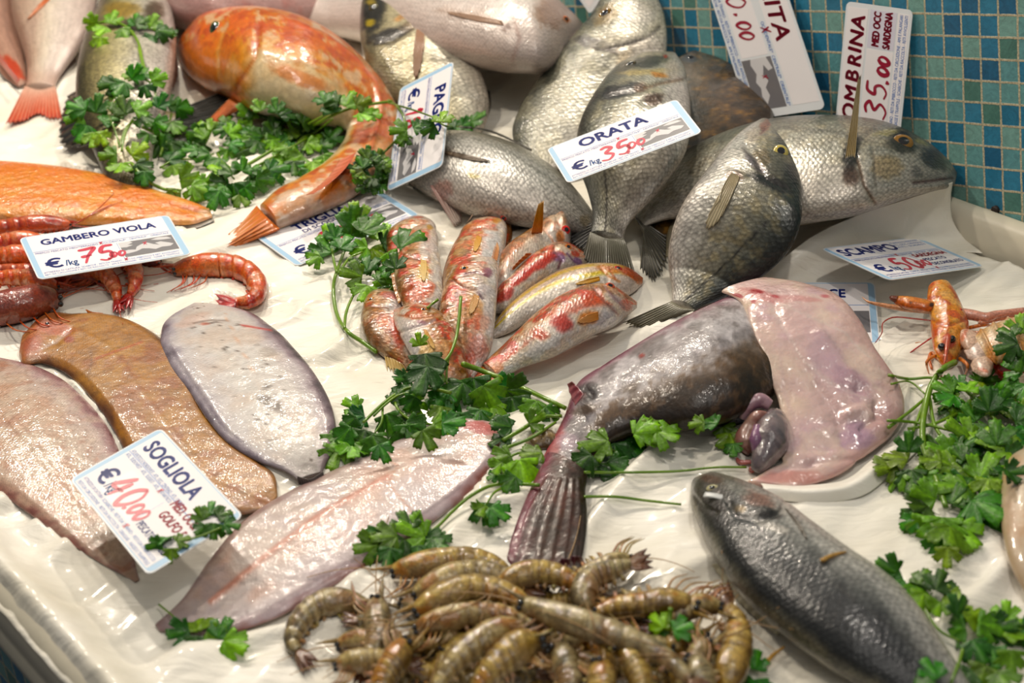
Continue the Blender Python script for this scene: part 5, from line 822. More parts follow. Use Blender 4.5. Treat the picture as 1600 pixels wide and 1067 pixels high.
OLV = dict(base=(172, 146, 92), light=(228, 208, 154), dark=(88, 68, 40), hot=(176, 104, 54), belly=(176, 150, 112), tail0=(150, 112, 78), tail1=(84, 44, 30), leg=(196, 158, 112))
OL2 = dict(OLV, base=(156, 136, 94), light=(222, 206, 162), dark=(72, 60, 42), hot=(150, 104, 66))
OL3 = dict(OLV, base=(182, 146, 80), light=(232, 204, 132), dark=(96, 70, 34), hot=(190, 110, 44))
G = 'striped brown prawns heaped at the front'
LOWS = [  # hidden lower layer, then the ones on top
 ([(520, 1010), (560, 1000), (600, 1010), (640, 1030), (680, 1060)], 20, .002), ([(700, 960), (660, 990), (640, 1030), (630, 1075)], 20, .004), ([(760, 1000), (720, 1010), (690, 1040), (680, 1080)], 20, .006),
 ([(860, 920), (820, 940), (790, 975), (770, 1010)], 19, .003), ([(930, 950), (980, 940), (1030, 955), (1070, 990)], 18, .003), ([(1110, 990), (1070, 1010), (1040, 1045), (1030, 1090)], 20, .004),
 ([(960, 1060), (920, 1040), (870, 1035), (820, 1055)], 20, .004), ([(620, 940), (660, 960), (690, 1000), (700, 1040)], 18, .004), ([(900, 1010), (950, 1020), (1000, 1050), (1030, 1090)], 20, .004), ([(1000, 980), (1050, 990), (1100, 1020), (1130, 1060)], 19, .004)]
g_ = np.random.RandomState(5)
for cx, cy in [(600, 985), (650, 1010), (700, 985), (750, 975), (800, 1000), (850, 990), (900, 985), (890, 940), (960, 985), (1010, 1010), (1060, 1000), (1000, 955), (1090, 1030), (650, 1050), (720, 1060), (790, 1050), (860, 1060), (930, 1050), (1000, 1070), (1070, 1070), (600, 1050)]:
    a = g_.uniform(0, 6.28); b = g_.uniform(-.6, .6); LOWS.append(([(cx+44*math.cos(a), cy+30*math.sin(a)), (cx+10*math.cos(a+b), cy+8*math.sin(a+b)), (cx-26*math.cos(a-b), cy-18*math.sin(a-b)), (cx-48*math.cos(a-2*b), cy-34*math.sin(a-2*b))], g_.uniform(16, 19), g_.uniform(.002, .016)))
for i, (spn, rr, zz) in enumerate(LOWS):
    prawn('striped_prawn', 'striped brown prawn in the lower layer of the front heap, mostly covered by others', G, spn, rr, zz, (OLV, OL2, OL3)[i % 3], (1, -1)[i % 2], seed=40+i, feelers=1)
TOPS = [
 ('curled striped prawn at the left end of the front heap, tail tucked under', [(580, 948), (545, 940), (508, 942), (478, 960), (461, 985), (457, 1006), (466, 1018)], 19, .002, OL2, -1),
 ('banded prawn at the upper left rim of the heap, touching the parsley on the sole', [(605, 896), (640, 886), (690, 876), (735, 872), (775, 882), (795, 896)], 18, .012, OL3, 1),
 ('prawn just inside the upper left rim of the heap, bent like a bow', [(640, 934), (688, 908), (740, 894), (785, 900), (820, 918)], 19, .018, OLV, 1),
 ('prawn running parallel below the bow-shaped one at the heap\'s upper left', [(640, 960), (690, 932), (745, 918), (795, 928), (838, 955)], 20, .026, OL3, 1),
 ('prawn with orange belly line below the upper left arches of the heap', [(640, 984), (690, 968), (740, 958), (790, 960), (830, 975)], 18, .022, OLV, 1),
 ('dark prawn hanging down at the left of the heap, beside the curled one', [(588, 930), (590, 960), (588, 1000), (570, 1040)], 18, .012, OL2, 1),
 ('prawn crossing the left of the heap, blue-green gleam at its tail', [(520, 1040), (560, 1032), (600, 1030), (634, 1036)], 17, .018, OLV, 1),
 ('prawn slanting down to the lower left in the middle of the heap', [(830, 985), (790, 985), (745, 1005), (705, 1040), (680, 1075)], 21, .03, OLV, -1),
 ('broad pale prawn slanting to the bottom edge left of the centre', [(850, 1000), (815, 1010), (775, 1040), (740, 1080)], 24, .034, OL3, -1),
 ('prawn at the bottom edge, leftmost of those cut by the frame', [(640, 1000), (620, 1030), (600, 1060), (590, 1100)], 20, .022, OL3, 1),
 ('long glossy prawn lying straight across the top of the heap', [(800, 938), (850, 956), (920, 978), (985, 1000), (1040, 1028), (1080, 1062)], 20, .044, OL2, 1),
 ('prawn under the monkfish tail fin at the top of the heap', [(770, 920), (810, 900), (850, 894), (890, 905), (920, 925)], 18, .02, OL3, 1),
 ('prawn at the top right of the monkfish tail, head up', [(990, 874), (960, 880), (925, 892), (890, 905)], 15, .012, OLV, 1),
 ('grey curled prawn at the upper right rim of the heap, tail up', [(925, 960), (912, 930), (925, 905), (955, 892), (985, 882)], 19, .022, OL2, 1),
 ('prawn behind the small parsley sprig, tail pointing up', [(1095, 950), (1050, 940), (1000, 945), (955, 950), (925, 962)], 19, .026, OL3, 1),
 ('prawn reaching towards the sea bass, reddish head', [(1130, 950), (1095, 945), (1060, 960), (1020, 980)], 16, .022, OLV, 1),
 ('ringed brown prawn standing upright at the right end of the heap', [(1130, 1090), (1140, 1050), (1152, 1010), (1150, 975), (1138, 950)], 23, .014, OL3, -1),
 ('prawn below the long straight one, its orange belly turned up', [(960, 1010), (985, 1030), (1000, 1060), (1005, 1100)], 20, .034, OL3, -1),
 ('prawn with pale feelers at the centre bottom of the heap', [(860, 1010), (880, 1030), (890, 1060), (885, 1100)], 20, .032, OL2, 1),
 ('prawn at the bottom edge right of the centre, under the long straight one', [(1070, 1030), (1090, 1050), (1100, 1080), (1100, 1110)], 20, .03, OL2, -1),
 ('olive prawn at the bottom edge between two feelers right of the centre', [(935, 1030), (940, 1055), (935, 1090), (920, 1120)], 20, .036, OL3, 1),
 ('prawn at the right rim of the heap beside the upright ringed one', [(1110, 1000), (1095, 1020), (1080, 1045), (1060, 1075)], 17, .024, OLV, 1),
]
for i, (lab, spn, rr, zz, pl, lg) in enumerate(TOPS):
    prawn('striped_prawn', lab, G, spn, rr*1.17, zz, pl, lg, seed=70+i, feelers=1+i % 2)

# ---- scampi
SC = dict(base=(232, 140, 46), light=(240, 176, 96), dark=(214, 104, 30), hot=(222, 70, 34), belly=(238, 196, 150), tail0=(238, 180, 120), tail1=(238, 200, 170), leg=(228, 150, 100))
r = root('scampi', 'orange scampi facing the viewer with black eyes, one claw stretched to the left', 'scampi', P(1480, 560, 0))
loft('carapace', [((1450, 450), (1486, 447)), ((1448, 466), (1494, 460)), ((1452, 490), (1506, 486)), ((1454, 512), (1514, 506)), ((1456, 532), (1514, 524)), ((1459, 548), (1508, 540)), ((1466, 562), (1498, 556)), ((1474, 572), (1490, 569))], MAT['shell'], sp(ramp=[(-1, (222, 120, 36)), (-.3, (236, 152, 60)), (.3, (238, 160, 78)), (1, (226, 130, 70))], mottle=[((246, 196, 130), 60, .54, .06, .7, None), ((206, 84, 24), 90, .58, .06, .7, None)], blobs=[(1482, 534, 13, 14, 0, (190, 50, 26), .75), (1480, 558, 10, 8, 0, (214, 90, 40), .6), (1466, 458, 18, 5, 0, (250, 200, 140), .6)], lines=[([(1456, 500), (1480, 509), (1510, 498)], 2, (190, 90, 34), .7), ([(1480, 470), (1482, 500), (1481, 545)], 2, (196, 90, 34), .5)], under=(236, 190, 140)), r, k=.75, z0=[.028, .018, .012, .01, .012], ns=90, nv=50, grooves=[([(1456, 500), (1480, 509), (1510, 498)], 3, -.002), ([(1480, 472), (1482, 500), (1481, 550)], 3, .0014), ([(1462, 540), (1472, 552)], 3, -.0012)])
Vt, Ft = tube([hit(1482, 528)[0]+[0, 0, .002], hit(1479, 548)[0]+[0, 0, .004], P(1476, 566, .03), P(1473, 578, .024)], [.003, .0024, .0014, .0003], 7, 16); mesh_obj('rostrum', Vt, Ft, MAT['shell'], r, col=np.broadcast_to(np.array([206., 90, 40]), Vt.shape))
for q_, (x0, y0, x1, y1, x2, y2) in enumerate([(1500, 560, 1512, 572, 1506, 590), (1460, 556, 1448, 566, 1452, 586), (1510, 545, 1526, 556, 1524, 574), (1478, 570, 1470, 584, 1474, 596), (1514, 512, 1534, 508, 1560, 512), (1514, 520, 1540, 520, 1566, 528)]):
    Vt, Ft = tube([P(x0, y0, .02), P(x1, y1, .024), P(x2, y2, .006)], [.0022, .0017, .0006], 6, 14); mesh_obj('leg', Vt, Ft, MAT['shell'], r, col=np.broadcast_to(np.array([230., 140, 80]), Vt.shape))
for (x, y) in ((1471.5, 543), (1487, 531)):
    p, n = hit(x, y); V = []
    for i in range(10):
        for j in range(14):
            a, b = math.pi*(i+.5)/10, 2*math.pi*j/14; V.append(p+np.array([0, 0, .001])+.0038*np.array([math.sin(a)*math.cos(b)*1.1, math.sin(a)*math.sin(b), math.cos(a)]))
    mesh_obj('eye', V, grid_faces(10, 14, True)+[tuple(range(13, -1, -1)), tuple(range(126, 140))], MAT['eye'], r, col=np.broadcast_to(np.array([18., 10, 8]), (140, 3)), reg=False)
claw = loft('claw', [((1400, 462), (1396, 474)), ((1412, 462), (1412, 482)), ((1430, 464), (1430, 486)), ((1448, 468), (1450, 488)), ((1460, 471), (1462, 485))], MAT['shell'], sp(ramp=[(-1, (222, 130, 60)), (0, (238, 160, 90)), (1, (214, 110, 60))], mottle=[((180, 90, 40), 150, .6, .05, .6, None)], blobs=[(1423, 473, 2.5, 2.5, 0, (90, 50, 30), .9), (1456, 476, 4, 4, 0, (70, 44, 34), .9)], under=(226, 170, 120)), r, k=.7, z0=.03, ns=60, nv=30)
def stick(nm, pts, zz, rad, c, parent, n=8):
    Vt, Ft = tube(gp(pts, zz), rad, n, 24); return mesh_obj(nm, Vt, Ft, MAT['shell'], parent, col=np.broadcast_to(np.array(c, float), Vt.shape)+(fbm(Vt, 200, 2, 4)[:, None]-.5)*40)
stick('claw_finger', [(1462, 486), (1420, 483), (1380, 477), (1356, 471), (1347, 464)], .03, [.0035, .0034, .003, .0018, .0004], (222, 160, 120), claw)
stick('claw_finger', [(1402, 468), (1394, 466), (1392, 464)], .036, [.004, .0034, .002], (120, 60, 40), claw)
stick('claw_arm', [(1462, 478), (1474, 482), (1488, 487), (1502, 491)], .034, [.004, .006, .0072, .0055], (206, 50, 24), r, 12)
stick('claw_arm', [(1500, 490), (1518, 492), (1540, 496), (1556, 492), (1600, 486)], .03, [.006, .0055, .005, .004, .004], (232, 170, 150), r, 10)
for pts, c in (([(1510, 498), (1470, 502), (1430, 498), (1395, 496), (1380, 504), (1378, 520), (1368, 535)], (176, 60, 36)), ([(1508, 510), (1470, 520), (1436, 541), (1410, 560), (1386, 576)], (190, 40, 26))):
    stick('antenna', pts, .026 if pts[0][1] < 500 else [.03, .022, .014, .008, .004], [.0009, .0008, .0005], c, r, 6)
stick('leg', [(1458, 535), (1444, 536), (1430, 537)], .008, [.0024, .002, .0016], (230, 160, 110), r)
stick('leg', [(1466, 560), (1456, 552), (1452, 562), (1456, 576)], .01, [.002, .0022, .0012], (222, 120, 60), r)
stick('leg', [(1530, 505), (1560, 498), (1590, 494), (1620, 492)], .026, [.003, .0026, .002], (230, 160, 130), r)
r = root('scampi', 'upturned scampi at the right edge, pale tail lobes towards the viewer', 'scampi', P(1560, 550, 0))
st = [((1518, 528), (1540, 562)), ((1532, 516), (1556, 566)), ((1552, 506), (1580, 568)), ((1575, 498), (1604, 566)), ((1600, 492), (1630, 560)), ((1630, 488), (1650, 550))]
loft('shell', [((a+6, b+22), (c+2, d+26)) for (a, b), (c, d) in st], MAT['shell'], sp(ramp=[(-1, (222, 120, 50)), (0, (214, 96, 40)), (1, (190, 60, 26))], under=(200, 90, 40)), r, k=.5, z0=.004, ns=60, nv=40)
loft('abdomen', st, MAT['shell'], sp(ramp=[(-1, (236, 170, 96)), (-.5, (240, 206, 160)), (.2, (236, 206, 176)), (1, (230, 160, 90))], bands=[((250, 230, 200), 5, 3, .6, 0), ((222, 150, 80), 5, 3, .5, .5)], under=(220, 150, 90)), r, k=.45, z0=.022, ns=80, nv=44, grooves=[([(a, b), (c, d)], 3, .003) for (a, b), (c, d) in st[1:]])
for nm, stt, c in (('tail_lobe', [((1494, 520), (1498, 534)), ((1497, 515), (1508, 545)), ((1508, 514), (1520, 550)), ((1524, 518), (1530, 548)), ((1534, 526), (1536, 542))], (240, 206, 184)),
                   ('tail_lobe', [((1516, 570), (1520, 580)), ((1520, 562), (1536, 588)), ((1532, 556), (1548, 586)), ((1544, 556), (1553, 572))], (240, 210, 190)),
                   ('telson', [((1506, 548), (1512, 560)), ((1512, 538), (1528, 566)), ((1526, 530), (1542, 560)), ((1540, 530), (1550, 548))], (238, 214, 200))):
    loft(nm, stt, MAT['shell'], sp(ramp=[(-1, np.array(c)-8), (0, c), (1, np.array(c)-16)], blobs=[(1506, 524, 4, 14, 24, (222, 120, 90), .7), (1536, 578, 10, 3, 20, (222, 120, 90), .7)], under=np.array(c)-30), r, k=.3, z0=.026, ns=40, nv=30)
# ================================================================ price signs
_fc = bpy.data.curves.new('tmp_font', 'FONT'); _fo = bpy.data.objects.new('tmp_font', _fc); scene.collection.objects.link(_fo)
def text_mesh(s, size, bold=0.0, shear=0.0, sx=1.0):
    _fc.body = s; _fc.size = size; _fc.offset = bold; _fc.shear = shear; _fc.resolution_u = 3; _fc.fill_mode = 'FRONT'; _fc.space_character = 1.06 if bold else 1.0; _fc.dimensions = '2D'
    bpy.context.view_layer.update(); me = _fo.evaluated_get(bpy.context.evaluated_depsgraph_get()).to_mesh()
    V = np.array([v.co[:2] for v in me.vertices]); F = [tuple(p.vertices) for p in me.polygons]; _fo.to_mesh_clear()
    if len(V): V = V*[sx, 1]
    return V, F
CARD_EDGE = plain('card_edge', (222, 226, 230), .35, .2); CARD_BLUE = plain('card_strip_blue', (158, 196, 226), .4, .2); CARD_WHITE = plain('card_white', (236, 232, 234), .42, .2); INK_BLUE = plain('ink_blue', (38, 62, 164), .35, .3); INK_SKY = plain('ink_sky', (40, 110, 190), .35, .3)
INK_RED = plain('ink_red', (200, 24, 62), .35, .2); INK_DKRED = plain('ink_dark_red', (150, 14, 50), .35, .2); MAP_GREY = plain('map_grey', (112, 110, 114), .35, .3); MAP_LAND = plain('map_land', (206, 204, 206), .35, .3); INK_BLACK = plain('ink_black', (40, 44, 60), .4)
W0, H0 = 176.0, 95.0
STROKES = {'0': [[(.5, 0), (.15, .25), (.1, .7), (.4, 1), (.8, .75), (.85, .3), (.5, 0)]], '1': [[(.2, .25), (.55, 0), (.5, 1)]], '2': [[(.1, .2), (.5, 0), (.85, .2), (.6, .55), (.1, 1), (.9, .95)]], '3': [[(.1, .08), (.5, 0), (.85, .18), (.45, .45), (.9, .7), (.55, 1), (.05, .9)]], '4': [[(.55, 0), (.3, .3), (.05, .66), (.95, .6)], [(.7, .2), (.62, 1)]], '5': [[(.9, 0), (.3, .04), (.2, .42), (.65, .42), (.85, .7), (.5, 1), (.05, .9)]], '7': [[(0, .06), (.45, .04), (.95, 0), (.6, .5), (.4, 1)], [(.15, .55), (.8, .48)]], '8': [[(.7, .1), (.3, .1), (.25, .4), (.7, .55), (.75, .9), (.3, 1), (.2, .7), (.65, .45), (.8, .15), (.6, .05)]], ',': [[(.3, .85), (.25, 1.0), (.05, 1.2)]], '/': [[(.8, 0), (.1, 1)]], 'x': [[(0, .1), (1, 1)], [(.9, 0), (.1, 1)]]}
def ribbon(mb, pts, w, z):
    S = spline(pts, max(8, 7*len(pts))); T = np.gradient(S, axis=0); T /= np.linalg.norm(T, axis=1, keepdims=True)+1e-9; N = np.stack([-T[:, 1], T[:, 0]], 1)
    n = len(S); ww = w*(.85+.25*np.sin(np.linspace(0, 5, n)))*np.minimum(1, .55+np.minimum(np.arange(n), n-1-np.arange(n))/3.0)
    V = np.vstack([np.c_[S+N*ww[:, None]/2, np.full(n, z)], np.c_[S-N*ww[:, None]/2, np.full(n, z)]]); F = [(i, i+1, n+i+1, n+i) for i in range(n-1)]
    mb.add(V, F)
def rrect(x0, y0, x1, y1, r, n=5):
    o = []
    for cx, cy, a0 in ((x1-r, y0+r, -90), (x1-r, y1-r, 0), (x0+r, y1-r, 90), (x0+r, y0+r, 180)):
        for i in range(n): a = math.radians(a0+90*i/(n-1)); o.append((cx+r*math.cos(a), cy+r*math.sin(a)))
    return o
def make_sign(label, corners, title, price, style='print', heights=None, pts3=None, extra=(), tsize=17, title2=None, price_xy=(50, 78), price_h=30, W=W0, H=H0, map_=True, small=True, tx=None, group=None):
    """corners: TL TR BR BL pixels with heights (or 3D points); local mm, x right, y down"""
    c3 = np.array(pts3 if pts3 is not None else [P(x, y, z) for (x, y), z in zip(corners, heights)])
    e_ = (c3[0]-c3[1]+c3[2]-c3[3])/4; c3 = c3-np.array([e_, -e_, e_, -e_])
    nrm = np.cross(c3[1]-c3[0], c3[3]-c3[0]); nrm /= np.linalg.norm(nrm)
    if nrm@(CAM-c3[0]) < 0: nrm = -nrm
    def m(V):
        V = np.asarray(V, float); u = V[:, 0:1]/W; v = V[:, 1:2]/H
        return (1-u)*(1-v)*c3[0]+u*(1-v)*c3[1]+u*v*c3[2]+(1-u)*v*c3[3]+nrm*V[:, 2:3]/1000
    r = root('price_sign', label, 'sign', c3.mean(0), group)
    def poly(nm, out, z0, z1, mat):
        n = len(out); V = np.vstack([np.c_[out, np.full(n, z1)], np.c_[out, np.full(n, z0)]]); F = [tuple(range(n)), tuple(range(2*n-1, n-1, -1))]+[(i, i+n, (i+1) % n+n, (i+1) % n) for i in range(n)]
        return mesh_obj(nm, m(V), F, mat, r, smooth=False, reg=nm == 'card')
    def build(nm, mb, mat):
        if mb.n: mesh_obj(nm, m(np.vstack(mb.V)), mb.F, mat, r, smooth=False, reg=False)
    poly('card', rrect(0, 0, W, H, 7), -.9, 0, CARD_EDGE)
    B, Sk, R, K = MB(), MB(), MB(), MB(); Z = .42
    def text(mb, s, x, y, size, bold=0., shear=0., sx=1., width=None):
        V, F = text_mesh(s, size, 0, shear, sx)
        if not len(V): return
        if width: V[:, 0] *= width/max(1e-6, V[:, 0].max())
        if bold > .1:
            for dx, dy in ((-bold, 0), (bold, 0), (0, bold), (0, -bold), (bold*.7, bold*.7), (-bold*.7, -bold*.7)): mb.add(np.c_[x+dx+V[:, 0], y+dy-V[:, 1], np.full(len(V), Z)], F)
        mb.add(np.c_[x+V[:, 0], y-V[:, 1], np.full(len(V), Z)], F)
    def hand(mb, s, x, y, h, w=2.8, adv=.62, slant=.18, z=.5):
        for ch in s:
            a = .35 if ch in ',1' else adv
            for st in STROKES.get(ch, []): ribbon(mb, [(x+px*h*a+(1-py)*h*slant, y-h+py*h) for px, py in st], w, z)
            x += h*(a+.12)
    env = dict(poly=poly, text=text, hand=hand, B=B, Sk=Sk, R=R, K=K, ribbon=ribbon, build=build, Z=Z)
    if style == 'print':
        poly('edge_strip', rrect(1.5, 1.5, W-1.5, H-1.5, 6), 0, .12, CARD_BLUE)
        poly('panel', rrect(7.5, 2.5, W-9, H-2.5, 1.5), 0, .22, CARD_WHITE)
        text(B, title, tx or 20, (18+.36*tsize) if not title2 else 22, tsize, .036*tsize)
        if title2: text(B, title2, 48, 33.5, 11, .25)
        for y0 in (36.5,): poly('rule', [(8, y0), (W-10, y0), (W-10, y0+.7), (8, y0+.7)], .2, .3, INK_SKY)
        if small:
            text(B, 'PREFCO PESCATO MEDITERRANEO', 9, 42.6, 5.2, .03, width=72); text(Sk, 'OCCIDENTALE*   CENTRALE*   ORIENTALE', 84, 42.6, 5.2, .03, width=80)
            text(B, 'ATTREZZO DI CATTURA', 9, 85.5, 4.6, .03, width=40); text(Sk, 'SCIABICHE - RETI DA TRAINO - RETI DA IMBROCCO E RETI AVVOLGENTI', 51, 85.5, 4.6, .02, width=113)
            text(Sk, 'RETI DA CIRCUIZIONE E RETI DA RACCOLTA - AMI E PALANGARI - DRAGHE - NASSE E TRAPPOLE', 9, 90.3, 4.4, .02, width=154)
        text(B, '€', 14, 76, 27, .7, width=19); text(Sk, '/kg', 36, 76, 17, .3, width=14)
        if map_:
            x0, y0 = 103, 46; poly('map_panel', [(x0, y0), (W-10, y0), (W-10, 79), (x0, 79)], .2, .3, MAP_GREY)
            mm = MB(); land = [[(103, 46), (116, 46), (119, 50), (112, 53), (118, 55), (110, 58), (103, 57)], [(103, 66), (110, 64), (118, 66), (121, 60), (128, 56), (135, 55), (140, 60), (147, 64), (143, 58), (150, 57), (158, 62), (163, 66), (158, 70), (148, 69), (140, 72), (133, 68), (126, 66), (118, 70), (108, 72), (103, 71)], [(140, 50), (150, 47), (160, 49), (164, 54), (156, 54), (148, 53)]]
            for L_ in land: mm.add(np.c_[L_, np.full(len(L_), .4)], [tuple(range(len(L_)))])
            build('map_land', mm, MAP_LAND)
            hand(R, 'x', 129, 59, 7, 1.6)
        poly('rule', [(101, 45), (101.5, 45), (101.5, 80), (101, 80)], .2, .3, INK_SKY)
        hand(R, 'x', 82, 43, 6, 1.6); hand(R, 'x', 100, 86, 6, 1.6)
        hand(R, price, price_xy[0], price_xy[1], price_h, 5.2)
    for f in extra: f(env)
    build('blue_lettering', B, INK_BLUE); build('small_print', Sk, INK_SKY); build('handwriting', R, INK_RED if style == 'print' else INK_DKRED); build('black_lettering', K, INK_BLACK)
    return r
make_sign('price sign GAMBERO VIOLA lying on the red prawns', [(29.5, 371), (263, 336.5), (300, 396), (60, 438)], 'GAMBERO VIOLA', '75', heights=[.058, .038, .032, .05], tsize=17.2,
          extra=[lambda e: (e['hand'](e['R'], ',', 84, 76, 12, 3.9), e['hand'](e['R'], '00', 87, 74, 11, 3.9, .75))], price_h=31)
make_sign('price sign TRIGLIA DI SCOGLIO lying flat on the paper by the gurnard tail', [(399, 370), (590, 294), (656, 336), (464, 416)], 'TRIGLIA', '20', heights=[.006, .008, .008, .006], title2='DI SCOGLIO', tsize=21, tx=44,
          extra=[lambda e: (e['hand'](e['R'], ',00', 84, 76, 14, 3.9))])
make_sign('price sign ORATA propped on the middle gilt-head bream', [(855, 234), (1056, 153), (1098, 208), (886, 285)], 'ORATA', '35', heights=[.104, .154, .146, .104], tsize=27, tx=38,
          extra=[lambda e: (e['hand'](e['R'], ',', 84, 78, 16, 4.2), e['hand'](e['R'], '00', 88, 72, 14, 4.2, .75))], price_h=30)
make_sign('price sign standing upright against a bream behind the parsley, PAGRO reading downwards', [(710, 96), (690, 258), (606, 300), (624, 137)], 'PAGRO', '18', heights=[.135, .066, .016, .088], tsize=26, tx=32, small=True)
def sog(e):
    e['text'](e['Sk'], 'ATLANTICO E NORDOVEST - ATL. OCC. CENTRALE - ATL. ORIENT.', 10, 36, 5.5, .03, width=110); e['text'](e['Sk'], 'ATL. SUDOVEST - ATL. SUDEST - ATL. ANTARTICO', 10, 42, 5.5, .03, width=96)
    e['text'](e['R'], 'MED. OCC.', 108, 42, 13, .5, .2, width=48); e['text'](e['R'], 'GOLFO 5', 112, 56, 13, .5, .2, width=44); e['text'](e['B'], 'PESCATO FRESCO', 108, 76, 10.5, .15, width=56)
    e['hand'](e['R'], ',', 78, 74, 12, 3.9); e['hand'](e['R'], '00', 83, 74, 15, 4.2, .7)
    e['text'](e['Sk'], 'RETI DA CIRCUIZIONE - RETI DA RACCOLTA - DRAGHE - NASSE E TRAPPOLE', 10, 91, 5, .03, width=154); e['text'](e['B'], 'ATTREZZO DI CATTURA', 10, 85, 5, .03, width=40); e['text'](e['Sk'], 'SCIABICHE - RETI DA TRAINO - RETI DA IMBROCCO', 52, 85, 5, .03, width=112)
    e['poly']('price_panel', [(36, 46), (104, 46), (104, 80), (36, 80)], .2, .28, plain('card_pinkish', (240, 226, 228), .35, .4))
make_sign('large price sign SOGLIOLA lying across the soles with a parsley tip on it', [(255, 676), (376, 797), (236, 909), (105, 740)], 'SOGLIOLA', '40', heights=[.052, .052, .05, .05], tsize=22, tx=14, map_=False, small=False, price_xy=(38, 78), price_h=30, extra=[sog])
def sca(e):
    e['text'](e['Sk'], 'ATLANTICO E NORDOVEST', 110, 12, 5, .03, width=54); e['text'](e['Sk'], 'ATL. OCC. CENTRALE', 110, 18, 5, .03, width=54); e['text'](e['Sk'], 'ATL. SUDEST', 110, 24, 5, .03, width=54)
    e['text'](e['R'], 'SARDEGNA', 104, 52, 11, .5, .2, width=60); e['text'](e['B'], 'PESCATO', 108, 64, 9.5, .2, width=40); e['text'](e['B'], 'DECONGELATO', 108, 76, 9.5, .2, width=56)
    e['hand'](e['R'], ',', 82, 76, 12, 3.9); e['hand'](e['R'], '00', 86, 74, 14, 4.2, .7)
make_sign('price sign SCAMPO with one raised edge on the crumpled paper at the right', [(1282, 389), (1432, 369), (1538, 416), (1390, 437)], 'SCAMPO', '50', heights=[.052, .008, .008, .054], tsize=25, tx=12, map_=False, extra=[sca])
make_sign('price sign mostly hidden behind the pink monkfish flap, only its top and right edge showing', [(1113, 441), (1368, 441), (1374, 536), (1112, 536)], 'RANA PESCATRICE', '15', heights=[.012, .012, .002, .002], tsize=18, tx=10, W=200)
# signs standing against the tiles
def wallq(pts, offs): return [on_wall(x, y, o) for (x, y), o in zip(pts, offs)]
def omb(e):
    e['poly']('panel', [(6, 3), (170, 3), (170, 33), (6, 33)], 0, .2, CARD_WHITE); e['poly']('panel', [(6, 36), (120, 36), (120, 74), (6, 74)], 0, .2, CARD_WHITE); e['poly']('panel', [(122, 36), (170, 36), (170, 74), (122, 74)], 0, .2, plain('card_lilac', (214, 212, 226), .35, .4)); e['poly']('panel', [(6, 76), (170, 76), (170, 92), (6, 92)], 0, .2, CARD_WHITE)
    for x, ch in zip((24, 48, 74, 94, 112, 120, 142), 'OMBRINA'): e['text'](e['R'], ch, x, 28 if ch in 'OBI' else 29, 27, 1.0, .12)
    e['hand'](e['R'], '3', 32, 72, 30, 4.2, .7); e['hand'](e['R'], '5', 58, 70, 28, 4.2, .7); e['hand'](e['R'], ',', 80, 70, 14, 4.7); e['hand'](e['R'], '00', 88, 70, 16, 5.2, .7)
    e['text'](e['R'], 'MED OCC', 124, 52, 14, .7, .1, width=44); e['text'](e['R'], 'SARDEGNA', 123, 68, 14, .7, .1, width=46)
    e['text'](e['Sk'], 'RETI DA TRAINO - RETI DA IMBROCCO - RETI DA CIRCUIZIONE - AMI E PALANGARI', 8, 83, 6.5, .1, width=160); e['text'](e['Sk'], 'DRAGHE - NASSE E TRAPPOLE - SCIABICHE - RETI DA RACCOLTA - RETI AVVOLGENTI', 8, 90, 6.5, .1, width=160); e['text'](e['B'], '€', 10, 72, 14, .4)
make_sign('handwritten sign OMBRINA standing against the tiles behind the bream\'s raised fin', None, '', '', style='hand', pts3=wallq([(1303, 214), (1323, 0), (1426, 18), (1404, 232)], [.02, .004, .004, .02]), extra=[omb])
def rita(e):
    e['poly']('panel', [(6, 3), (166, 3), (166, 36), (6, 36)], 0, .2, CARD_WHITE); e['poly']('panel', [(6, 46), (100, 46), (100, 80), (6, 80)], 0, .2, CARD_WHITE); e['poly']('map_panel', [(103, 44), (166, 44), (166, 82), (103, 82)], 0, .25, MAP_GREY)
    mm = MB(); L_ = [(103, 50), (118, 46), (120, 52), (112, 56), (124, 60), (132, 56), (140, 62), (150, 60), (160, 66), (150, 70), (140, 68), (132, 72), (122, 68), (110, 72), (103, 70)]; mm.add(np.c_[L_, np.full(len(L_), .4)], [tuple(range(len(L_)))]); e['build']('map_land', mm, MAP_LAND)
    e['text'](e['R'], 'RITA', 15, 30, 27, .7, .1, width=72); e['hand'](e['R'], 'x', 66, 45, 12, 2); e['hand'](e['R'], 'x', 124, 62, 7, 1.6)
    e['hand'](e['R'], '1', 4, 76, 24, 3.4); e['hand'](e['R'], '0', 20, 76, 24, 3.4, .7); e['hand'](e['R'], ',', 44, 70, 14, 3.6); e['hand'](e['R'], '00', 54, 73, 18, 3.6, .6)
    e['text'](e['Sk'], 'OCCIDENTALE*  CENTRALE*  ORIENTALE*', 60, 42.6, 5.8, .08, width=106); e['text'](e['Sk'], 'RETI DA TRAINO - RETI DA IMBROCCO - RETI AVVOLGENTI - DRAGHE', 8, 87, 5.6, .08, width=156); e['text'](e['Sk'], 'SCIABICHE - RETI DA RACCOLTA - AMI E PALANGARI - NASSE E TRAPPOLE', 8, 92.5, 5.6, .08, width=156)
make_sign('price sign with a grey sea map leaning on the tiles behind the dark turbot', None, '', '', style='hand', pts3=wallq([(1222, -48), (1283, 165), (1178, 192), (1098, -28)], [.006, .03, .03, .006]), extra=[rita])
make_sign('sign of which only one corner shows at the top edge, left of the tiles', None, '', '', style='hand', pts3=wallq([(905, -190), (980, -70), (926, 22), (840, -90)], [.006, .01, .02, .01]), extra=[lambda e: e['poly']('panel', rrect(8, 3, 166, 90, 2), 0, .2, CARD_WHITE)])
bpy.data.objects.remove(_fo)
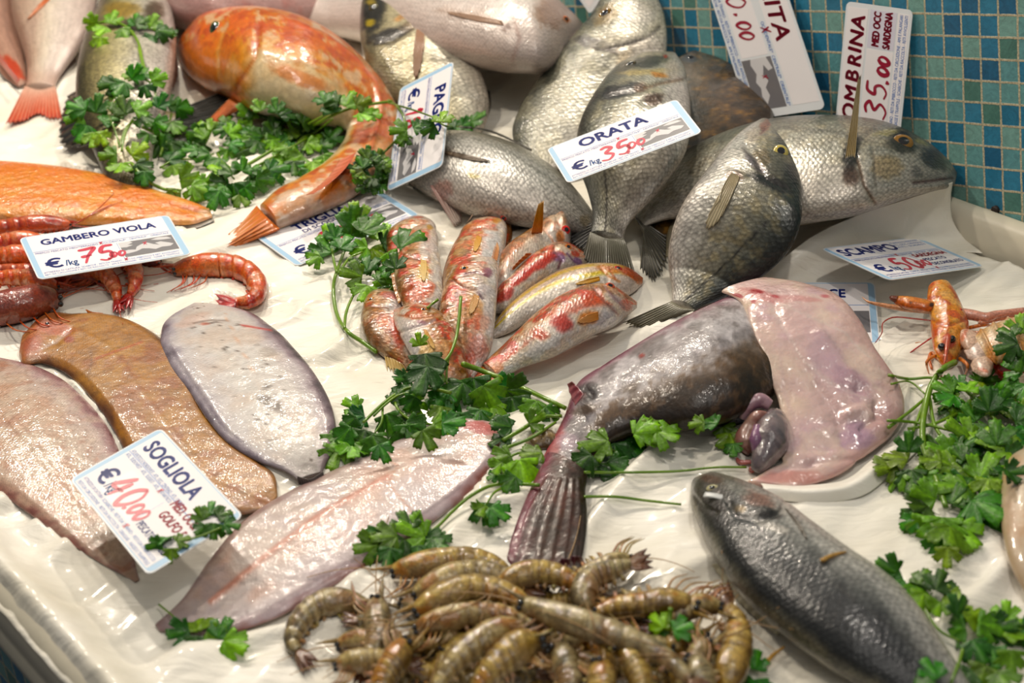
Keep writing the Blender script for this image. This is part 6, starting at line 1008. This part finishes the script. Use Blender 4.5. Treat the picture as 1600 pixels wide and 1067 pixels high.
# ================================================================ parsley
def leaf_grid(size, rng, nt=65, nr=7):
    """one flat-leaf parsley leaflet in local 2D (y forward) with its own curl; returns (nr,nt,3) in units of metres"""
    th = np.linspace(-112, 112, nt); r = np.full(nt, .10); s1, s2 = rng.uniform(38, 47), rng.uniform(.78, .95)
    lob = [(0, 1.0, 21), (s1, s2, 20), (-s1+rng.uniform(-4, 4), s2*rng.uniform(.9, 1.05), 20), (s1+36, .58, 16), (-s1-36, .58, 16)]
    for c, l, w in lob:
        d = np.abs(th-c)/w; r = np.maximum(r, l*np.clip(1-.12*d**2-.34*np.maximum(d-.72, 0)*3, .0, 1)*(1-.11*np.abs(np.sin(d*math.pi*1.5+.4)))*(d < 1.5))
    r = np.maximum(r, .46*np.clip(1-np.abs(th)/86, 0, 1)**.35)
    a, b, tw = rng.uniform(-.5, .9), rng.uniform(-.7, .7), rng.uniform(-.5, .5); ph = rng.rand()*6
    G = np.zeros((nr, nt, 3))
    for i, g in enumerate(np.linspace(0.02, 1, nr)):
        x = r*g*np.sin(np.radians(th)); y = r*g*np.cos(np.radians(th))
        z = -.28*a*(x*x+y*y)-.35*b*x*x+.3*tw*x*y+.05*np.sin(6*x+ph)*g+.045*np.cos(np.radians(th)*5)*g-.06*np.abs(x)
        G[i] = np.stack([x, y, z], -1)*size
    return G
PXM = lambda p: np.linalg.norm(p-CAM)/FPX
CR, CU = RCW[:, 0], RCW[:, 1]
def parsley(label, stems=(), leaves=(), seed=0, lift=.006, shade=1.0, group='parsley sprigs', curly=False):
    rng = np.random.RandomState(seed+5); trees = list(REG)
    pts = [l[:2] for l in leaves] or [s[0][0] for s in stems]; c = np.mean(np.array(pts, float), 0)
    rt = root('parsley_sprig', label, 'parsley', P(c[0], c[1], 0), group)
    for stem in stems:
        pl, rad = stem[0], stem[1]; lf = stem[2] if len(stem) > 2 else lift*.7
        S = spline(pl, max(14, 5*len(pl))); H = np.array([hz(x, y, trees) for x, y in S])
        # a stalk is stiff: it bridges dips
        k = np.ones(7)/7; Hs = np.convolve(np.pad(H, 3, 'edge'), k, 'valid'); Hs = np.maximum(Hs, H)+lf
        Q = [P(x, y, z) for (x, y), z in zip(S, Hs)]; rm = rad*PXM(Q[0])
        V, F = tube(Q, [rm, rm*.92, rm*.8], 8); col = np.array([122, 158, 36])*shade+(fbm(V, 60, 3, 8)[:, None]-.5)*[50, 40, 24]
        mesh_obj('stalk', V, F, MAT['stem'], rt, col=col, reg=False)
    mb = MB()
    for lv in leaves:
        x, y, sz, ang = lv[:4]; sh = lv[4] if len(lv) > 4 else rng.uniform(.78, 1.12)
        p, n = hit(x, y, trees); z = p[2]+lift*rng.uniform(.6, 1.6); o = P(x, y, z); sm = sz*PXM(o)*1.18
        toc = CAM-o; toc /= np.linalg.norm(toc); nn = toc*.62+np.array([0, 0, .55])+rng.randn(3)*.24; nn /= np.linalg.norm(nn)
        a = math.radians(ang); d = CR*math.cos(a)+CU*math.sin(a); d = d-(d@nn)/(toc@nn)*toc; d /= np.linalg.norm(d); sd = np.cross(d, nn)
        G = leaf_grid(sm, rng); V = o+G[..., 0:1]*sd+G[..., 1:2]*d+G[..., 2:3]*nn
        low = np.min(V[..., 2]-(p[2]-.004)); 
        if low < 0: V = V-np.array([0, 0, low])*.6
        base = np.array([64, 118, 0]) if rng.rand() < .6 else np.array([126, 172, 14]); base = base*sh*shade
        nr, nt = G.shape[:2]; Cc = np.broadcast_to(base, (nr, nt, 3)).copy(); Cc += (np.cos(np.linspace(-118, 118, nt)/118*math.pi*2.06*1.05)[None, :, None] > .9)*np.array([26, 30, 10]); Cc += rng.randn(3)*5
        Vs, F = sheet(V, .0005); mb.add(Vs, F, np.vstack([Cc.reshape(-1, 3), Cc.reshape(-1, 3)*.9+[14, 18, 10]]))
    if mb.n: mb.build('leaves', MAT['leaf'], rt)
    return rt
def ring(cx, cy, rx, ry, n, sz, seed, a0=0, a1=360):
    g = np.random.RandomState(seed); o = []
    for i in range(n):
        a = a0+(a1-a0)*(i+g.uniform(-.3, .3))/n; q = math.sqrt(g.uniform(.05, 1)); o.append((cx+rx*q*math.cos(math.radians(a)), cy-ry*q*math.sin(math.radians(a)), sz*g.uniform(.75, 1.2), a+g.uniform(-50, 50)))
    return o
parsley('parsley laid over the head joint of the gold sea bass at top left', [([(150, 36), (178, 34), (200, 44), (215, 64), (222, 90), (228, 116)], 2.2)],
        [(152, 36, 20, 170), (165, 44, 24, 230), (158, 60, 20, 260), (172, 36, 22, 60), (190, 44, 22, 300), (210, 40, 20, 80), (212, 38, 20, 20), (232, 44, 24, 60), (244, 48, 26, 350), (258, 50, 22, 330), (238, 54, 20, 240)], 1, lift=.008)
parsley('parsley arch on the pale belly of the gold sea bass', [([(200, 126), (220, 122), (238, 132), (243, 148), (236, 164), (214, 182)], 2.2), ([(226, 116), (222, 100), (216, 74)], 1.6)],
        [(180, 130, 26, 190), (196, 128, 28, 230), (205, 124, 26, 60), (222, 120, 24, 70), (236, 126, 24, 20), (188, 142, 24, 260), (172, 130, 18, 160), (226, 134, 20, 290), (205, 120, 18, 110)], 2, lift=.008)
parsley('thick clump of parsley over the belly of the gold sea bass', [([(222, 198), (244, 210), (254, 226), (250, 244)], 2.6), ([(208, 186), (196, 208), (190, 236)], 2), ([(214, 188), (200, 196), (186, 230)], 1.6), ([(170, 180), (180, 205), (186, 226)], 1.6), ([(268, 178), (262, 200), (260, 230)], 1.8)],
        [(134, 172, 28, 160), (128, 180, 26, 200), (136, 196, 30, 240), (150, 176, 28, 80), (146, 206, 26, 270), (160, 190, 26, 20), (178, 178, 26, 60), (196, 178, 28, 110), (210, 172, 26, 20), (222, 180, 26, 300), (246, 168, 24, 60), (262, 166, 24, 30), (276, 172, 26, 350), (268, 190, 28, 290), (256, 206, 28, 260), (268, 226, 32, 280), (250, 226, 26, 240), (240, 190, 24, 330), (155, 208, 22, 300), (232, 208, 22, 250)], 3, lift=.012)
parsley('parsley at the tail of the gold sea bass, leaves on the paper above the salmon', [([(206, 256), (226, 280), (252, 294), (282, 302)], 3), ([(250, 262), (272, 250), (312, 248), (334, 240)], 1.8)],
        [(182, 242, 26, 190), (190, 254, 26, 250), (206, 244, 28, 40), (214, 262, 28, 320), (226, 270, 24, 270), (252, 240, 28, 90), (262, 252, 30, 30), (270, 262, 28, 300), (282, 286, 30, 10), (300, 292, 30, 340), (308, 300, 26, 250), (276, 298, 24, 260), (316, 288, 22, 40), (290, 236, 22, 200), (300, 232, 20, 160)], 4)
parsley('large parsley bunch in the curve of the orange gurnard', [([(376, 264), (430, 232), (490, 196), (545, 170), (612, 158)], 3, .012), ([(396, 262), (440, 238), (476, 218), (520, 186)], 2, .012), ([(470, 200), (500, 184), (530, 170)], 2, .012), ([(340, 240), (352, 262), (366, 280)], 1.8), ([(390, 272), (392, 290), (396, 304)], 1.6)],
        ring(350, 222, 44, 26, 15, 25, 51)+ring(410, 194, 60, 26, 24, 24, 52)+ring(372, 282, 38, 24, 13, 28, 53)+ring(475, 228, 38, 34, 17, 25, 54)+ring(440, 212, 50, 26, 16, 24, 58)+[(405, 262, 36, 350), (398, 270, 32, 290), (350, 290, 32, 220), (420, 268, 34, 10), (488, 252, 24, 280), (482, 264, 20, 260), (520, 176, 26, 120), (540, 166, 28, 60), (556, 164, 24, 20), (508, 160, 22, 110), (560, 176, 24, 330), (576, 176, 20, 340), (528, 160, 24, 150), (308, 234, 22, 180), (322, 214, 20, 150)], 5, lift=.014)
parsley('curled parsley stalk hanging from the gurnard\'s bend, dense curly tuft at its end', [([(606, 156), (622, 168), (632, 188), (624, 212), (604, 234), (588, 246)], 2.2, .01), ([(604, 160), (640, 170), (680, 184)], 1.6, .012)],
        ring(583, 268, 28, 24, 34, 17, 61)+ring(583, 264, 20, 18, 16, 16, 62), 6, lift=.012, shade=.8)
parsley('parsley tips peeping over the back of the bream lying across', [([(680, 184), (694, 196), (716, 198)], 1.6)], [(636, 204, 26, 180), (632, 210, 22, 250), (646, 200, 24, 20), (680, 196, 24, 210), (690, 190, 26, 80), (702, 196, 24, 330), (722, 196, 22, 10), (736, 190, 26, 30), (712, 198, 20, 180)], 7, lift=.012)
parsley('long-stalked parsley reaching from the mullets over the TRIGLIA sign', [([(588, 550), (566, 534), (545, 520), (530, 500), (522, 470), (522, 440), (528, 420), (544, 376)], 3.6, .006), ([(526, 426), (521, 404), (519, 390)], 2.4, .02), ([(528, 428), (548, 402), (566, 394)], 2.4, .02), ([(538, 514), (541, 488), (552, 462), (564, 446)], 2.6, .012)],
        [(518, 394, 34, 130), (504, 392, 26, 190), (514, 378, 30, 100), (500, 400, 22, 215), (532, 388, 32, 60), (524, 372, 24, 110), (548, 368, 44, 80), (566, 362, 42, 40), (558, 350, 34, 100), (592, 374, 30, 60), (598, 382, 34, 20), (580, 388, 34, 330), (574, 386, 28, 200), (606, 396, 26, 300), (624, 388, 44, 32), (616, 402, 26, 280), (582, 406, 24, 250), (612, 412, 26, 240), (618, 420, 28, 100), (608, 432, 26, 210), (566, 432, 34, 165), (574, 424, 30, 100), (590, 438, 26, 40), (574, 446, 32, 250), (596, 448, 30, 290), (612, 448, 22, 320), (556, 418, 18, 120)], 8, lift=.016)
parsley('thick parsley stalk with broad leaves lying below the red mullets', [([(724, 569), (760, 582), (812, 604), (850, 622), (884, 638)], 4.6, .008), ([(720, 464), (717, 500), (712, 530), (701, 557), (684, 574), (668, 586)], 2.8, .008), ([(701, 557), (698, 580), (698, 600)], 2.0, .006), ([(684, 468), (676, 474), (668, 481)], 2.4, .006)],
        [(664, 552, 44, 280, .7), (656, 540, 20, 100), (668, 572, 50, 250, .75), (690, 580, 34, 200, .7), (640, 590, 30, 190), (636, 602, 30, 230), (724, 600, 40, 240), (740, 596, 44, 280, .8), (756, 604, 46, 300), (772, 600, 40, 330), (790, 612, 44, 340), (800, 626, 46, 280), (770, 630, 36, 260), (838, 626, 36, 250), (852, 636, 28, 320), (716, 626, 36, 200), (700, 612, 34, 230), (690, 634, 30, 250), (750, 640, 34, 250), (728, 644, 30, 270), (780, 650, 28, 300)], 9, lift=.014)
parsley('parsley draped over the upper edge of the large pink sole', [([(705, 614), (668, 606), (640, 606), (612, 620), (590, 638), (568, 660)], 3, .02), ([(650, 612), (622, 618), (600, 634), (584, 650)], 2.2, .02), ([(614, 618), (622, 640), (642, 656), (680, 664)], 2.4, .014), ([(598, 638), (596, 660), (586, 676)], 2, .016)],
        [(560, 638, 28, 150), (570, 650, 32, 190), (556, 652, 26, 220), (548, 668, 34, 230), (536, 680, 36, 230), (530, 698, 40, 250), (552, 690, 40, 270), (570, 672, 34, 250), (582, 680, 36, 290), (592, 694, 30, 300), (604, 646, 36, 280), (618, 652, 30, 300), (634, 660, 34, 330), (640, 668, 44, 275), (660, 672, 34, 300), (676, 664, 54, 335), (690, 662, 36, 10), (640, 628, 30, 350), (610, 628, 26, 40), (670, 636, 28, 20), (648, 620, 26, 240)], 10, lift=.018)
parsley('parsley stalk running down along the lower edge of the large pink sole', [([(842, 758), (800, 756), (770, 758), (735, 775), (706, 800), (682, 824), (664, 836)], 3.2, .005), ([(796, 757), (772, 770), (760, 788)], 2.2, .005), ([(790, 752), (786, 730), (800, 712), (830, 704)], 2.6, .006), ([(786, 688), (820, 668), (846, 652), (878, 650)], 3.6, .006), ([(790, 700), (830, 684), (868, 660)], 3, .004)],
        [(800, 668, 34, 160, .8), (826, 662, 30, 30, .8), (792, 682, 30, 200, .7), (798, 712, 34, 200, .8), (784, 722, 26, 240), (812, 728, 50, 290, 1.25), (806, 744, 30, 230, 1.1), (848, 708, 34, 180, .8), (780, 740, 20, 200), (760, 790, 30, 235), (758, 788, 38, 280), (766, 792, 34, 330), (664, 838, 44, 160, 1.1), (640, 826, 34, 120, .8), (620, 838, 40, 180), (606, 842, 40, 200), (590, 852, 36, 190), (610, 856, 34, 260), (632, 846, 44, 230), (660, 842, 36, 350), (676, 840, 36, 320), (652, 852, 30, 270)], 11, lift=.008)
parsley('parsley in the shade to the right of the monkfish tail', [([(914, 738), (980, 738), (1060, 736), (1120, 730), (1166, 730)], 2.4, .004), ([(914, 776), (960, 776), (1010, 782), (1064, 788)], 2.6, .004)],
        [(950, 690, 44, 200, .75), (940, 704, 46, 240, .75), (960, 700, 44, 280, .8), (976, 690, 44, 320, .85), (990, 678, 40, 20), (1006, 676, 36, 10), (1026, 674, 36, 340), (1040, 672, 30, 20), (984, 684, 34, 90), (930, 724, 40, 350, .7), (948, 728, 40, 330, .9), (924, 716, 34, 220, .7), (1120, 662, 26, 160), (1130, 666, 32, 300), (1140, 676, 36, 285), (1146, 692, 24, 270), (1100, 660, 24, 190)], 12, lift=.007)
parsley('big loose parsley bunch under the scampi at the right', [([(1492, 566), (1474, 576), (1456, 600), (1447, 630), (1442, 664), (1444, 700), (1456, 730), (1470, 770), (1478, 792)], 5, .012), ([(1388, 668), (1420, 644), (1446, 622)], 3, .008), ([(1446, 624), (1432, 660), (1420, 694)], 2.8, .008), ([(1452, 622), (1462, 668), (1490, 700), (1520, 722)], 3.2, .008), ([(1386, 657), (1430, 660), (1490, 674), (1545, 690)], 2.6, .01), ([(1418, 670), (1460, 662), (1506, 640)], 2.8, .008), ([(1388, 586), (1420, 592), (1450, 590), (1500, 596)], 2.6, .006), ([(1500, 600), (1540, 640), (1572, 672)], 3.2, .01), ([(1392, 600), (1420, 596), (1446, 616)], 1.8, .006), ([(1510, 660), (1520, 690), (1556, 702)], 1.8, .008), ([(1520, 612), (1560, 622), (1590, 626)], 2, .008), ([(1470, 780), (1490, 762), (1500, 748)], 2.4, .008)],
        ring(1510, 618, 44, 26, 12, 30, 131)+ring(1560, 660, 44, 46, 22, 32, 132)+ring(1530, 720, 50, 36, 20, 36, 133)+ring(1490, 706, 34, 22, 5, 28, 137)+[(1418, 718, 36, 160), (1400, 726, 36, 200), (1408, 738, 34, 230), (1424, 734, 40, 270), (1436, 726, 40, 320), (1444, 742, 36, 300), (1420, 706, 30, 90), (1462, 780, 38, 160), (1450, 790, 40, 190), (1446, 804, 40, 220), (1452, 818, 44, 250), (1472, 808, 50, 270), (1484, 822, 50, 280), (1496, 820, 46, 310), (1470, 838, 36, 250), (1500, 800, 40, 340), (1486, 786, 36, 60), (1520, 780, 60, 330, 1.1), (1540, 790, 54, 290, 1.05), (1550, 770, 50, 20), (1510, 760, 46, 180), (1566, 740, 46, 340), (1480, 855, 30, 270), (1432, 812, 26, 200), (1530, 750, 46, 60)], 13, lift=.014)
parsley('parsley tip lying over the upturned scampi at the right edge', [], [(1590, 536, 34, 200), (1584, 524, 30, 150), (1598, 520, 30, 100), (1600, 548, 34, 250), (1590, 590, 32, 200, 1.2), (1598, 580, 34, 150, 1.2), (1604, 600, 30, 250, 1.1)], 14, lift=.012)
parsley('parsley lying on the back of the grey sea bass, lower right', [([(1432, 928), (1450, 960), (1468, 985), (1500, 1002)], 2.6, .006), ([(1508, 1000), (1500, 1030), (1486, 1067)], 3, .008)],
        [(1402, 896, 34, 150), (1412, 904, 34, 200), (1424, 908, 34, 320), (1436, 912, 30, 60), (1444, 926, 34, 250), (1462, 922, 36, 70), (1474, 930, 30, 350), (1470, 940, 30, 250), (1494, 962, 34, 60), (1510, 966, 38, 20), (1530, 972, 38, 340), (1506, 984, 36, 200), (1520, 1000, 38, 300), (1548, 984, 38, 10), (1566, 990, 40, 30), (1580, 996, 40, 340), (1594, 990, 34, 20), (1550, 1010, 34, 280), (1580, 1016, 34, 270), (1540, 1040, 40, 250, .8), (1520, 1050, 36, 220, .8), (1466, 1058, 34, 130), (1460, 1066, 30, 200), (1572, 970, 30, 90), (1560, 1050, 36, 300, .8)], 15, lift=.01)
parsley('parsley tip lying on the SOGLIOLA sign', [([(280, 846), (312, 838), (346, 824)], 2, .004)], [(318, 812, 22, 120), (328, 802, 24, 80), (340, 806, 24, 20), (334, 818, 26, 270), (322, 822, 22, 220), (350, 818, 24, 350), (262, 842, 30, 170), (252, 848, 24, 200), (268, 856, 24, 260), (276, 846, 22, 20)], 16, lift=.004)
parsley('small parsley leaf at the narrow end of the large pink sole', [([(248, 944), (270, 962), (292, 980)], 1.6, .004)], [(296, 986, 34, 190), (310, 984, 34, 90), (322, 990, 36, 330), (340, 996, 34, 60), (350, 1004, 40, 335), (306, 994, 28, 260)], 17, lift=.004)
parsley('bright cut parsley stub sitting on top of the prawn heap', [([(1044, 984), (1045, 968), (1048, 950)], 5, .006)], [(1036, 982, 28, 130, 1.25), (1052, 986, 30, 20, 1.2), (1066, 984, 30, 10, 1.1), (1074, 984, 24, 300, 1.1), (1040, 986, 24, 250, 1.0)], 18, lift=.006)
parsley('parsley leaf at the right foot of the prawn heap, cut by the bottom edge', [], [(1180, 1046, 30, 80), (1184, 1060, 30, 300), (1176, 1066, 30, 230)], 19, lift=.006)
# ================================================================ paper, last: it is pressed down by what lies on it
Zc = Z.copy(); XY = np.stack([X, Y], -1).reshape(-1, 2); zf = Zc.reshape(-1)
bodies = [o for o in scene.objects if o.type == 'MESH' and o.name.split('.')[0] in ('body', 'flesh', 'skin', 'carapace', 'abdomen', 'membrane_flap', 'mantle', 'shell', 'tail_fin', 'card', 'tail_blade', 'gut', 'fin_rim')]
for o in bodies:
    off = parent_loc(o.parent) if o.parent else np.zeros(3); me = o.data; V = np.zeros(len(me.vertices)*3); me.vertices.foreach_get('co', V); V = V.reshape(-1, 3)+off
    if V[:, 2].min() > .05: continue
    lo, hi = V.min(0), V.max(0); sel = np.nonzero((XY[:, 0] > lo[0]) & (XY[:, 0] < hi[0]) & (XY[:, 1] > lo[1]) & (XY[:, 1] < hi[1]))[0]
    if not len(sel): continue
    t = BVHTree.FromPolygons([tuple(v) for v in V], [tuple(p.vertices) for p in me.polygons]); up = Vector((0, 0, 1))
    for i in sel:
        l, n, f, d = t.ray_cast(Vector((XY[i, 0], XY[i, 1], -.1)), up)
        if l is not None and l.z-.0016 < zf[i]: zf[i] = l.z-.0016
ZZ = zf.reshape(Z.shape)
for _ in range(2): ZZ = np.minimum(ZZ, (np.roll(ZZ, 1, 0)+np.roll(ZZ, -1, 0)+np.roll(ZZ, 1, 1)+np.roll(ZZ, -1, 1)+2*ZZ)/6+.0012)
ZZ = np.maximum(ZZ, -.013+.0*ZZ)
Vp, Fp = sheet(np.stack([X, Y, ZZ], -1), .0006)
o = mesh_obj('paper_sheet', Vp, Fp, PAPER, reg=False)
tag(o, 'wet creased white paper lining the whole tray under the fish', 'paper')
o = sheet_from_rows('paper_sheet', [
    [(1160, 462, .010), (1200, 424, .02), (1260, 376, .038), (1330, 340, .052), (1400, 317, .062), (1460, 297, .070), (1489, 284, .072)],
    [(1172, 464, .010), (1216, 428, .018), (1274, 384, .034), (1340, 350, .044), (1408, 328, .050), (1462, 312, .054), (1486, 308, .052)],
    [(1190, 468, .005), (1240, 436, .010), (1296, 404, .018), (1356, 376, .022), (1420, 358, .024), (1466, 348, .025), (1490, 346, .022)],
    [(1210, 476, .004), (1262, 450, .005), (1320, 424, .006), (1376, 396, .007), (1436, 378, .008), (1484, 370, .009), (1508, 372, .007)],
    [(1230, 490, .003), (1290, 466, .003), (1340, 444, .003), (1400, 420, .003), (1460, 404, .003), (1510, 394, .003), (1536, 396, .003)]], 60, 90, None, nzs=.004)
tag(o, 'loose sheet of white paper curled up against the bream along the wall', 'paper')
o = sheet_from_rows('paper_sheet', [
    [(1186, 752, .003), (1260, 757, .004), (1318, 750, .004), (1362, 716, .004), (1402, 672, .003)],
    [(1192, 763, .009), (1262, 769, .012), (1328, 760, .012), (1376, 724, .012), (1420, 676, .008)],
    [(1190, 771, .006), (1264, 779, .007), (1338, 769, .007), (1388, 732, .007), (1436, 686, .005)],
    [(1186, 776, .003), (1264, 786, .003), (1344, 776, .003), (1396, 738, .003), (1446, 694, .003)]], 24, 60, None)
tag(o, 'rolled white paper edge under the lower end of the pink monkfish flap', 'paper')
for lab, pts, z in (('short tan straw lying on the back of the grey sea bass', [(1284, 876), (1300, 868), (1322, 862)], None), ('tan feeler on the paper between the sea bass and the prawn heap', [(1196, 1036), (1210, 1022), (1226, 1010)], .005)):
    V, F = tube([P(x, y, (hz(x, y)+.002) if z is None else z) for x, y in pts], [.0022, .0018, .0008], 7, 14); o = mesh_obj('straw', V, F, MAT['shell'], None, col=np.broadcast_to(np.array([214., 170, 100]), V.shape), reg=False); tag(o, lab, 'straw')
